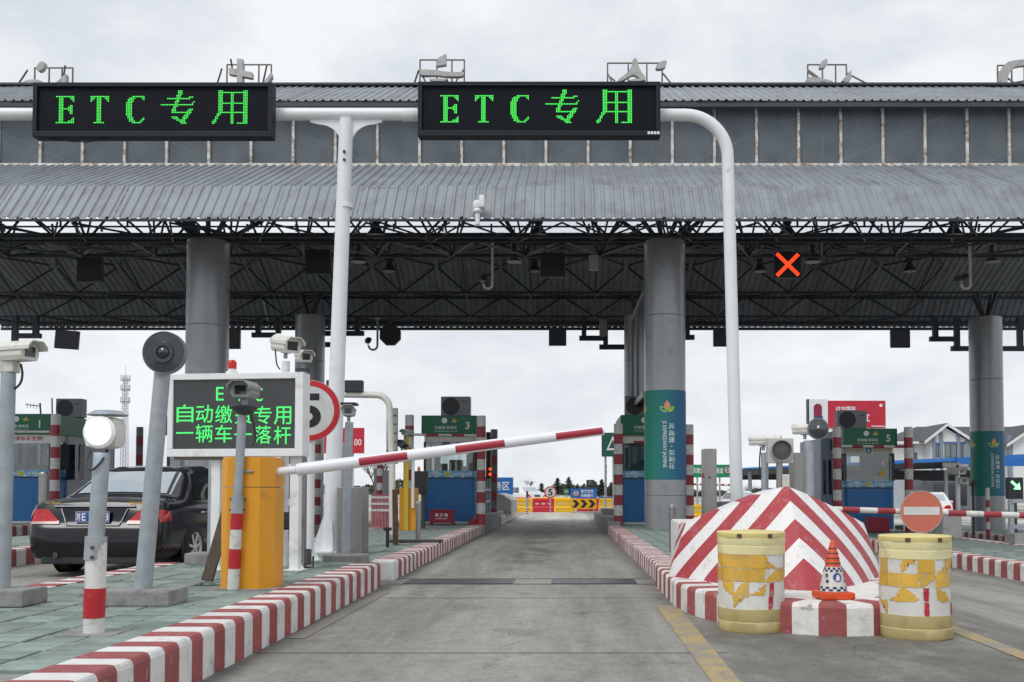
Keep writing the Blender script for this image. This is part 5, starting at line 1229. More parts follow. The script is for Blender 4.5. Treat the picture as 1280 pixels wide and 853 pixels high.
def barrel(px, pyb, pyt, wpx, label, seed, grid):
    g = G(px, pyb); D = g.y + wpx / 2 * g.y / F; x = X(px, D); r = wpx / 2 * g.y / F; h = .80 * (pyb - pyt) / 130; h = Z(pyt, g.y) ; T = thing('crash_barrel', label, 'barrel', (x, D, gz(x)))
    random.seed(seed); ph = [random.uniform(0, 6.28) for _ in range(4)]
    def warp(b, k=1.0):
        for p in b.v:
            a = math.atan2(p.y, p.x); q = 1 + .022 * k * math.sin(3 * a + ph[0] + p.z * 6) * math.sin(p.z / h * 3.1) + .016 * math.sin(5 * a + ph[1] + p.z * 9); p.x *= q; p.y *= q
        return b
    n = 56
    b = MB(); b.lathe([(r * .96, 0), (r * .99, .015), (r * .99, h * .10), (r * .965, h * .11), (r * .985, h * .13), (r * .985, h * .235)], n); warp(b).out('base_section', BP, T, 40)
    b = MB(); b.lathe([(r * .965, h * .235 + .03 * 0 + (k * (h * .545) / 10)) for k in range(11)], n, cap=False); warp(b).out('tape_wrap', BM, T, 60)
    rows_ = len(grid); dz = h * .545 / rows_; da = 27.0
    for gj, row in enumerate(grid):
        for gi, ch in enumerate(row):
            if ch == '.': continue
            z1_ = h * .78 - gj * dz; a_ = -95 + gi * da + (random.uniform(-2, 2)); torn = {'Y': .0, 'y': .55, 't': .95, 'R': .1, 'r': .7}[ch]; wd_ = da if ch not in 'Rr' else 9
            warp(tape_patch(T, r * .965, a_ + (0 if ch not in 'Rr' else 8), a_ + (0 if ch not in 'Rr' else 8) + wd_ - .5, z1_ - dz + .003, z1_ - .002, TAPEY, torn, .0035 + .0006 * ((gi + gj) % 2))).out('tape_patch', TAPEY if ch not in 'Rr' else TAPER, T, 60)
    b = MB(); b.lathe([(r * .985, h * .78), (r * .985, h * .86), (r * .97, h * .865), (r * .99, h * .885), (r * .99, h * .945)], n); warp(b).out('upper_section', BPT, T, 40)
    b = MB(); b.lathe([(r * .99, h * .945), (r * 1.0, h * .95), (r * 1.0, h * .992), (r * .98, h), (r * .2, h + .012), (.001, h + .012)], n); b.out('lid', LIDM, T, 40)
    for a in (-120, -68, 20, 110):
        g_ = MB(); g_.box(r * .985, r * 1.012, -.02, .02, h * .945, h * .985, .004); g_.xf(Matrix.Rotation(R(a), 4, 'Z')); g_.out('lid_clip', RUST, T)
    random.seed(seed); return T
barrel(938, 793, 666, 87, 'peeling yellow crash barrel standing beside the traffic cone, toward the open lane', 3, ['yYYYt.Yy', 'YYYYyYyY', '.yytR.tY', '..t.R.rt'])
barrel(1142, 802, 671, 90, 'peeling yellow crash barrel standing below the faded no entry disc', 11, ['Y.tYty.Y', 'YYYyYYry', '.tyRy.tR', 't..R.R..'])

# ------------------------------------------------------------------ traffic cone on the kerb nose
D = 7.72; T = thing('traffic_cone', 'orange and white traffic cone with blue checker bands on the kerb nose', 'cone', (X(1040, D), D, .242), R(8)); OR = mat('cone_orange', lin('d4512c'), .5, 0, .1, 5, dirt=((.3, .16, .1), .3, 8))
s_ = D / F; H = 72 * s_
b = MB(); b.box(-.13, .13, -.13, .13, 0, .055, .012); b.out('foot', mat('cone_foot', lin('d94e1f'), .5, 0, .1, 6), T)
def cr(z): return .108 - .090 * (z - .055) / (H - .055)
b = MB(); b.lathe([(cr(.055), .055), (cr(H * .96), H * .96), (.012, H), (.001, H)], 32); b.out('body', OR, T, 40)
b = MB(); b.lathe([(cr(.06) + .003, .06), (cr(H * .55) + .003, H * .55)], 32, cap=False); b.out('white_sleeve', mat('cone_sleeve', (.66, .66, .64), .5, 0, .06, 6, dirt=((.4, .38, .34), .3, 9)), T, 40)
NV_ = mat('navy_print', lin('1f2d63'), .5); 
def cone_cells(z0, rows, n=22, hh=.018):
    b = MB()
    for j in range(rows):
        for k in range(n):
            if (k + j) % 2: continue
            a0, a1 = 2 * math.pi * k / n, 2 * math.pi * (k + 1) / n; za, zc = z0 + j * hh, z0 + (j + 1) * hh
            b.add([((cr(z) + .0045) * math.cos(a), (cr(z) + .0045) * math.sin(a), z) for a, z in ((a0, za), (a1, za), (a1, zc), (a0, zc))], [(0, 1, 2, 3)])
    return b
cone_cells(.064, 2).out('checker_band', NV_, T); cone_cells(H * .55 - .040, 2).out('checker_band', NV_, T)
def cfn(u, z): r_ = cr(z) + .005; a = -math.pi / 2 + u / r_; return (r_ * math.cos(a), r_ * math.sin(a), z)
b = MB(); n = 24; zc2 = .055 + (H * .55) * .46
b.add([cfn(.036 * math.cos(2 * math.pi * k / n), zc2 + .036 * math.sin(2 * math.pi * k / n)) for k in range(n)], [tuple(range(n))]); b.out('round_logo', mat('logo_blue', lin('2a4f93'), .5), T)
b = MB(); b.add([cfn(*p) for p in ((-.012, zc2 - .02), (.012, zc2 - .02), (.010, zc2 + .008), (0, zc2 + .024), (-.010, zc2 + .008))], [(0, 1, 2, 3, 4)]); b.v = [v * 1.0 + Vector((0, -.003, 0)) for v in b.v]; b.out('logo_mark', TEXTW, T)
b = MB()
for a_ in (-.085, .085): b.text('苏', a_, zc2 + .012, 0, h=.035, bold=.03, fn=cfn); b.text('高', a_, zc2 - .03, 0, h=.03, bold=.03, fn=cfn)
b.out('side_lettering', NV_, T)
for k in range(4): b = MB(); z_ = H * (.60 + .085 * k); b.lathe([(cr(z_) + .002, z_), (cr(z_) + .003, z_ + .004), (cr(z_) + .002, z_ + .008)], 28, cap=False); b.out('dark_ring', DGREY, T, 40)

# ------------------------------------------------------------------ devices behind the nose
bollard(840.5, 630, 13.9, ZI4, 'stainless steel bollard at the foot of the bannered column', .052)
D = 13.1; T = thing('steel_cabinet', 'tall brushed steel cabinet between the bannered column and the bent gantry post', 'cabinet', (X(887, D), D, ZI4))
b = MB(); b.box(X(880.5, D), X(896, D), D, D + .3, ZI4, Z(561, D), .006); b.out('body', STEEL, T, None, True)
b = MB(); b.box(X(882.5, D - .01), X(895, D - .01), D - .008, D, ZI4 + .05, Z(564, D), .002); b.out('door', STEEL, T, None, True)
b = MB(); b.lathe([(.001, -.02), (.012, -.018), (.015, 0)], 14, (X(887, D), D - .008, Z(597, D)), 'y'); b.out('lock', DGREY, T, None, True)
b = MB(); b.box(X(879.3, D), X(880.5, D), D + .05, D + .2, Z(597, D), Z(592, D)); b.out('red_label', REDP, T, None, True)
D = 12.6; T = thing('camera_post', 'grey post with long cream camera and hanging cable beside the square signal lamp', 'camera post', (X(956, D), D, ZI4))
b = MB(); b.cyl((X(956, D), D, ZI4), (X(956, D), D, Z(566, D)), .048, n=20); b.out('pole', GALV, T, 40, True); cctv(T, W(954, 551, D), R(72), 0, .36, .13, .12)
cable(T, [W(951, 559, D), W(949.5, 575, D), W(950, 595, D), W(952, 600, D)], .010)
D = 12.3; T = thing('signal_lamp', 'square grey signal lamp box with one dark round lens on a steel post', 'signal', (X(976, D), D, ZI4))
b = MB(); b.cyl((X(976, D), D + .08, ZI4), (X(976, D), D + .08, Z(578, D)), .042, n=20); b.out('post', STEEL, T, 40, True)
b = MB(); b.box(X(960.5, D), X(992.5, D), D, D + .16, Z(579, D), Z(548, D), .01); b.out('box', mat('grey_box', (.50, .50, .48), .5, 0, .08, 4), T, None, True)
b = MB(); c_ = W(976.5, 563.5, D); r_ = 13.5 * D / F; b.lathe([(r_, .0), (r_, -.05), (r_ * .92, -.05), (r_ * .90, -.005)], 36, c_, 'y', cap=False); b.out('visor_ring', mat('ring_grey', (.34, .34, .33), .5, .1), T, 40, True)
b = MB(); b.lathe([(.001, -.016), (r_ * .6, -.012), (r_ * .91, -.004)], 36, c_, 'y', cap=False); b.out('lens', mat('unlit_lens', (.085, .085, .09), .35, 0, .2, 30), T, 40, True)
b = MB(); b.box(X(978.5, D), X(987.5, D), D + .02, D + .12, Z(610, D), Z(593, D), .01); b.out('junction_box', OFFWHITE, T, None, True)
D = 13.3; T = thing('steel_cabinet', 'brushed steel cabinet behind the square signal lamp', 'cabinet', (X(998, D), D, ZI4))
b = MB(); b.box(X(992, D), X(1004.5, D), D, D + .3, ZI4, Z(566, D), .006); b.out('body', STEEL, T, None, True); b = MB(); b.box(X(993, D), X(1003.5, D), D - .006, D, ZI4 + .05, Z(569, D)); b.out('door', STEEL, T, None, True)
D = 12.5; T = thing('disc_post', 'grey post with cream camera and round black mirror disc above the chevron nose', 'camera post', (X(1011, D), D, ZI4))
b = MB(); b.cyl((X(1012, D), D, ZI4), (X(1011, D), D, Z(551, D)), .062, n=20); b.out('pole', GALV, T, 40, True); cctv(T, W(1006, 537, D), R(64), 0, .30, .14, .12)
c_ = W(1023, 536, D - .12); r_ = 13.2 * D / F
b = MB(); b.lathe([(r_, .0), (r_, .04), (r_ * .8, .06)], 36, c_, 'y'); b.out('disc_housing', MATS['grey_housing'], T, 40, True)
b = MB(); b.lathe([(.001, -.03), (r_ * .5, -.022), (r_ * .93, -.002)], 36, c_, 'y', cap=False); b.out('mirror', mat('mirror_disc', (.10, .11, .12), .08, .7, .2, 3), T, 40, True)

# ------------------------------------------------------------------ closed boom with no entry disc
D = 13.8; bar(W(1030, 636.4, D), W(1295, 645, D), .042, 12, 'closed red and white boom across the closed lane', first=1, nm='barrier_boom', cat='boom')
q = W(1152, 640, D - .08); r_ = 26.3 * D / F; T = thing('no_entry_sign', 'faded orange no entry disc with white bar hung on the closed boom', 'road sign', q)
b = MB(); b.lathe([(r_, .012), (r_, 0)], 48, (0, 0, 0), 'y'); b.out('plate', mat('faded_no_entry', lin('c9705a'), .55, 0, .08, 5, spot=((.60, .52, .46), .74, 7, .05), spot2=((.32, .10, .07), .70, 6, .1)), T, 40)
n = 48; b = MB()
for k_ in (r_ * 1.0, r_ * .965): b.v += [Vector((k_ * math.cos(2 * math.pi * k / n), -.003, k_ * math.sin(2 * math.pi * k / n))) for k in range(n)]
b.f = [(k, (k + 1) % n, (k + 1) % n + n, k + n) for k in range(n)]; b.m = [0] * n; b.out('rim', mat('faded_rim', (.50, .42, .38), .5, 0, .1), T)
b = MB(); b.box(-r_ * .85, r_ * .85, -.004, -.0005, -r_ * .18 + .01, r_ * .2 + .01); b.out('white_bar', mat('bar_white', (.66, .66, .63), .5, 0, .08, 8), T)
for dx in (-.08, .08): b = MB(); b.tube([(dx, .012, .03), (dx, .09, .05), (dx, .13, 0), (dx, .09, -.05), (dx, .012, -.03)], .006, 5); b.out('strap', GALV, T)

# ------------------------------------------------------------------ things on the far right islands
zR = gz(12)
T = thing('camera_post', 'white post with cluster of cameras before the police checkpoint', 'camera post', (X(1197, 26), 26, zR + .27))
b = MB(); b.cyl((X(1197, 26), 26, zR + .2), (X(1197, 26), 26, Z(586, 26)), .06, n=14); b.out('pole', WHITE, T, 40, True)
cctv(T, W(1196, 589, 25.8), R(20), 0, .45, .26, .18); cctv(T, W(1188, 582, 25.9), R(60), 0, .36, .16, .14); cctv(T, W(1202, 584, 26), R(-60), 0, .36, .16, .14); cctv(T, W(1204, 601, 25.8), R(-10), 0, .34, .2, .16)
b = MB(); b.cyl((X(1216, 27), 27, zR + .27), (X(1216, 27), 27, Z(603, 27)), .03, n=10); b.box(X(1213, 27), X(1219, 27), 26.9, 27.1, Z(608, 27), Z(601, 27), .01); tag(b.out('thin_signal_post', DARK, smooth=40), 'thin black post with small box head before the police checkpoint', 'post')
striped_post(X(1234, 25.5), 25.5, zR + .28, Z(610, 25.5), 'short red and white striped post in front of the far bannered column', .05, 6)
T = thing('arrow_signal', 'black lane signal with lit green diagonal arrow beside the far bannered column', 'signal', (X(1270, 22), 22, zR + .28))
b = MB(); b.box(X(1260, 22), X(1279, 22), 22, 22.15, Z(624, 22), Z(597, 22), .01); b.out('housing', DARK, T, None, True)
b = MB(); b.box(X(1268, 22), X(1272, 22), 22.05, 22.1, zR + .28, Z(624, 22)); b.out('post', DGREY, T, None, True)
def arrow(b, px, py, D, L_, ang):
    c = W(px, py, D); pts = [(-1, -.2), (.1, -.2), (.1, -.75), (1, 0), (.1, .75), (.1, .2), (-1, .2)]; a = R(ang); b.add([(c.x + (p * math.cos(a) - q * math.sin(a)) * L_, D, c.z + (p * math.sin(a) + q * math.cos(a)) * L_) for p, q in pts], [(0, 1, 5, 6), (2, 3, 4), (1, 2, 4, 5)])
b = MB(); arrow(b, 1270, 607, 21.98, .14, -42); b.out('lit_arrow', mat('led_green_white', (.3, .6, .3), .4, emit=(.25, 1.0, .35), estr=2.0), T, None, True)
T = thing('guard_rail', 'grey steel guard rail on the far island below the green arrow', 'rail', (X(1272, 21), 21, zR + .28)); zf = zR + .28
for xx in (X(1263, 21), X(1290, 21), X(1320, 21)): b = MB(); b.box(xx - .05, xx + .05, 20.95, 21.05, zf, Z(626, 21), .01); b.out('upright', GALV, T, None, True)
for py in (629, 645, 661): b = MB(); b.box(X(1263, 21), X(1322, 21), 20.93, 20.97, Z(py, 21), Z(py - 5, 21), .004); b.out('rail', GALV, T, None, True)
b = MB(); b.box(X(1262, 20.5), X(1330, 20.5), 20.3, 20.8, zR, Z(667, 20.5), .02); tag(b.out('concrete_plinth', CONC), 'grey concrete plinth below the steel guard rail', 'plinth')
b = MB(); q = W(1190, 655, 24); b.box(X(1178, 24), X(1202, 24), 24, 24.8, zR + .2, Z(640, 24), .03); tag(b.out('concrete_block', PALECONC), 'pale concrete block behind the closed boom near booth 5', 'block')

# ================================================================== THINGS HUNG UNDER THE CANOPY
def hung_box(px, py, wpx, hpx, D, label, m=DARK, rods=True, rodtop=None, nm='hanging_signal', ry=0, face=None):
    c = W(px, py, D); w_, h_ = wpx * D / F, hpx * D / F; T = thing(nm, label, 'signal', c)
    b = MB(); b.box(-w_ / 2, w_ / 2, -.07, .07, -h_ / 2, h_ / 2, .012); b.xf(Matrix.Rotation(ry, 4, 'Y')); b.out('casing', m, T)
    b = MB(); b.box(-w_ / 2 + .03, w_ / 2 - .03, -.078, -.071, -h_ / 2 + .03, h_ / 2 - .03); b.xf(Matrix.Rotation(ry, 4, 'Y')); b.out('face', face or DGREY, T)
    if rods:
        zt = (rodtop if rodtop else Z(py - hpx / 2 - 14, D)) - c.z
        for s_ in (-1, 1): b = MB(); b.cyl((s_ * w_ * .32, 0, h_ / 2 - .01), (s_ * w_ * .32, 0, zt), .014, n=6); b.out('rod', DGREY, T)
    return T
hung_box(84, 425, 29, 23, 31.0, 'black box signal tilted under the rear eave, beside the strobe lamp sightline', ry=R(4))
hung_box(290, 423, 21, 27, 31.0, 'black box signal under the rear eave hard beside the grey column')
hung_box(697, 421, 22, 23, 31.0, 'black box signal under the rear eave above the raised boom tip')
hung_box(902, 422, 21, 23, 31.0, 'black box signal under the rear eave beside the bent gantry post')
hung_box(1125, 424, 24, 22, 31.0, 'black box signal under the rear eave between booth 5 and the far column')
def octa(px, py, rpx, D, label):
    c = W(px, py, D); T = thing('hanging_signal', label, 'signal', c); r_ = rpx * D / F
    b = MB(); b.prism([(r_ * 1.08 * math.cos(R(22.5 + 45 * k)), r_ * 1.08 * math.sin(R(22.5 + 45 * k))) for k in range(8)], -.08, .08); b.out('casing', DARK, T); b = MB(); b.cyl((0, 0, r_), (0, 0, r_ + .4), .02, n=6); b.out('rod', DGREY, T)
octa(488, 419, 13, 31.0, 'black octagonal signal under the rear eave beside the slender camera hook')
DKL = mat('dark_led_face', (.018, .018, .022), .5, 0, .4, 40)
for px, py, lab in ((113, 338, 'unlit square lane signal among the trusses above the sedan lane'), (398, 328, 'unlit square lane signal among the trusses beside the bracketed gantry post'), (691, 332, 'unlit square lane signal among the trusses above the open lane')):
    hung_box(px, py, 31, 31, 23.0, lab, rods=True, face=DKL)
T = hung_box(984, 332, 33, 33, 23.0, 'black square lane signal lit with a red cross', face=DKL); r_ = 14.5 * 23 / F
b = MB()
for a in (45, -45):
    ca, sa = math.cos(R(a)), math.sin(R(a)); k = -r_ * 1.32
    while k <= r_ * 1.32 + .001:
        for o_ in (-.032, 0, .032):
            x_, z_ = ca * k - sa * o_, sa * k + ca * o_; b.add([(x_ + .0165 * math.cos(R(60 * i)), -.082, z_ + .0165 * math.sin(R(60 * i))) for i in range(6)], [tuple(range(6))])
        k += .034
b.out('red_cross', LEDR, T)
# bell lamps
def bell(px, py, D, label):
    c = W(px, py, D); T = thing('bell_lamp', label, 'lamp', c, group='bell lamps under the canopy'); s_ = .56
    b = MB(); b.lathe([(.40 * s_, -.02), (.39 * s_, .0), (.25 * s_, .10), (.16 * s_, .2), (.12 * s_, .26)], 24); b.out('reflector', DGREY, T, 40)
    b = MB(); b.lathe([(.07, .24), (.10, .26), (.10, .5), (.08, .53), (.03, .55)], 16); b.out('ballast', DGREY, T, 40)
    b = MB(); b.lathe([(.001, -.05), (.11, -.04), (.215, -.018)], 24, cap=False); b.out('diffuser', mat('lamp_diffuser', (.30, .30, .29), .4), T, 40)
    b = MB(); b.cyl((0, 0, .5), (0, 0, .95), .018, n=6); b.out('rod', DGREY, T)
for px, py, D, lb in ((470, 294, 21.2, 0), (673, 294, 21.2, 0), (984, 294, 21.2, 0), (1192, 294, 21.2, 0), (448, 327, 26.5, 1), (643, 327, 26.5, 1), (1016, 327, 26.5, 1), (1240, 327, 26.5, 1), (487, 339, 29, 2), (668, 339, 29, 2), (1137, 339, 29, 2), (950, 339, 29, 2)):
    bell(px, py, D, ['dark bell lamp hanging against the bright gap under the front eave', 'dark bell lamp with pale underside among the middle trusses', 'dark bell lamp hanging low among the rear trusses'][lb])
# J-shaped camera hooks
def hook(px, pyt, pyb, D, label, m=OFFWHITE):
    a = W(px, pyt, D); T = thing('camera_hook', label, 'camera mount', a); L_ = (pyb - pyt) * D / F; r_ = 5.5 * D / F
    pts = [(0, 0, 0), (0, 0, -L_ + r_)] + [(-r_ + r_ * math.cos(R(-180 * k / 8)), 0, -L_ + r_ + r_ * math.sin(R(-180 * k / 8))) for k in range(1, 9)]
    b = MB(); b.tube(pts, .035, 10); b.out('bent_pipe', m, T, 50); b = MB(); b.lathe([(.09, -.02), (.09, .02)], 16); b.out('flange', m, T, 40)
    cctv(T, Vector(pts[-1]) + Vector((-.02, 0, .16)), R(20), 0, .26, .17, .15, DGREY, world=False)
hook(615.5, 302, 362, 24, 'white hook pipe holding a dark camera among the trusses above the open lane')
hook(1212, 302, 362, 24, 'white hook pipe holding a dark camera among the trusses above booth 5')
hook(472, 398, 438, 31, 'slender grey hook pipe with dark camera under the rear eave', GALV)
b = MB(); c_ = W(742, 329, 24); b.box(-.12, .12, -.06, .06, -.19, .19, .015); o = tag(b.out('white_box', mat('box_white', (.42, .42, .41), .5)), 'small pale box hanging among trusses beside the big column', 'box'); o.location = c_
b = MB(); c_ = W(754, 410, 30); b.box(-.12, .12, -.08, .08, -.26, .26, .015); o = tag(b.out('grey_box', mat('box_grey', (.24, .24, .23), .5)), 'slim grey box fixed on the hanging steel bracket beside the rear column', 'box'); o.location = c_
# stepped hanging brackets
def brk(pts, D, label):
    T = thing('hanging_bracket', label, 'bracket', W(*pts[0][:2], D))
    for k, (a, c, d_, e) in enumerate(pts_pairs(pts)):
        b = MB(); p, q = W(a, c, D), W(d_, e, D); h = .075
        b.box(min(p.x, q.x) - h, max(p.x, q.x) + h, D - h + .002 * k, D + h + .002 * k, min(p.z, q.z) - h, max(p.z, q.z) + h); b.out('bar', TR, T, None, True)
def pts_pairs(p): return p
brk([(19, 398, 19, 425), (45, 398, 45, 418), (19, 420, 48, 420)], 30.6, 'stepped dark steel bracket hanging under the eave beyond the strobe lamp')
brk([(323, 398, 323, 418), (348, 398, 348, 414), (318, 419, 341, 419)], 30.6, 'stepped dark steel bracket hanging under the eave behind the hooded camera')
brk([(405, 417, 452, 417), (447, 400, 447, 416), (405, 431, 416, 431)], 30.6, 'stepped dark steel bracket hanging under the eave crossing the bracketed gantry post')
brk([(730, 398, 730, 422), (727, 423, 757, 423), (757, 402, 757, 434), (752, 434, 780, 434)], 30.6, 'stepped dark steel bracket under the eave beside the rear column of the bannered pair')
brk([(859, 400, 859, 422), (857, 422, 865, 422)], 30.6, 'short dark steel bracket under the eave between the bannered column and bent post')
brk([(1169, 398, 1169, 424), (1165, 424, 1196, 424), (1196, 400, 1196, 436), (1192, 436, 1222, 436), (1254, 436, 1290, 436), (1275, 400, 1275, 436)], 30.6, 'stepped dark steel brackets under the eave on the far bannered column')
# pan camera on the front roof
D = 19.2; T = thing('roof_camera', 'white pan camera with box housing standing on the front roof edge', 'camera', W(597, 272, D))
b = MB(); b.cyl((0, 0, -.15), (0, 0, .16), .05, n=12); b.lathe([(.09, .1), (.10, .13), (.06, .2)], 16); b.out('stem', WHITE, T, 40)
b = MB(); b.lathe([(.001, .36), (.08, .33), (.10, .26), (.08, .19), (.001, .17)], 18); b.out('pan_head', WHITE, T, 40); b = MB(); b.box(.04, .15, -.16, .12, .17, .42, .03); b.out('housing', WHITE, T, 40)
# ------------------------------------------------------------------ roof-top letters seen edge-on on their frames
LET = mat('letter_tin', (.42, .42, .41), .55, .2, .12, 5, dirt=((.24, .22, .20), .35, 4)); FRS = mat('letter_frame_steel', (.16, .145, .13), .6, .2, .2, 6)
def letter(px0, px1, pyt, strokes, label, stays):
    D = CD - .1; c = W((px0 + px1) / 2, 108, D); z0 = RG[1] + .03; T = thing('rooftop_letter', label, 'letter', (c.x, D, z0)); s_ = D / F
    def loc(px, py): q = W(px, py, D); return (q.x - c.x, q.z - z0)
    for px in (px0, px1, px0 + (px1 - px0) * .38, px0 + (px1 - px0) * .72):
        u, z = loc(px, pyt); b = MB(); b.cyl((u, .3, 0), (u, .3, z), .022, n=6); b.out('frame_upright', FRS, T)
    u0, z = loc(px0, pyt); u1, _ = loc(px1, pyt); b = MB(); b.cyl((u0, .3, z), (u1, .3, z), .022, n=6); b.out('frame_rail', FRS, T)
    for (a, c1, d_, e) in stays: p, q = loc(a, c1), loc(d_, e); b = MB(); b.cyl((p[0], .3, p[1]), (q[0], -.1, max(q[1], 0)), .024, n=6); b.out('stay', FRS, T)
    for st in strokes:
        pts = [loc(*p) for p in st]
        for _ in range(2 if len(st) != 4 else 0): pts = [q for i in range(len(pts)) for q in ((pts[i][0] * .75 + pts[(i + 1) % len(pts)][0] * .25, pts[i][1] * .75 + pts[(i + 1) % len(pts)][1] * .25), (pts[i][0] * .25 + pts[(i + 1) % len(pts)][0] * .75, pts[i][1] * .25 + pts[(i + 1) % len(pts)][1] * .75))]
        b = MB(); e_ = .006 * strokes.index(st); b.prism([(u, max(z, -.02)) for u, z in pts], -.07 - e_, .08 + e_); b.out('letter_stroke', LET, T)
letter(36, 84, 79, [[(46, 88), (50, 79), (58, 78), (56, 87), (50, 91)], [(30, 108), (30, 103), (45, 100), (57, 104), (57, 108)], [(70, 106), (84, 94), (84, 104), (78, 108)]], 'tin rooftop letter piece on a frame above the first ETC board', [(8, 110, 37, 90), (70, 106, 84, 84)])
letter(279, 335, 75, [[(297, 75), (304, 75), (304, 108), (297, 108)], [(287, 86), (316, 92), (316, 99), (287, 94)], [(329, 106), (340, 92), (341, 97), (334, 108)]], 'cross shaped tin rooftop letter on a frame above the first ETC board', [(265, 104, 279, 88), (323, 104, 335, 84), (287, 88, 290, 76)])
letter(523, 579, 69, [[(524, 96), (524, 88), (545, 89), (565, 92), (579, 91), (580, 97), (560, 97), (545, 95)], [(545, 84), (548, 74), (558, 69), (558, 82)], [(537, 100), (560, 100), (556, 103), (540, 103)]], 'wide curved tin rooftop letter on a frame above the second ETC board', [(512, 110, 524, 90), (524, 86, 532, 103), (579, 80, 571, 103)])
letter(760, 829, 73, [[(769, 103), (788, 90), (791, 74), (796, 74), (799, 88), (808, 100), (805, 103), (795, 96), (790, 94), (777, 103)], [(818, 88), (822, 80), (833, 76), (833, 82), (830, 87)], [(781, 103), (799, 99), (806, 103)]], 'arrow shaped tin rooftop letter with a dish on a frame above the second ETC board', [(830, 86, 838, 110), (760, 88, 768, 103), (760, 86, 764, 103)])
letter(1013, 1062, 75, [[(1023, 86), (1026, 78), (1034, 74), (1033, 84), (1027, 87)], [(1006, 101), (1012, 97), (1028, 100), (1041, 103), (1041, 108), (1028, 108), (1020, 104), (1015, 108), (1009, 108)], [(1051, 103), (1063, 89), (1063, 100), (1057, 105)]], 'low tin rooftop letter pieces on a frame, standing clear of both ETC boards', [(1063, 86, 1081, 108), (1013, 84, 1028, 108), (1014, 82, 1031, 108)])
arc = [(1249, 108), (1249, 92), (1254, 82), (1262, 77), (1290, 75), (1290, 82), (1268, 84), (1262, 90), (1258, 99), (1258, 108)]
letter(1253, 1300, 76, [arc], 'large hooped tin rooftop letter cut by the frame edge', [(1255, 84, 1266, 108), (1258, 101, 1290, 101)])

# ================================================================== FAR PLAZA
YW = mat('barrier_yellow', lin('e8b614'), .5, 0, .08, 4); RW = mat('barrier_red', lin('c8203a'), .5, 0, .08, 4)
def wb_mesh(m):
    b = MB(); w_, h_ = 1.12, .72
    b.prismx([(-.22, 0), (.22, 0), (.22, .12), (.12, .30), (.12, h_ - .04), (.09, h_), (-.09, h_), (-.12, h_ - .04), (-.12, .30), (-.22, .12)], -w_ / 2, w_ / 2); return b.mesh('shell', m)
WBM = [wb_mesh(YW), wb_mesh(RW)]; SLOT = MB().box(-.09, .09, -.004, .004, -.045, .045, .003).mesh('slot', mat('slot_light', (.5, .5, .48), .7))
RIBM = MB().box(-.5, .5, -.015, .015, -.02, .02, .005)
RIBS = [RIBM.mesh('rib', YW), RIBM.mesh('rib', RW)]
def water_barrier(x, D, k, label, grp):
    T = thing('water_barrier', label, 'barrier', (x, D, gz(x)), group=grp); child('shell', WBM[k], T)
    for u in (-.32, 0, .32): child('slot', SLOT, T, (u, -.124, .44))
    child('rib', RIBS[k], T, (0, -.21, .2)); child('rib', RIBS[k], T, (0, -.125, .60))
for i in range(9): water_barrier(X(624, 50) + 1.15 * i, 50 + (.1 if i % 3 else 0), (0, 0, 1, 0, 1, 0, 0, 1, 0)[i], ('yellow' if (0, 0, 1, 0, 1, 0, 0, 1, 0)[i] == 0 else 'red') + ' plastic water barrier in the row closing the far end of the lane', 'water barriers across the lane end')
for i in range(6): water_barrier(X(628, 58) + 1.2 * i, 58, (0, 1, 0, 0, 1, 0)[i], ('yellow' if (0, 1, 0, 0, 1, 0)[i] == 0 else 'red') + ' plastic water barrier in the back row seen over the first row', 'water barriers in the back row')
for i in range(3): water_barrier(X(866, 46) + 1.15 * i, 46, (0, 1, 0)[i], ('yellow' if i != 1 else 'red') + ' plastic water barrier seen beside the big column past the striped post', 'water barriers past the column')
# signs at the barrier row
D = 48.5; q = W(688, 615.5, D); T = thing('speed_sign', 'small round speed sign reading 5 at the row of water barriers', 'road sign', (q.x, D, 0)); round_sign(T, q, 7.6 * D / F, '5'); b = MB(); b.cyl((q.x, D + .05, 0), (q.x, D + .05, q.z), .035, n=8); b.out('post', GALV, T, 40, True)
BS = mat('sign_blue', lin('2468b0'), .45, 0, .06, 4); YS_ = mat('sign_yellow', lin('e0a818'), .45, 0, .05, 4)
D = 48; T = thing('work_sign', 'blue and yellow work sign with black chevrons in front of water barriers', 'road sign', (X(729.5, D), D, 0))
b = MB(); b.box(X(713, D), X(746, D), D, D + .04, Z(623, D), Z(611, D)); b.out('blue_panel', BS, T, None, True)
b = MB(); b.box(X(713, D), X(745.5, D), D, D + .04, Z(636.5, D), Z(623.8, D)); b.out('yellow_panel', YS_, T, None, True)
b = MB()
for k in range(3):
    c_ = W(719.5 + 10 * k, 630, D - .01); s_ = .19; b.add([(c_.x + p * s_, D - .008, c_.z + q * s_) for p, q in ((-.9, 1), (.1, 1), (1, 0), (.1, -1), (-.9, -1), (0, 0))], [(0, 5, 2, 1), (5, 4, 3, 2)])
b.out('chevron_marks', mat('sign_black', (.012, .012, .014), .5), T, None, True)
b = MB(); b.text('前方安检', X(734, D), Z(614.2, D), D - .006, w=.62, h=.17, bold=.01); b.text('车辆慢行', X(734, D), Z(619.6, D), D - .006, w=.62, h=.17, bold=.01); b.out('lettering', TEXTW, T, None, True)
round_sign(T, W(720, 617, D - .02), .145, '5')
for px in (717, 742): b = MB(); b.cyl((X(px, D), D + .06, 0), (X(px, D), D + .06, Z(612, D)), .025, n=8); b.out('leg', GALV, T, None, True)
b = MB(); b.cyl((X(714, D), D - .2, .06), (X(747, D), D - .2, .06), .025, n=6); b.out('foot_rail', GALV, T, None, True)
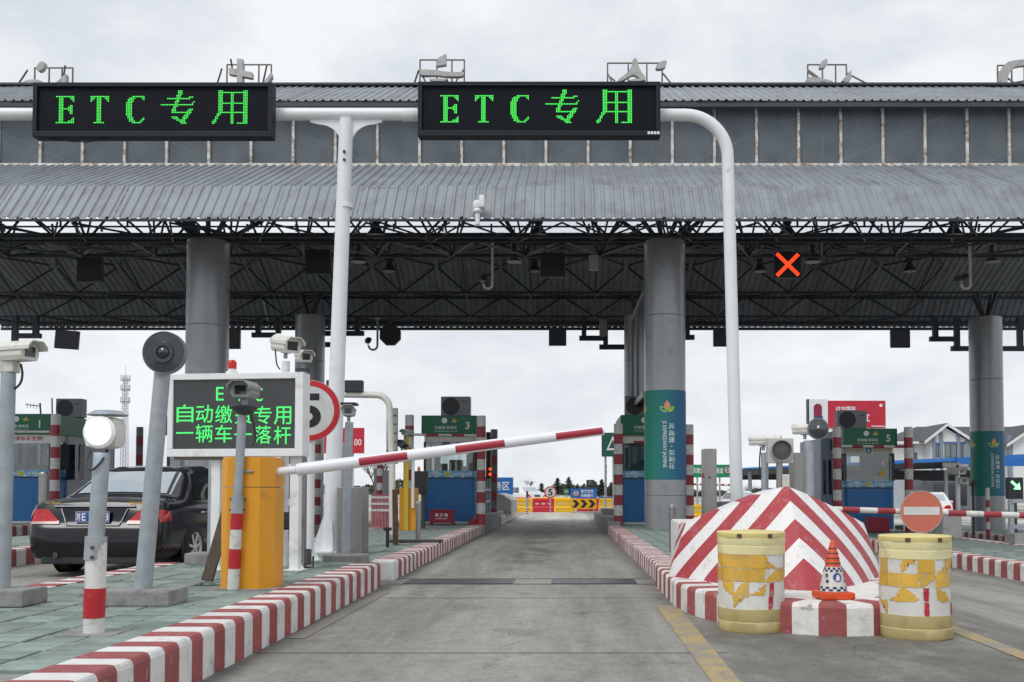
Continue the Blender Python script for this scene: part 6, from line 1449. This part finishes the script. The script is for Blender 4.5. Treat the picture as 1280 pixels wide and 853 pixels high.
D = 49.5; T = thing('signal_lamp', 'small black signal lamp above the blue and yellow work sign', 'signal', (X(738, D), D, 0)); b = MB(); b.box(X(733, D), X(743, D), D, D + .2, Z(609, D), Z(600, D), .02); b.out('housing', DARK, T, None, True); b = MB(); b.lathe([(.001, -.03), (.1, -.02), (.13, 0)], 16, W(738, 604.5, D), 'y'); b.out('lens', MATS['unlit_lens'], T, None, True); b = MB(); b.cyl((X(738, D), D + .1, 0), (X(738, D), D + .1, Z(609, D)), .04, n=8); b.out('post', DGREY, T, None, True)
def flat_sign(pl, pr, pt, pb, D, m, label, nm='road_sign', txts=(), legs=True, cat='road sign'):
    x0, x1, z0, z1 = X(pl, D), X(pr, D), Z(pb, D), Z(pt, D); T = thing(nm, label, cat, ((x0 + x1) / 2, D, gz((x0 + x1) / 2)))
    b = MB(); b.box(x0, x1, D, D + .06, z0, z1, .01); b.out('panel', m, T, None, True)
    for (s_, px, py, w_, h_, mm_) in txts: b = MB(); b.text(s_, X(px, D), Z(py, D), D - .01, w=w_ * D / F, h=h_ * D / F, bold=.012); b.out('lettering', mm_, T, None, True)
    if legs:
        for t in (.25, .75): xx = x0 + (x1 - x0) * t; b = MB(); b.cyl((xx, D + .12, gz(xx)), (xx, D + .12, z1 - .1), .05, n=8); b.out('leg', GALV, T, None, True)
    return T
flat_sign(606, 641.5, 597, 618.5, 44, BS, 'blue sign ending in the character for area, half hidden by booth 3', txts=[('服务区', 622, 607.5, 30, 11, TEXTW)])
flat_sign(748, 776, 621, 630, 54, mat('sign_navy', lin('1f4fa0'), .45), 'low dark blue sign behind the barriers beside the striped post', txts=[('自助零钱机', 764, 626.5, 29, 6, TEXTW)])
flat_sign(752, 772, 541, 571, 42, mat('sign_dark_green', lin('1f5a4c'), .5), 'dark green sign with white triangle peeping out beside the striped post', txts=[('△', 766, 554, 16, 18, TEXTW)])
flat_sign(704.5, 711, 611, 618, 70, GREEN, 'tiny green sign between the round sign and the work sign', txts=[('出口', 708, 614.5, 4.5, 3, TEXTW)])
T = flat_sign(858, 914, 581, 597, 52, mat('sign_bright_green', lin('0f8a62'), .5), 'long green lane sign with a round 5 seen past the column', txts=[('高速', 870, 588, 10, 7, TEXTW), ('企', 878, 588, 6, 7, TEXTW), ('通道', 899, 588.5, 10, 7, TEXTW)], legs=True); round_sign(T, W(909.5, 588, 51.97), 4.3 * 52 / F, '5')
# striped marker with black top
T = striped_post(X(659, 46), 46, 0, Z(634, 46), 'short red and white striped marker post with tall grey and black pole', .06, 6)
b = MB(); b.cyl((0, 0, Z(634, 46)), (0, 0, Z(622, 46)), .07, n=12); b.out('grey_stem', GALV, T, 40); b = MB(); b.cyl((0, 0, Z(622, 46)), (0, 0, Z(614, 46)), .05, n=12); b.out('black_head', DARK, T, 40)
bar((X(757, 60), 60, 0), (X(757.5, 60), 60, Z(581, 60)), .06, 14, 'upright thin striped boom beyond the work sign', nm='raised_boom', cat='boom')
# concrete end pieces of the islands
b = MB(); D = 33.5; x1_ = X(639, D); b.prism([(X(622, D), .3), (x1_, .3), (x1_, Z(626, D)), (X(629, D), Z(619, D)), (X(622, D), Z(617, D))], D, D + 4.5); tag(b.out('concrete_end_block', PALECONC), 'pale sloped concrete end block beyond booth 3', 'block')
b = MB(); D = 31; b.box(X(752, D), X(778, D), D, D + 2, .3, Z(636, D), .04); tag(b.out('concrete_end_block', PALECONC), 'pale concrete end block beyond the booth behind the column', 'block')
b = MB(); D = 34; b.box(X(895, D), X(940, D), D, D + .4, gz(5), Z(627, D), .03); tag(b.out('concrete_wall', PALECONC), 'low pale concrete wall between steel cabinet and bent gantry post', 'wall')
bar(W(862, 605.5, 48), W(914, 606.5, 48), .05, 12, 'far thin striped boom below the long green lane sign', nm='barrier_boom', cat='boom')

# --------------------------------- between booth 2 and 3: curved cream pole, panel back, mesh barrier
D = 19.5; T = thing('arched_sign_pole', 'cream arched pole with two black boxes on top behind the gantry post', 'pole', (X(492, D), D, ZI3b))
b = MB(); pts = [W(405, 493, D), W(470, 494, D)] + [W(470 + 17 * math.sin(R(a)), 494 + 17 * (1 - math.cos(R(a))), D) for a in range(15, 91, 15)] + [W(490, 580, D), Vector((X(491, D), D, ZI3b))]
b.tube(pts, .065, 12); b.out('arched_tube', OFFWHITE, T, 40, True)
for a_, c_ in ((431, 453), (408, 420)): b = MB(); b.box(X(a_, D), X(c_, D), D - .1, D + .1, Z(491, D), Z(476, D), .015); b.out('black_box', DARK, T, None, True)
D = 21; b = MB(); b.box(X(482.5, D), X(496, D), D, D + .12, Z(580, D), Z(510, D), .01); T = thing('display_back', 'grey ribbed back of a tall narrow display beside the arched pole', 'display', (X(489, D), D, ZI3b)); b.out('casing', FRM, T, None, True)
b = MB(); b.box(X(487, D), X(490.5, D), D + .02, D + .1, ZI3b, Z(580, D)); b.out('blue_post', BLUE, T, None, True)
for k in range(6): b = MB(); z_ = Z(575 - 11 * k, D); b.box(X(483, D), X(495.5, D), D - .012, D, z_, z_ + .02); b.out('rib', DGREY, T, None, True)
D = 23; T = thing('folding_barrier', 'pale folding fence with red and white rails between islands', 'fence', (X(478, D), D, ZI3b))
for k in range(7): b = MB(); xx = X(466 + 4 * k, D); b.box(xx - .03, xx + .03, D - .02, D + .02, ZI3b, Z(618, D)); b.out('upright', mat('pink_faded', lin('b06a72'), .6), T, None, True)
for py in (622, 630, 638): b = MB(); b.box(X(464, D), X(492, D), D - .035, D - .02, Z(py + 1.5, D), Z(py - 1.5, D)); b.out('rail', WHITEP, T, None, True)
striped_post(X(474.5, 24), 24, ZI3b, Z(568, 24), 'slim red and white striped post behind the pale folding fence', .07, 9)
striped_post(X(396, 27), 27, .2, Z(545, 27), 'red and white striped post behind the speed sign post', .115, 9)
D = 25; T = thing('steel_cabinet', 'dull steel cabinet beside the slim striped post', 'cabinet', (X(480, D), D, .2)); b = MB(); b.box(X(467, D), X(489, D), D, D + .4, .2, Z(588, D), .01); b.out('body', FRM, T, None, True); b = MB(); b.box(X(469, D), X(487, D), D - .01, D, .3, Z(591, D)); b.out('door', FRM, T, None, True)
RB = mat('billboard_red', lin('bf2438'), .5, 0, .06, 1, .1, 8)
flat_sign(398, 455, 535, 567, 62, RB, 'red roadside sign with white digits behind the speed sign', txts=[('5', 412, 552, 4.5, 8, TEXTW), ('00', 447, 553, 9, 8, TEXTW)], nm='billboard', cat='billboard')
# blue shelving / truck side behind
D = 30; T = thing('blue_rack', 'dark blue slatted stack glimpsed behind the speed sign post', 'rack', (X(372, D), D, 0))
for k in range(4): b = MB(); b.box(X(355, D), X(393, D), D, D + .5, .3 + .55 * k, .65 + .55 * k, .01); b.out('slat', mat('navy_slat', lin('24406f'), .6, 0, .1), T, None, True)
for px in (356, 391): b = MB(); b.box(X(px, D), X(px + 2, D), D - .05, D, 0, 2.5); b.out('upright', DGREY, T, None, True)

# ---------------------------------------------------------------- red billboard
D = 85; T = thing('billboard', 'large red billboard with white Chinese slogan above booth 5', 'billboard', (X(1062, D), D, gz(20)))
b = MB(); b.box(X(1036, D), X(1108, D), D, D + .5, Z(535, D), Z(501, D), .02); b.out('red_sheet', RB, T, None, True)
b = MB(); b.box(X(1012, D), X(1035.8, D), D + .02, D + .5, Z(530, D), Z(499, D), .02); b.out('white_sheet', TEXTW, T, None, True)
b = MB(); b.box(X(1010.5, D), X(1012, D), D, D + .6, Z(533, D), Z(499, D)); b.out('edge_frame', DARK, T, None, True)
b = MB(); b.text('过中国年', X(1058, D), Z(511, D), D - .02, w=25 * D / F, h=6 * D / F, bold=.02); b.text('同里', X(1063, D), Z(521, D), D - .02, w=20 * D / F, h=10 * D / F, bold=.02); b.text('紅', X(1083, D), Z(522.5, D), D - .02, w=10 * D / F, h=10 * D / F, bold=.02); b.text('一', X(1048, D), Z(521, D), D - .02, w=5 * D / F, h=1.5 * D / F)
b.box(X(1090, D), X(1107, D), D - .02, D - .01, Z(533.5, D), Z(532.5, D)); b.disc((X(1102, D), Z(507, D)), 2 * D / F, D - .02, 16); b.out('slogan', TEXTW, T, None, True)
b = MB(); b.prism([(X(a, D), Z(c, D)) for a, c in ((1018, 520), (1028, 520), (1028, 508), (1025, 505), (1021, 505), (1018, 508))], D - .03, D + .01); b.out('bottle_picture', mat('bottle_wine', lin('8a2138'), .5), T, None, True)
b = MB(); b.prism([(X(a, D), Z(c, D)) for a, c in ((1018, 530), (1029, 530), (1029, 520.3), (1018, 520.3))], D - .03, D + .01); b.out('bottle_label', mat('bottle_navy', lin('454a70'), .5), T, None, True)
b = MB(); b.box(X(1038, D), X(1108, D), D - .5, D + .3, Z(537, D), Z(536, D)); b.out('catwalk', GALV, T, None, True)
for px in (1030, 1062, 1094): b = MB(); b.cyl((X(px, D), D + .4, gz(20)), (X(px, D), D + .4, Z(510, D)), .22, n=10); b.out('pylon', GALV, T, 40, True)

# ---------------------------------------------------------------- police checkpoint: blue canopy and gabled house
D = 70; T = thing('checkpoint_canopy', 'long blue edged flat canopy with dark underside in front of the gabled house', 'canopy', (X(1110, D), D, gz(20)))
CB = mat('canopy_blue', lin('2f74bd'), .45, 0, .06, 2)
def rib_fascia(b, pa, pb, D0): pass
b = MB(); zl, zr = Z(587, D), Z(573, D)
xl_, xr_ = X(930, D), X(1300, D)
b.add([(xl_, D, zl), (xr_, D, zr), (xr_, D, zr + .35), (xl_, D, zl + .12), (xl_, D + 9, zl), (xr_, D + 9, zr), (xr_, D + 9, zr + .35), (xl_, D + 9, zl + .12)], [(0, 1, 2, 3), (7, 6, 5, 4), (3, 2, 6, 7), (0, 3, 7, 4), (1, 5, 6, 2)]); b.out('roof_edge', CB, T, None, True)
b = MB(); b.add([(xl_, D + .02, zl - .02), (xr_, D + .02, zr - .02), (xr_, D + 9, zr - .4), (xl_, D + 9, zl - .4)], [(0, 3, 2, 1)]); b.out('soffit', DGREY, T, None, True)
b = MB(); xq0, xq1 = X(1196, D - .2), X(1300, D - .2); b.box(xq0, xq1, D - .3, D - .1, Z(583, D), Z(572, D), .02); b.out('fascia_board', mat('fascia_blue', lin('2266b4'), .45, 0, .08, 6, stretch=(8, 1, 1)), T, None, True)
for px in (944, 1020, 1150, 1196, 1262): b = MB(); b.cyl((X(px, D), D + 2, gz(20)), (X(px, D), D + 2, Z(588, D)), .14, n=10); b.out('pillar', GALV, T, 40, True)
b = MB(); b.box(xl_ + 1, xr_, D + 8.8, D + 9.2, Z(600, D + 9), Z(588, D + 9)); b.out('back_fascia', DGREY, T, None, True)
D = 105; HW = mat('house_white', (.72, .73, .74), .6, 0, .05, 2); HB = mat('house_blue_grey', lin('7f8b9c'), .6, 0, .06, 3); HR = mat('house_roof_tile', (.07, .075, .085), .7, 0, .25, 2, .4, 12); HBL = mat('house_blue_band', lin('4f659a'), .5)
T = thing('gabled_house', 'white two storey house with dark tiled gables and blue grey piers behind the checkpoint', 'house', (X(1210, D), D, gz(20))); g0 = gz(20)
x0, x1 = X(1128, D), X(1345, D); ze = Z(553, D)
b = MB(); b.box(x0, x1, D, D + 12, g0, ze); b.out('wall', HW, T, None, True)
b = MB(); b.add([(x0 - .8, D - .8, ze), (x1 + .8, D - .8, ze), (x1 + .8, D + 12.8, ze), (x0 - .8, D + 12.8, ze), (X(1172, D), D + 6, Z(529, D)), (x1 - 3, D + 6, Z(529, D))], [(0, 1, 5, 4), (1, 2, 5), (2, 3, 4, 5), (3, 0, 4), (3, 2, 1, 0)]); rf = b.out('roof', HR, T, None, True)
b = MB(); b.box(x0 - .85, x1 + .85, D - .9, D - .75, ze - .22, ze + .05); b.out('eave_board', HW, T, None, True)
def gable(pl, pr, pp_, py_peak, py_e, Dg):
    xa_, xb_, xc = X(pl, Dg), X(pr, Dg), X(pp_, Dg); zp, zb_ = Z(py_peak, Dg), Z(py_e, Dg)
    b = MB(); b.add([(xa_ + .4, Dg, g0), (xb_ - .4, Dg, g0), (xb_ - .4, Dg, zb_), (xc, Dg, zp - .35), (xa_ + .4, Dg, zb_), (xa_ + .4, D + 1, g0), (xb_ - .4, D + 1, g0), (xb_ - .4, D + 1, zb_), (xc, D + 1, zp - .35), (xa_ + .4, D + 1, zb_)], [(0, 1, 2, 3, 4), (1, 6, 7, 2), (5, 0, 4, 9)]); b.out('gable_wall', HW, T, None, True)
    for (p, q) in ((xa_ - .5, -1), (xb_ + .5, 1)):
        b = MB(); zlo = zb_ - .35; th_ = .16; vs = [(p, Dg - .5, zlo), (xc, Dg - .5, zp), (xc, D + 6, zp), (p, D + 6, zlo)]; b.add(vs + [(a, c, e + th_) for a, c, e in vs], [(3, 2, 1, 0), (4, 5, 6, 7), (0, 1, 5, 4), (2, 3, 7, 6), (3, 0, 4, 7), (1, 2, 6, 5)]); b.out('gable_roof', HR, T, None, True)
        b = MB(); vs = [(p, Dg - .56, zlo - .22), (xc, Dg - .56, zp - .18), (xc, Dg - .56, zp + .14), (p, Dg - .56, zlo + .12)]; b.add(vs + [(a, c + .055, e) for a, c, e in vs], [(0, 1, 2, 3), (7, 6, 5, 4), (0, 4, 5, 1), (3, 2, 6, 7), (0, 3, 7, 4), (1, 5, 6, 2)]); b.out('barge_board', HW, T, None, True)
gable(1160, 1212, 1183, 531, 549, D - 2); gable(1262, 1330, 1296, 531, 553, D - 2)
for px in (1167.5, 1177, 1198, 1209, 1149, 1262): b = MB(); xx = X(px, D - 2); dd = D - 2.15 if px not in (1149,) else D - .15; b.box(xx - .16, xx + .16, dd, dd + .3, g0, Z(546 if px not in (1177, 1198) else 542, D) , .01); b.out('pier', HB, T, None, True)
def hwin(pl, pr, pt, pb, Dg, nx=2):
    xa_, xb_, za, zc = X(pl, Dg), X(pr, Dg), Z(pb, Dg), Z(pt, Dg); b = MB(); b.box(xa_, xb_, Dg - .03, Dg, za, zc); wq = b.out('window', DGREY, T, None, True)
    for k in range(nx):
        u0, u1 = xa_ + (xb_ - xa_) * k / nx, xa_ + (xb_ - xa_) * (k + 1) / nx; b = MB(); b.box(u0 + .06, u1 - .06, Dg - .045, Dg - .035, za + .06, zc - .06); p_ = b.out('pane', mat('house_glass', (.16, .19, .21), .08, 0, .2, .5, spec=.9), wq)
for a in ((1181, 1196, 555, 572), (1170, 1176, 556, 572), (1200, 1206, 555, 572)): hwin(*a, D - 2.02)
for a in ((1141, 1147, 566, 575), (1158, 1165, 566, 574), (1214, 1222, 558, 572), (1230, 1240, 560, 572)): hwin(*a, D - .02)
for a in ((1180, 1197.5, 554.6, 552.4), (1168, 1177, 556, 553.6), (1199, 1208, 555, 552.6)): b = MB(); b.box(X(a[0], D - 2.05), X(a[1], D - 2.05), D - 2.06, D - 2.0, Z(a[2], D - 2), Z(a[3], D - 2)); b.out('blue_lintel', HBL, T, None, True)
# checkpoint front
D = 80; T = thing('checkpoint_office', 'blue fronted checkpoint office lettered POLICE CHECK under the canopy', 'office', (X(1185, D), D, gz(20)))
b = MB(); b.box(X(1140, D), X(1225, D), D, D + 5, g0, Z(592, D)); b.out('wall', mat('office_wall', (.50, .53, .58), .6, 0, .08, 3), T, None, True)
b = MB(); b.box(X(1150, D), X(1217, D), D - .4, D - .05, Z(601, D), Z(592, D), .02); b.out('sign_band', mat('office_blue', lin('24489a'), .45), T, None, True)
b = MB(); b.text('POLICE CHECK', X(1183, D), Z(596, D), D - .43, w=15 * D / F, h=3 * D / F, bold=.02); b.text('公安检查', X(1163, D), Z(596, D), D - .43, w=11 * D / F, h=3.4 * D / F, bold=.02); b.out('lettering', TEXTW, T, None, True)
b = MB(); b.prism([(X(a, D), Z(c, D)) for a, c in ((1169.5, 593.5), (1172.5, 593.5), (1173, 597), (1171, 600), (1169, 597))], D - .46, D - .41); b.out('badge', mat('badge_gold', lin('b07a3a'), .5), T, None, True)
b = MB(); b.box(X(1150, D), X(1217, D), D - .41, D - .05, Z(603, D), Z(601.5, D)); b.out('white_band', WHITE, T, None, True)
for a, c in ((1168, 1180), (1182, 1194), (1197, 1208)): b = MB(); b.box(X(a, D), X(c, D), D - .05, D, g0 + .3, Z(606, D)); b.out('window', GLASS, T, None, True)
b = MB(); b.box(X(1170, D), X(1192, D), D - .5, D - .06, g0, Z(626, D)); b.out('red_counter', mat('red_cloth', lin('a8242f'), .6), T, None, True)
flat_sign(1214, 1224, 622, 647, 34, RB, 'red and white poster stand beside the far bannered column', txts=[('安', 1219, 629, 6, 6, TEXTW), ('检', 1219, 638, 6, 6, TEXTW)], nm='poster_stand', cat='poster')
# ---------------------------------------------------------------- small white car far off
def far_car(px, D, label, rz):
    T = thing('sedan_car', label, 'car', (X(px, D), D, gz(X(px, D))), rz); WC = mat('white_car_paint', (.72, .73, .74), .3, 0, .04, 3, coat=.6)
    for ch in CAR.children:
        if ch.name.split('.')[0] in ('body', 'rear_window', 'side_window', 'wheel', 'tail_lamp', 'wheel_arch', 'number_plate', 'bumper_line', 'door_mirror'):
            c = ch.copy(); COL.objects.link(c); c.parent = T
            if ch.name.split('.')[0] in ('body', 'door_mirror'): c.data = c.data.copy(); c.data.materials[0] = WC
    return T
far_car(938, 56, 'small white car far off below the checkpoint canopy', R(8)); far_car(1165, 44, 'white car mostly hidden behind the faded no entry disc', R(-20))
far_car(672, 66, 'white car roof showing above the far water barriers', R(30))
# ---------------------------------------------------------------- cell tower
D = 300; T = thing('cell_tower', 'lattice phone mast with antenna rings rising behind the strobe lamp', 'tower', (X(155, D), D, 0)); H = Z(466, D); TW = mat('tower_steel', (.30, .34, .40), .6, .2, .1)
def tw(z): return .95 - .45 * z / H if z < H else .3
for s1, s2 in ((-1, -1), (1, -1), (1, 1), (-1, 1)): b = MB(); b.tube([(s1 * tw(0), s2 * tw(0), 0), (s1 * tw(H * .98), s2 * tw(H * .98), H * .98)], .10, 5); b.out('corner_leg', TW, T)
lat = MB(); z = 0; k = 0
while z < H * .96:
    z2 = z + 1.6
    for s_ in (-1, 1): lat.cyl((-tw(z), s_ * tw(z), z), (tw(z2), s_ * tw(z2), z2), .06, n=4); lat.cyl((tw(z), s_ * tw(z), z), (-tw(z2), s_ * tw(z2), z2), .06, n=4)
    z = z2
lat.out('lattice_bracing', TW, T); b = MB(); b.cyl((0, 0, H * .95), (0, 0, H * 1.06), .05, n=5); b.out('lightning_rod', TW, T)
for f in (.76, .86, .94):
    b = MB(); b.lathe([(1.35, H * f - .1), (1.45, H * f - .1), (1.45, H * f + .1), (1.35, H * f + .1)], 14, cap=False); b.out('platform_ring', TW, T)
    for a in range(0, 360, 60): b = MB(); b.box(1.4 * math.cos(R(a)) - .14, 1.4 * math.cos(R(a)) + .14, 1.4 * math.sin(R(a)) - .1, 1.4 * math.sin(R(a)) + .1, H * f - .4, H * f + 1.5); b.out('antenna', mat('antenna_white', (.6, .62, .65), .5), T)
# ---------------------------------------------------------------- trees
LEAF = mat('conifer_green', (.030, .042, .030), .8, 0, .35, 2, rnd=.15); LEAF2 = mat('winter_green', (.050, .056, .036), .8, 0, .35, 2, rnd=.15); BARK = mat('bark', (.06, .05, .04), .9, 0, .3, 4)
def conifer(px, pyt, D, label, wpx, seed, m=LEAF, narrow=1.0):
    random.seed(seed); H = Z(pyt, D); T = thing('conifer_tree', label, 'tree', (X(px, D), D, gz(X(px, D)))); wd = wpx / 2 * D / F
    b = MB(); b.tube([(0, 0, 0), (.05, 0, H * .5), (0, .03, H * .98)], [H * .02, H * .013, .02], 7); b.out('trunk', BARK, T)
    b = MB(); z = H * .18
    while z < H * .97:
        L_ = wd * (1 - (z / H)) ** .8 * random.uniform(.65, 1.1) + .08
        for k in range(6):
            a = random.uniform(0, 6.283); dr = Vector((math.cos(a), math.sin(a), random.uniform(-.15, .25))); n = max(4, int(L_ * 9))
            for i in range(n):
                p = Vector((0, 0, z)) + dr * L_ * (i + .5) / n; s_ = .10 + .16 * (H / 6) * random.random()
                for _ in range(2):
                    u = Vector((random.gauss(0, 1), random.gauss(0, 1), random.gauss(0, .6))).normalized(); v = u.orthogonal().normalized(); c = p + Vector((random.gauss(0, .08), random.gauss(0, .08), random.gauss(0, .06)))
                    b.add([c - u * s_, c + v * s_ * .5, c + u * s_, c - v * s_ * .5], [(0, 1, 2, 3)])
        z += H * .045
    b.out('crown', m, T); return T
for i, (px, pt, D, wp, lab) in enumerate(((677, 604, 190, 14, 'broad young conifer over the far barriers beside the striped marker'), (697, 597, 200, 22, 'layered conifer standing right behind the round far speed sign'), (711, 596, 210, 20, 'tallest layered conifer between the far speed sign and work sign'), (722, 605, 230, 8, 'thin conifer spire above the blue work sign'), (730, 604, 220, 9, 'slender conifer above the work sign lamp'), (752, 597, 180, 22, 'bushy dark conifer beside the upright thin boom'), (744, 600, 190, 18, 'bushy conifer behind the small signal lamp'), (764, 601, 185, 18, 'dark conifer half behind the striped lane post'))): conifer(px, pt, D, lab, wp, 40 + i, LEAF if i % 2 else LEAF2)
def round_tree(px, pyt, D, wpx, label, seed, bare=False):
    random.seed(seed); H = Z(pyt, D); T = thing('bare_tree' if bare else 'roadside_tree', label, 'tree', (X(px, D), D, gz(X(px, D)))); wd = wpx / 2 * D / F; tr = MB(); cr_ = MB()
    def br(p, d, L_, r_, lev):
        q = p + d * L_; tr.tube([p, p + d * L_ * .5 + Vector((random.gauss(0, .04), random.gauss(0, .04), 0)) * L_, q], [r_, r_ * .8, r_ * .6], 5)
        if lev == 0:
            if not bare:
                for _ in range(26):
                    c = q + Vector((random.gauss(0, 1), random.gauss(0, 1), random.gauss(0, .8))) * wd * .22; s_ = H * .025 * random.uniform(.6, 1.4); u = Vector((random.gauss(0, 1), random.gauss(0, 1), random.gauss(0, 1))).normalized(); v = u.orthogonal().normalized(); cr_.add([c - u * s_, c + v * s_ * .7, c + u * s_, c - v * s_ * .7], [(0, 1, 2, 3)])
            return
        for k in range(3 if lev < 3 else 4):
            a = random.uniform(0, 6.283); nd = (d * .75 + Vector((math.cos(a), math.sin(a), .25)) * (.55 if not bare else .4)).normalized(); br(p + d * L_ * random.uniform(.6, 1), nd, L_ * random.uniform(.6, .8), r_ * .6, lev - 1)
    br(Vector((0, 0, 0)), Vector((0, 0, 1)), H * .36, H * .022, 3 if not bare else 4); tr.out('trunk', BARK, T)
    if not bare: cr_.out('crown', LEAF2, T)
    return T
for i, (px, pt, D, wp, lab) in enumerate(((915, 607, 170, 30, 'dull green roadside tree under the canopy edge beside the bent gantry post'), (935, 604, 160, 34, 'dull green roadside tree below the canopy beyond the bent post'), (950, 606, 165, 30, 'dull green roadside tree behind the cream camera post'), (966, 607, 170, 26, 'dull green roadside tree behind the square signal lamp'), (1128, 558, 130, 34, 'round evergreen rising between booth 5 and the gabled house'), (880, 606, 175, 26, 'dull green roadside tree below the long green sign'))): round_tree(px, pt, D, wp, lab, 70 + i)
for i, (px, pt, D, lab) in enumerate(((476, 566, 140, 'bare winter tree showing behind the grey display back'), (468, 574, 150, 'small bare winter tree beside the red roadside sign'), (661, 596, 240, 'thin bare tree above the white car roof'))): round_tree(px, pt, D, 20, lab, 90 + i, True)
# far hedge / wood that reads as one mass
random.seed(5); b = MB(); 
for _ in range(9000):
    px = random.uniform(560, 1300); D = random.uniform(235, 275); top = 615.5 + 3.0 * math.sin(px * .05) + 2 * math.sin(px * .13 + 1) - (4.0 if 640 < px < 780 else 0); z = random.uniform(0, Z(top - 1, 250)); c = Vector((X(px, D), D, max(.2, z + random.gauss(0, .15)))); s_ = random.uniform(.35, .85)
    u = Vector((random.gauss(0, 1), random.gauss(0, 1), random.gauss(0, 1))).normalized(); v = u.orthogonal().normalized(); b.add([c - u * s_, c + v * s_ * .7, c + u * s_, c - v * s_ * .7], [(0, 1, 2, 3)])
for _ in range(5000):
    px = random.uniform(-120, 560); D = random.uniform(280, 330); z = random.uniform(0, 3.2 + math.sin(px * .04)); c = Vector((X(px, D), D, max(.3, z))); s_ = random.uniform(.5, 1.0); u = Vector((random.gauss(0, 1), random.gauss(0, 1), random.gauss(0, 1))).normalized(); v = u.orthogonal().normalized(); b.add([c - u * s_, c + v * s_ * .7, c + u * s_, c - v * s_ * .7], [(0, 1, 2, 3)])
o = b.out('treeline', LEAF2); o['kind'] = 'stuff'; o['label'] = 'low dull green wood along the horizon'
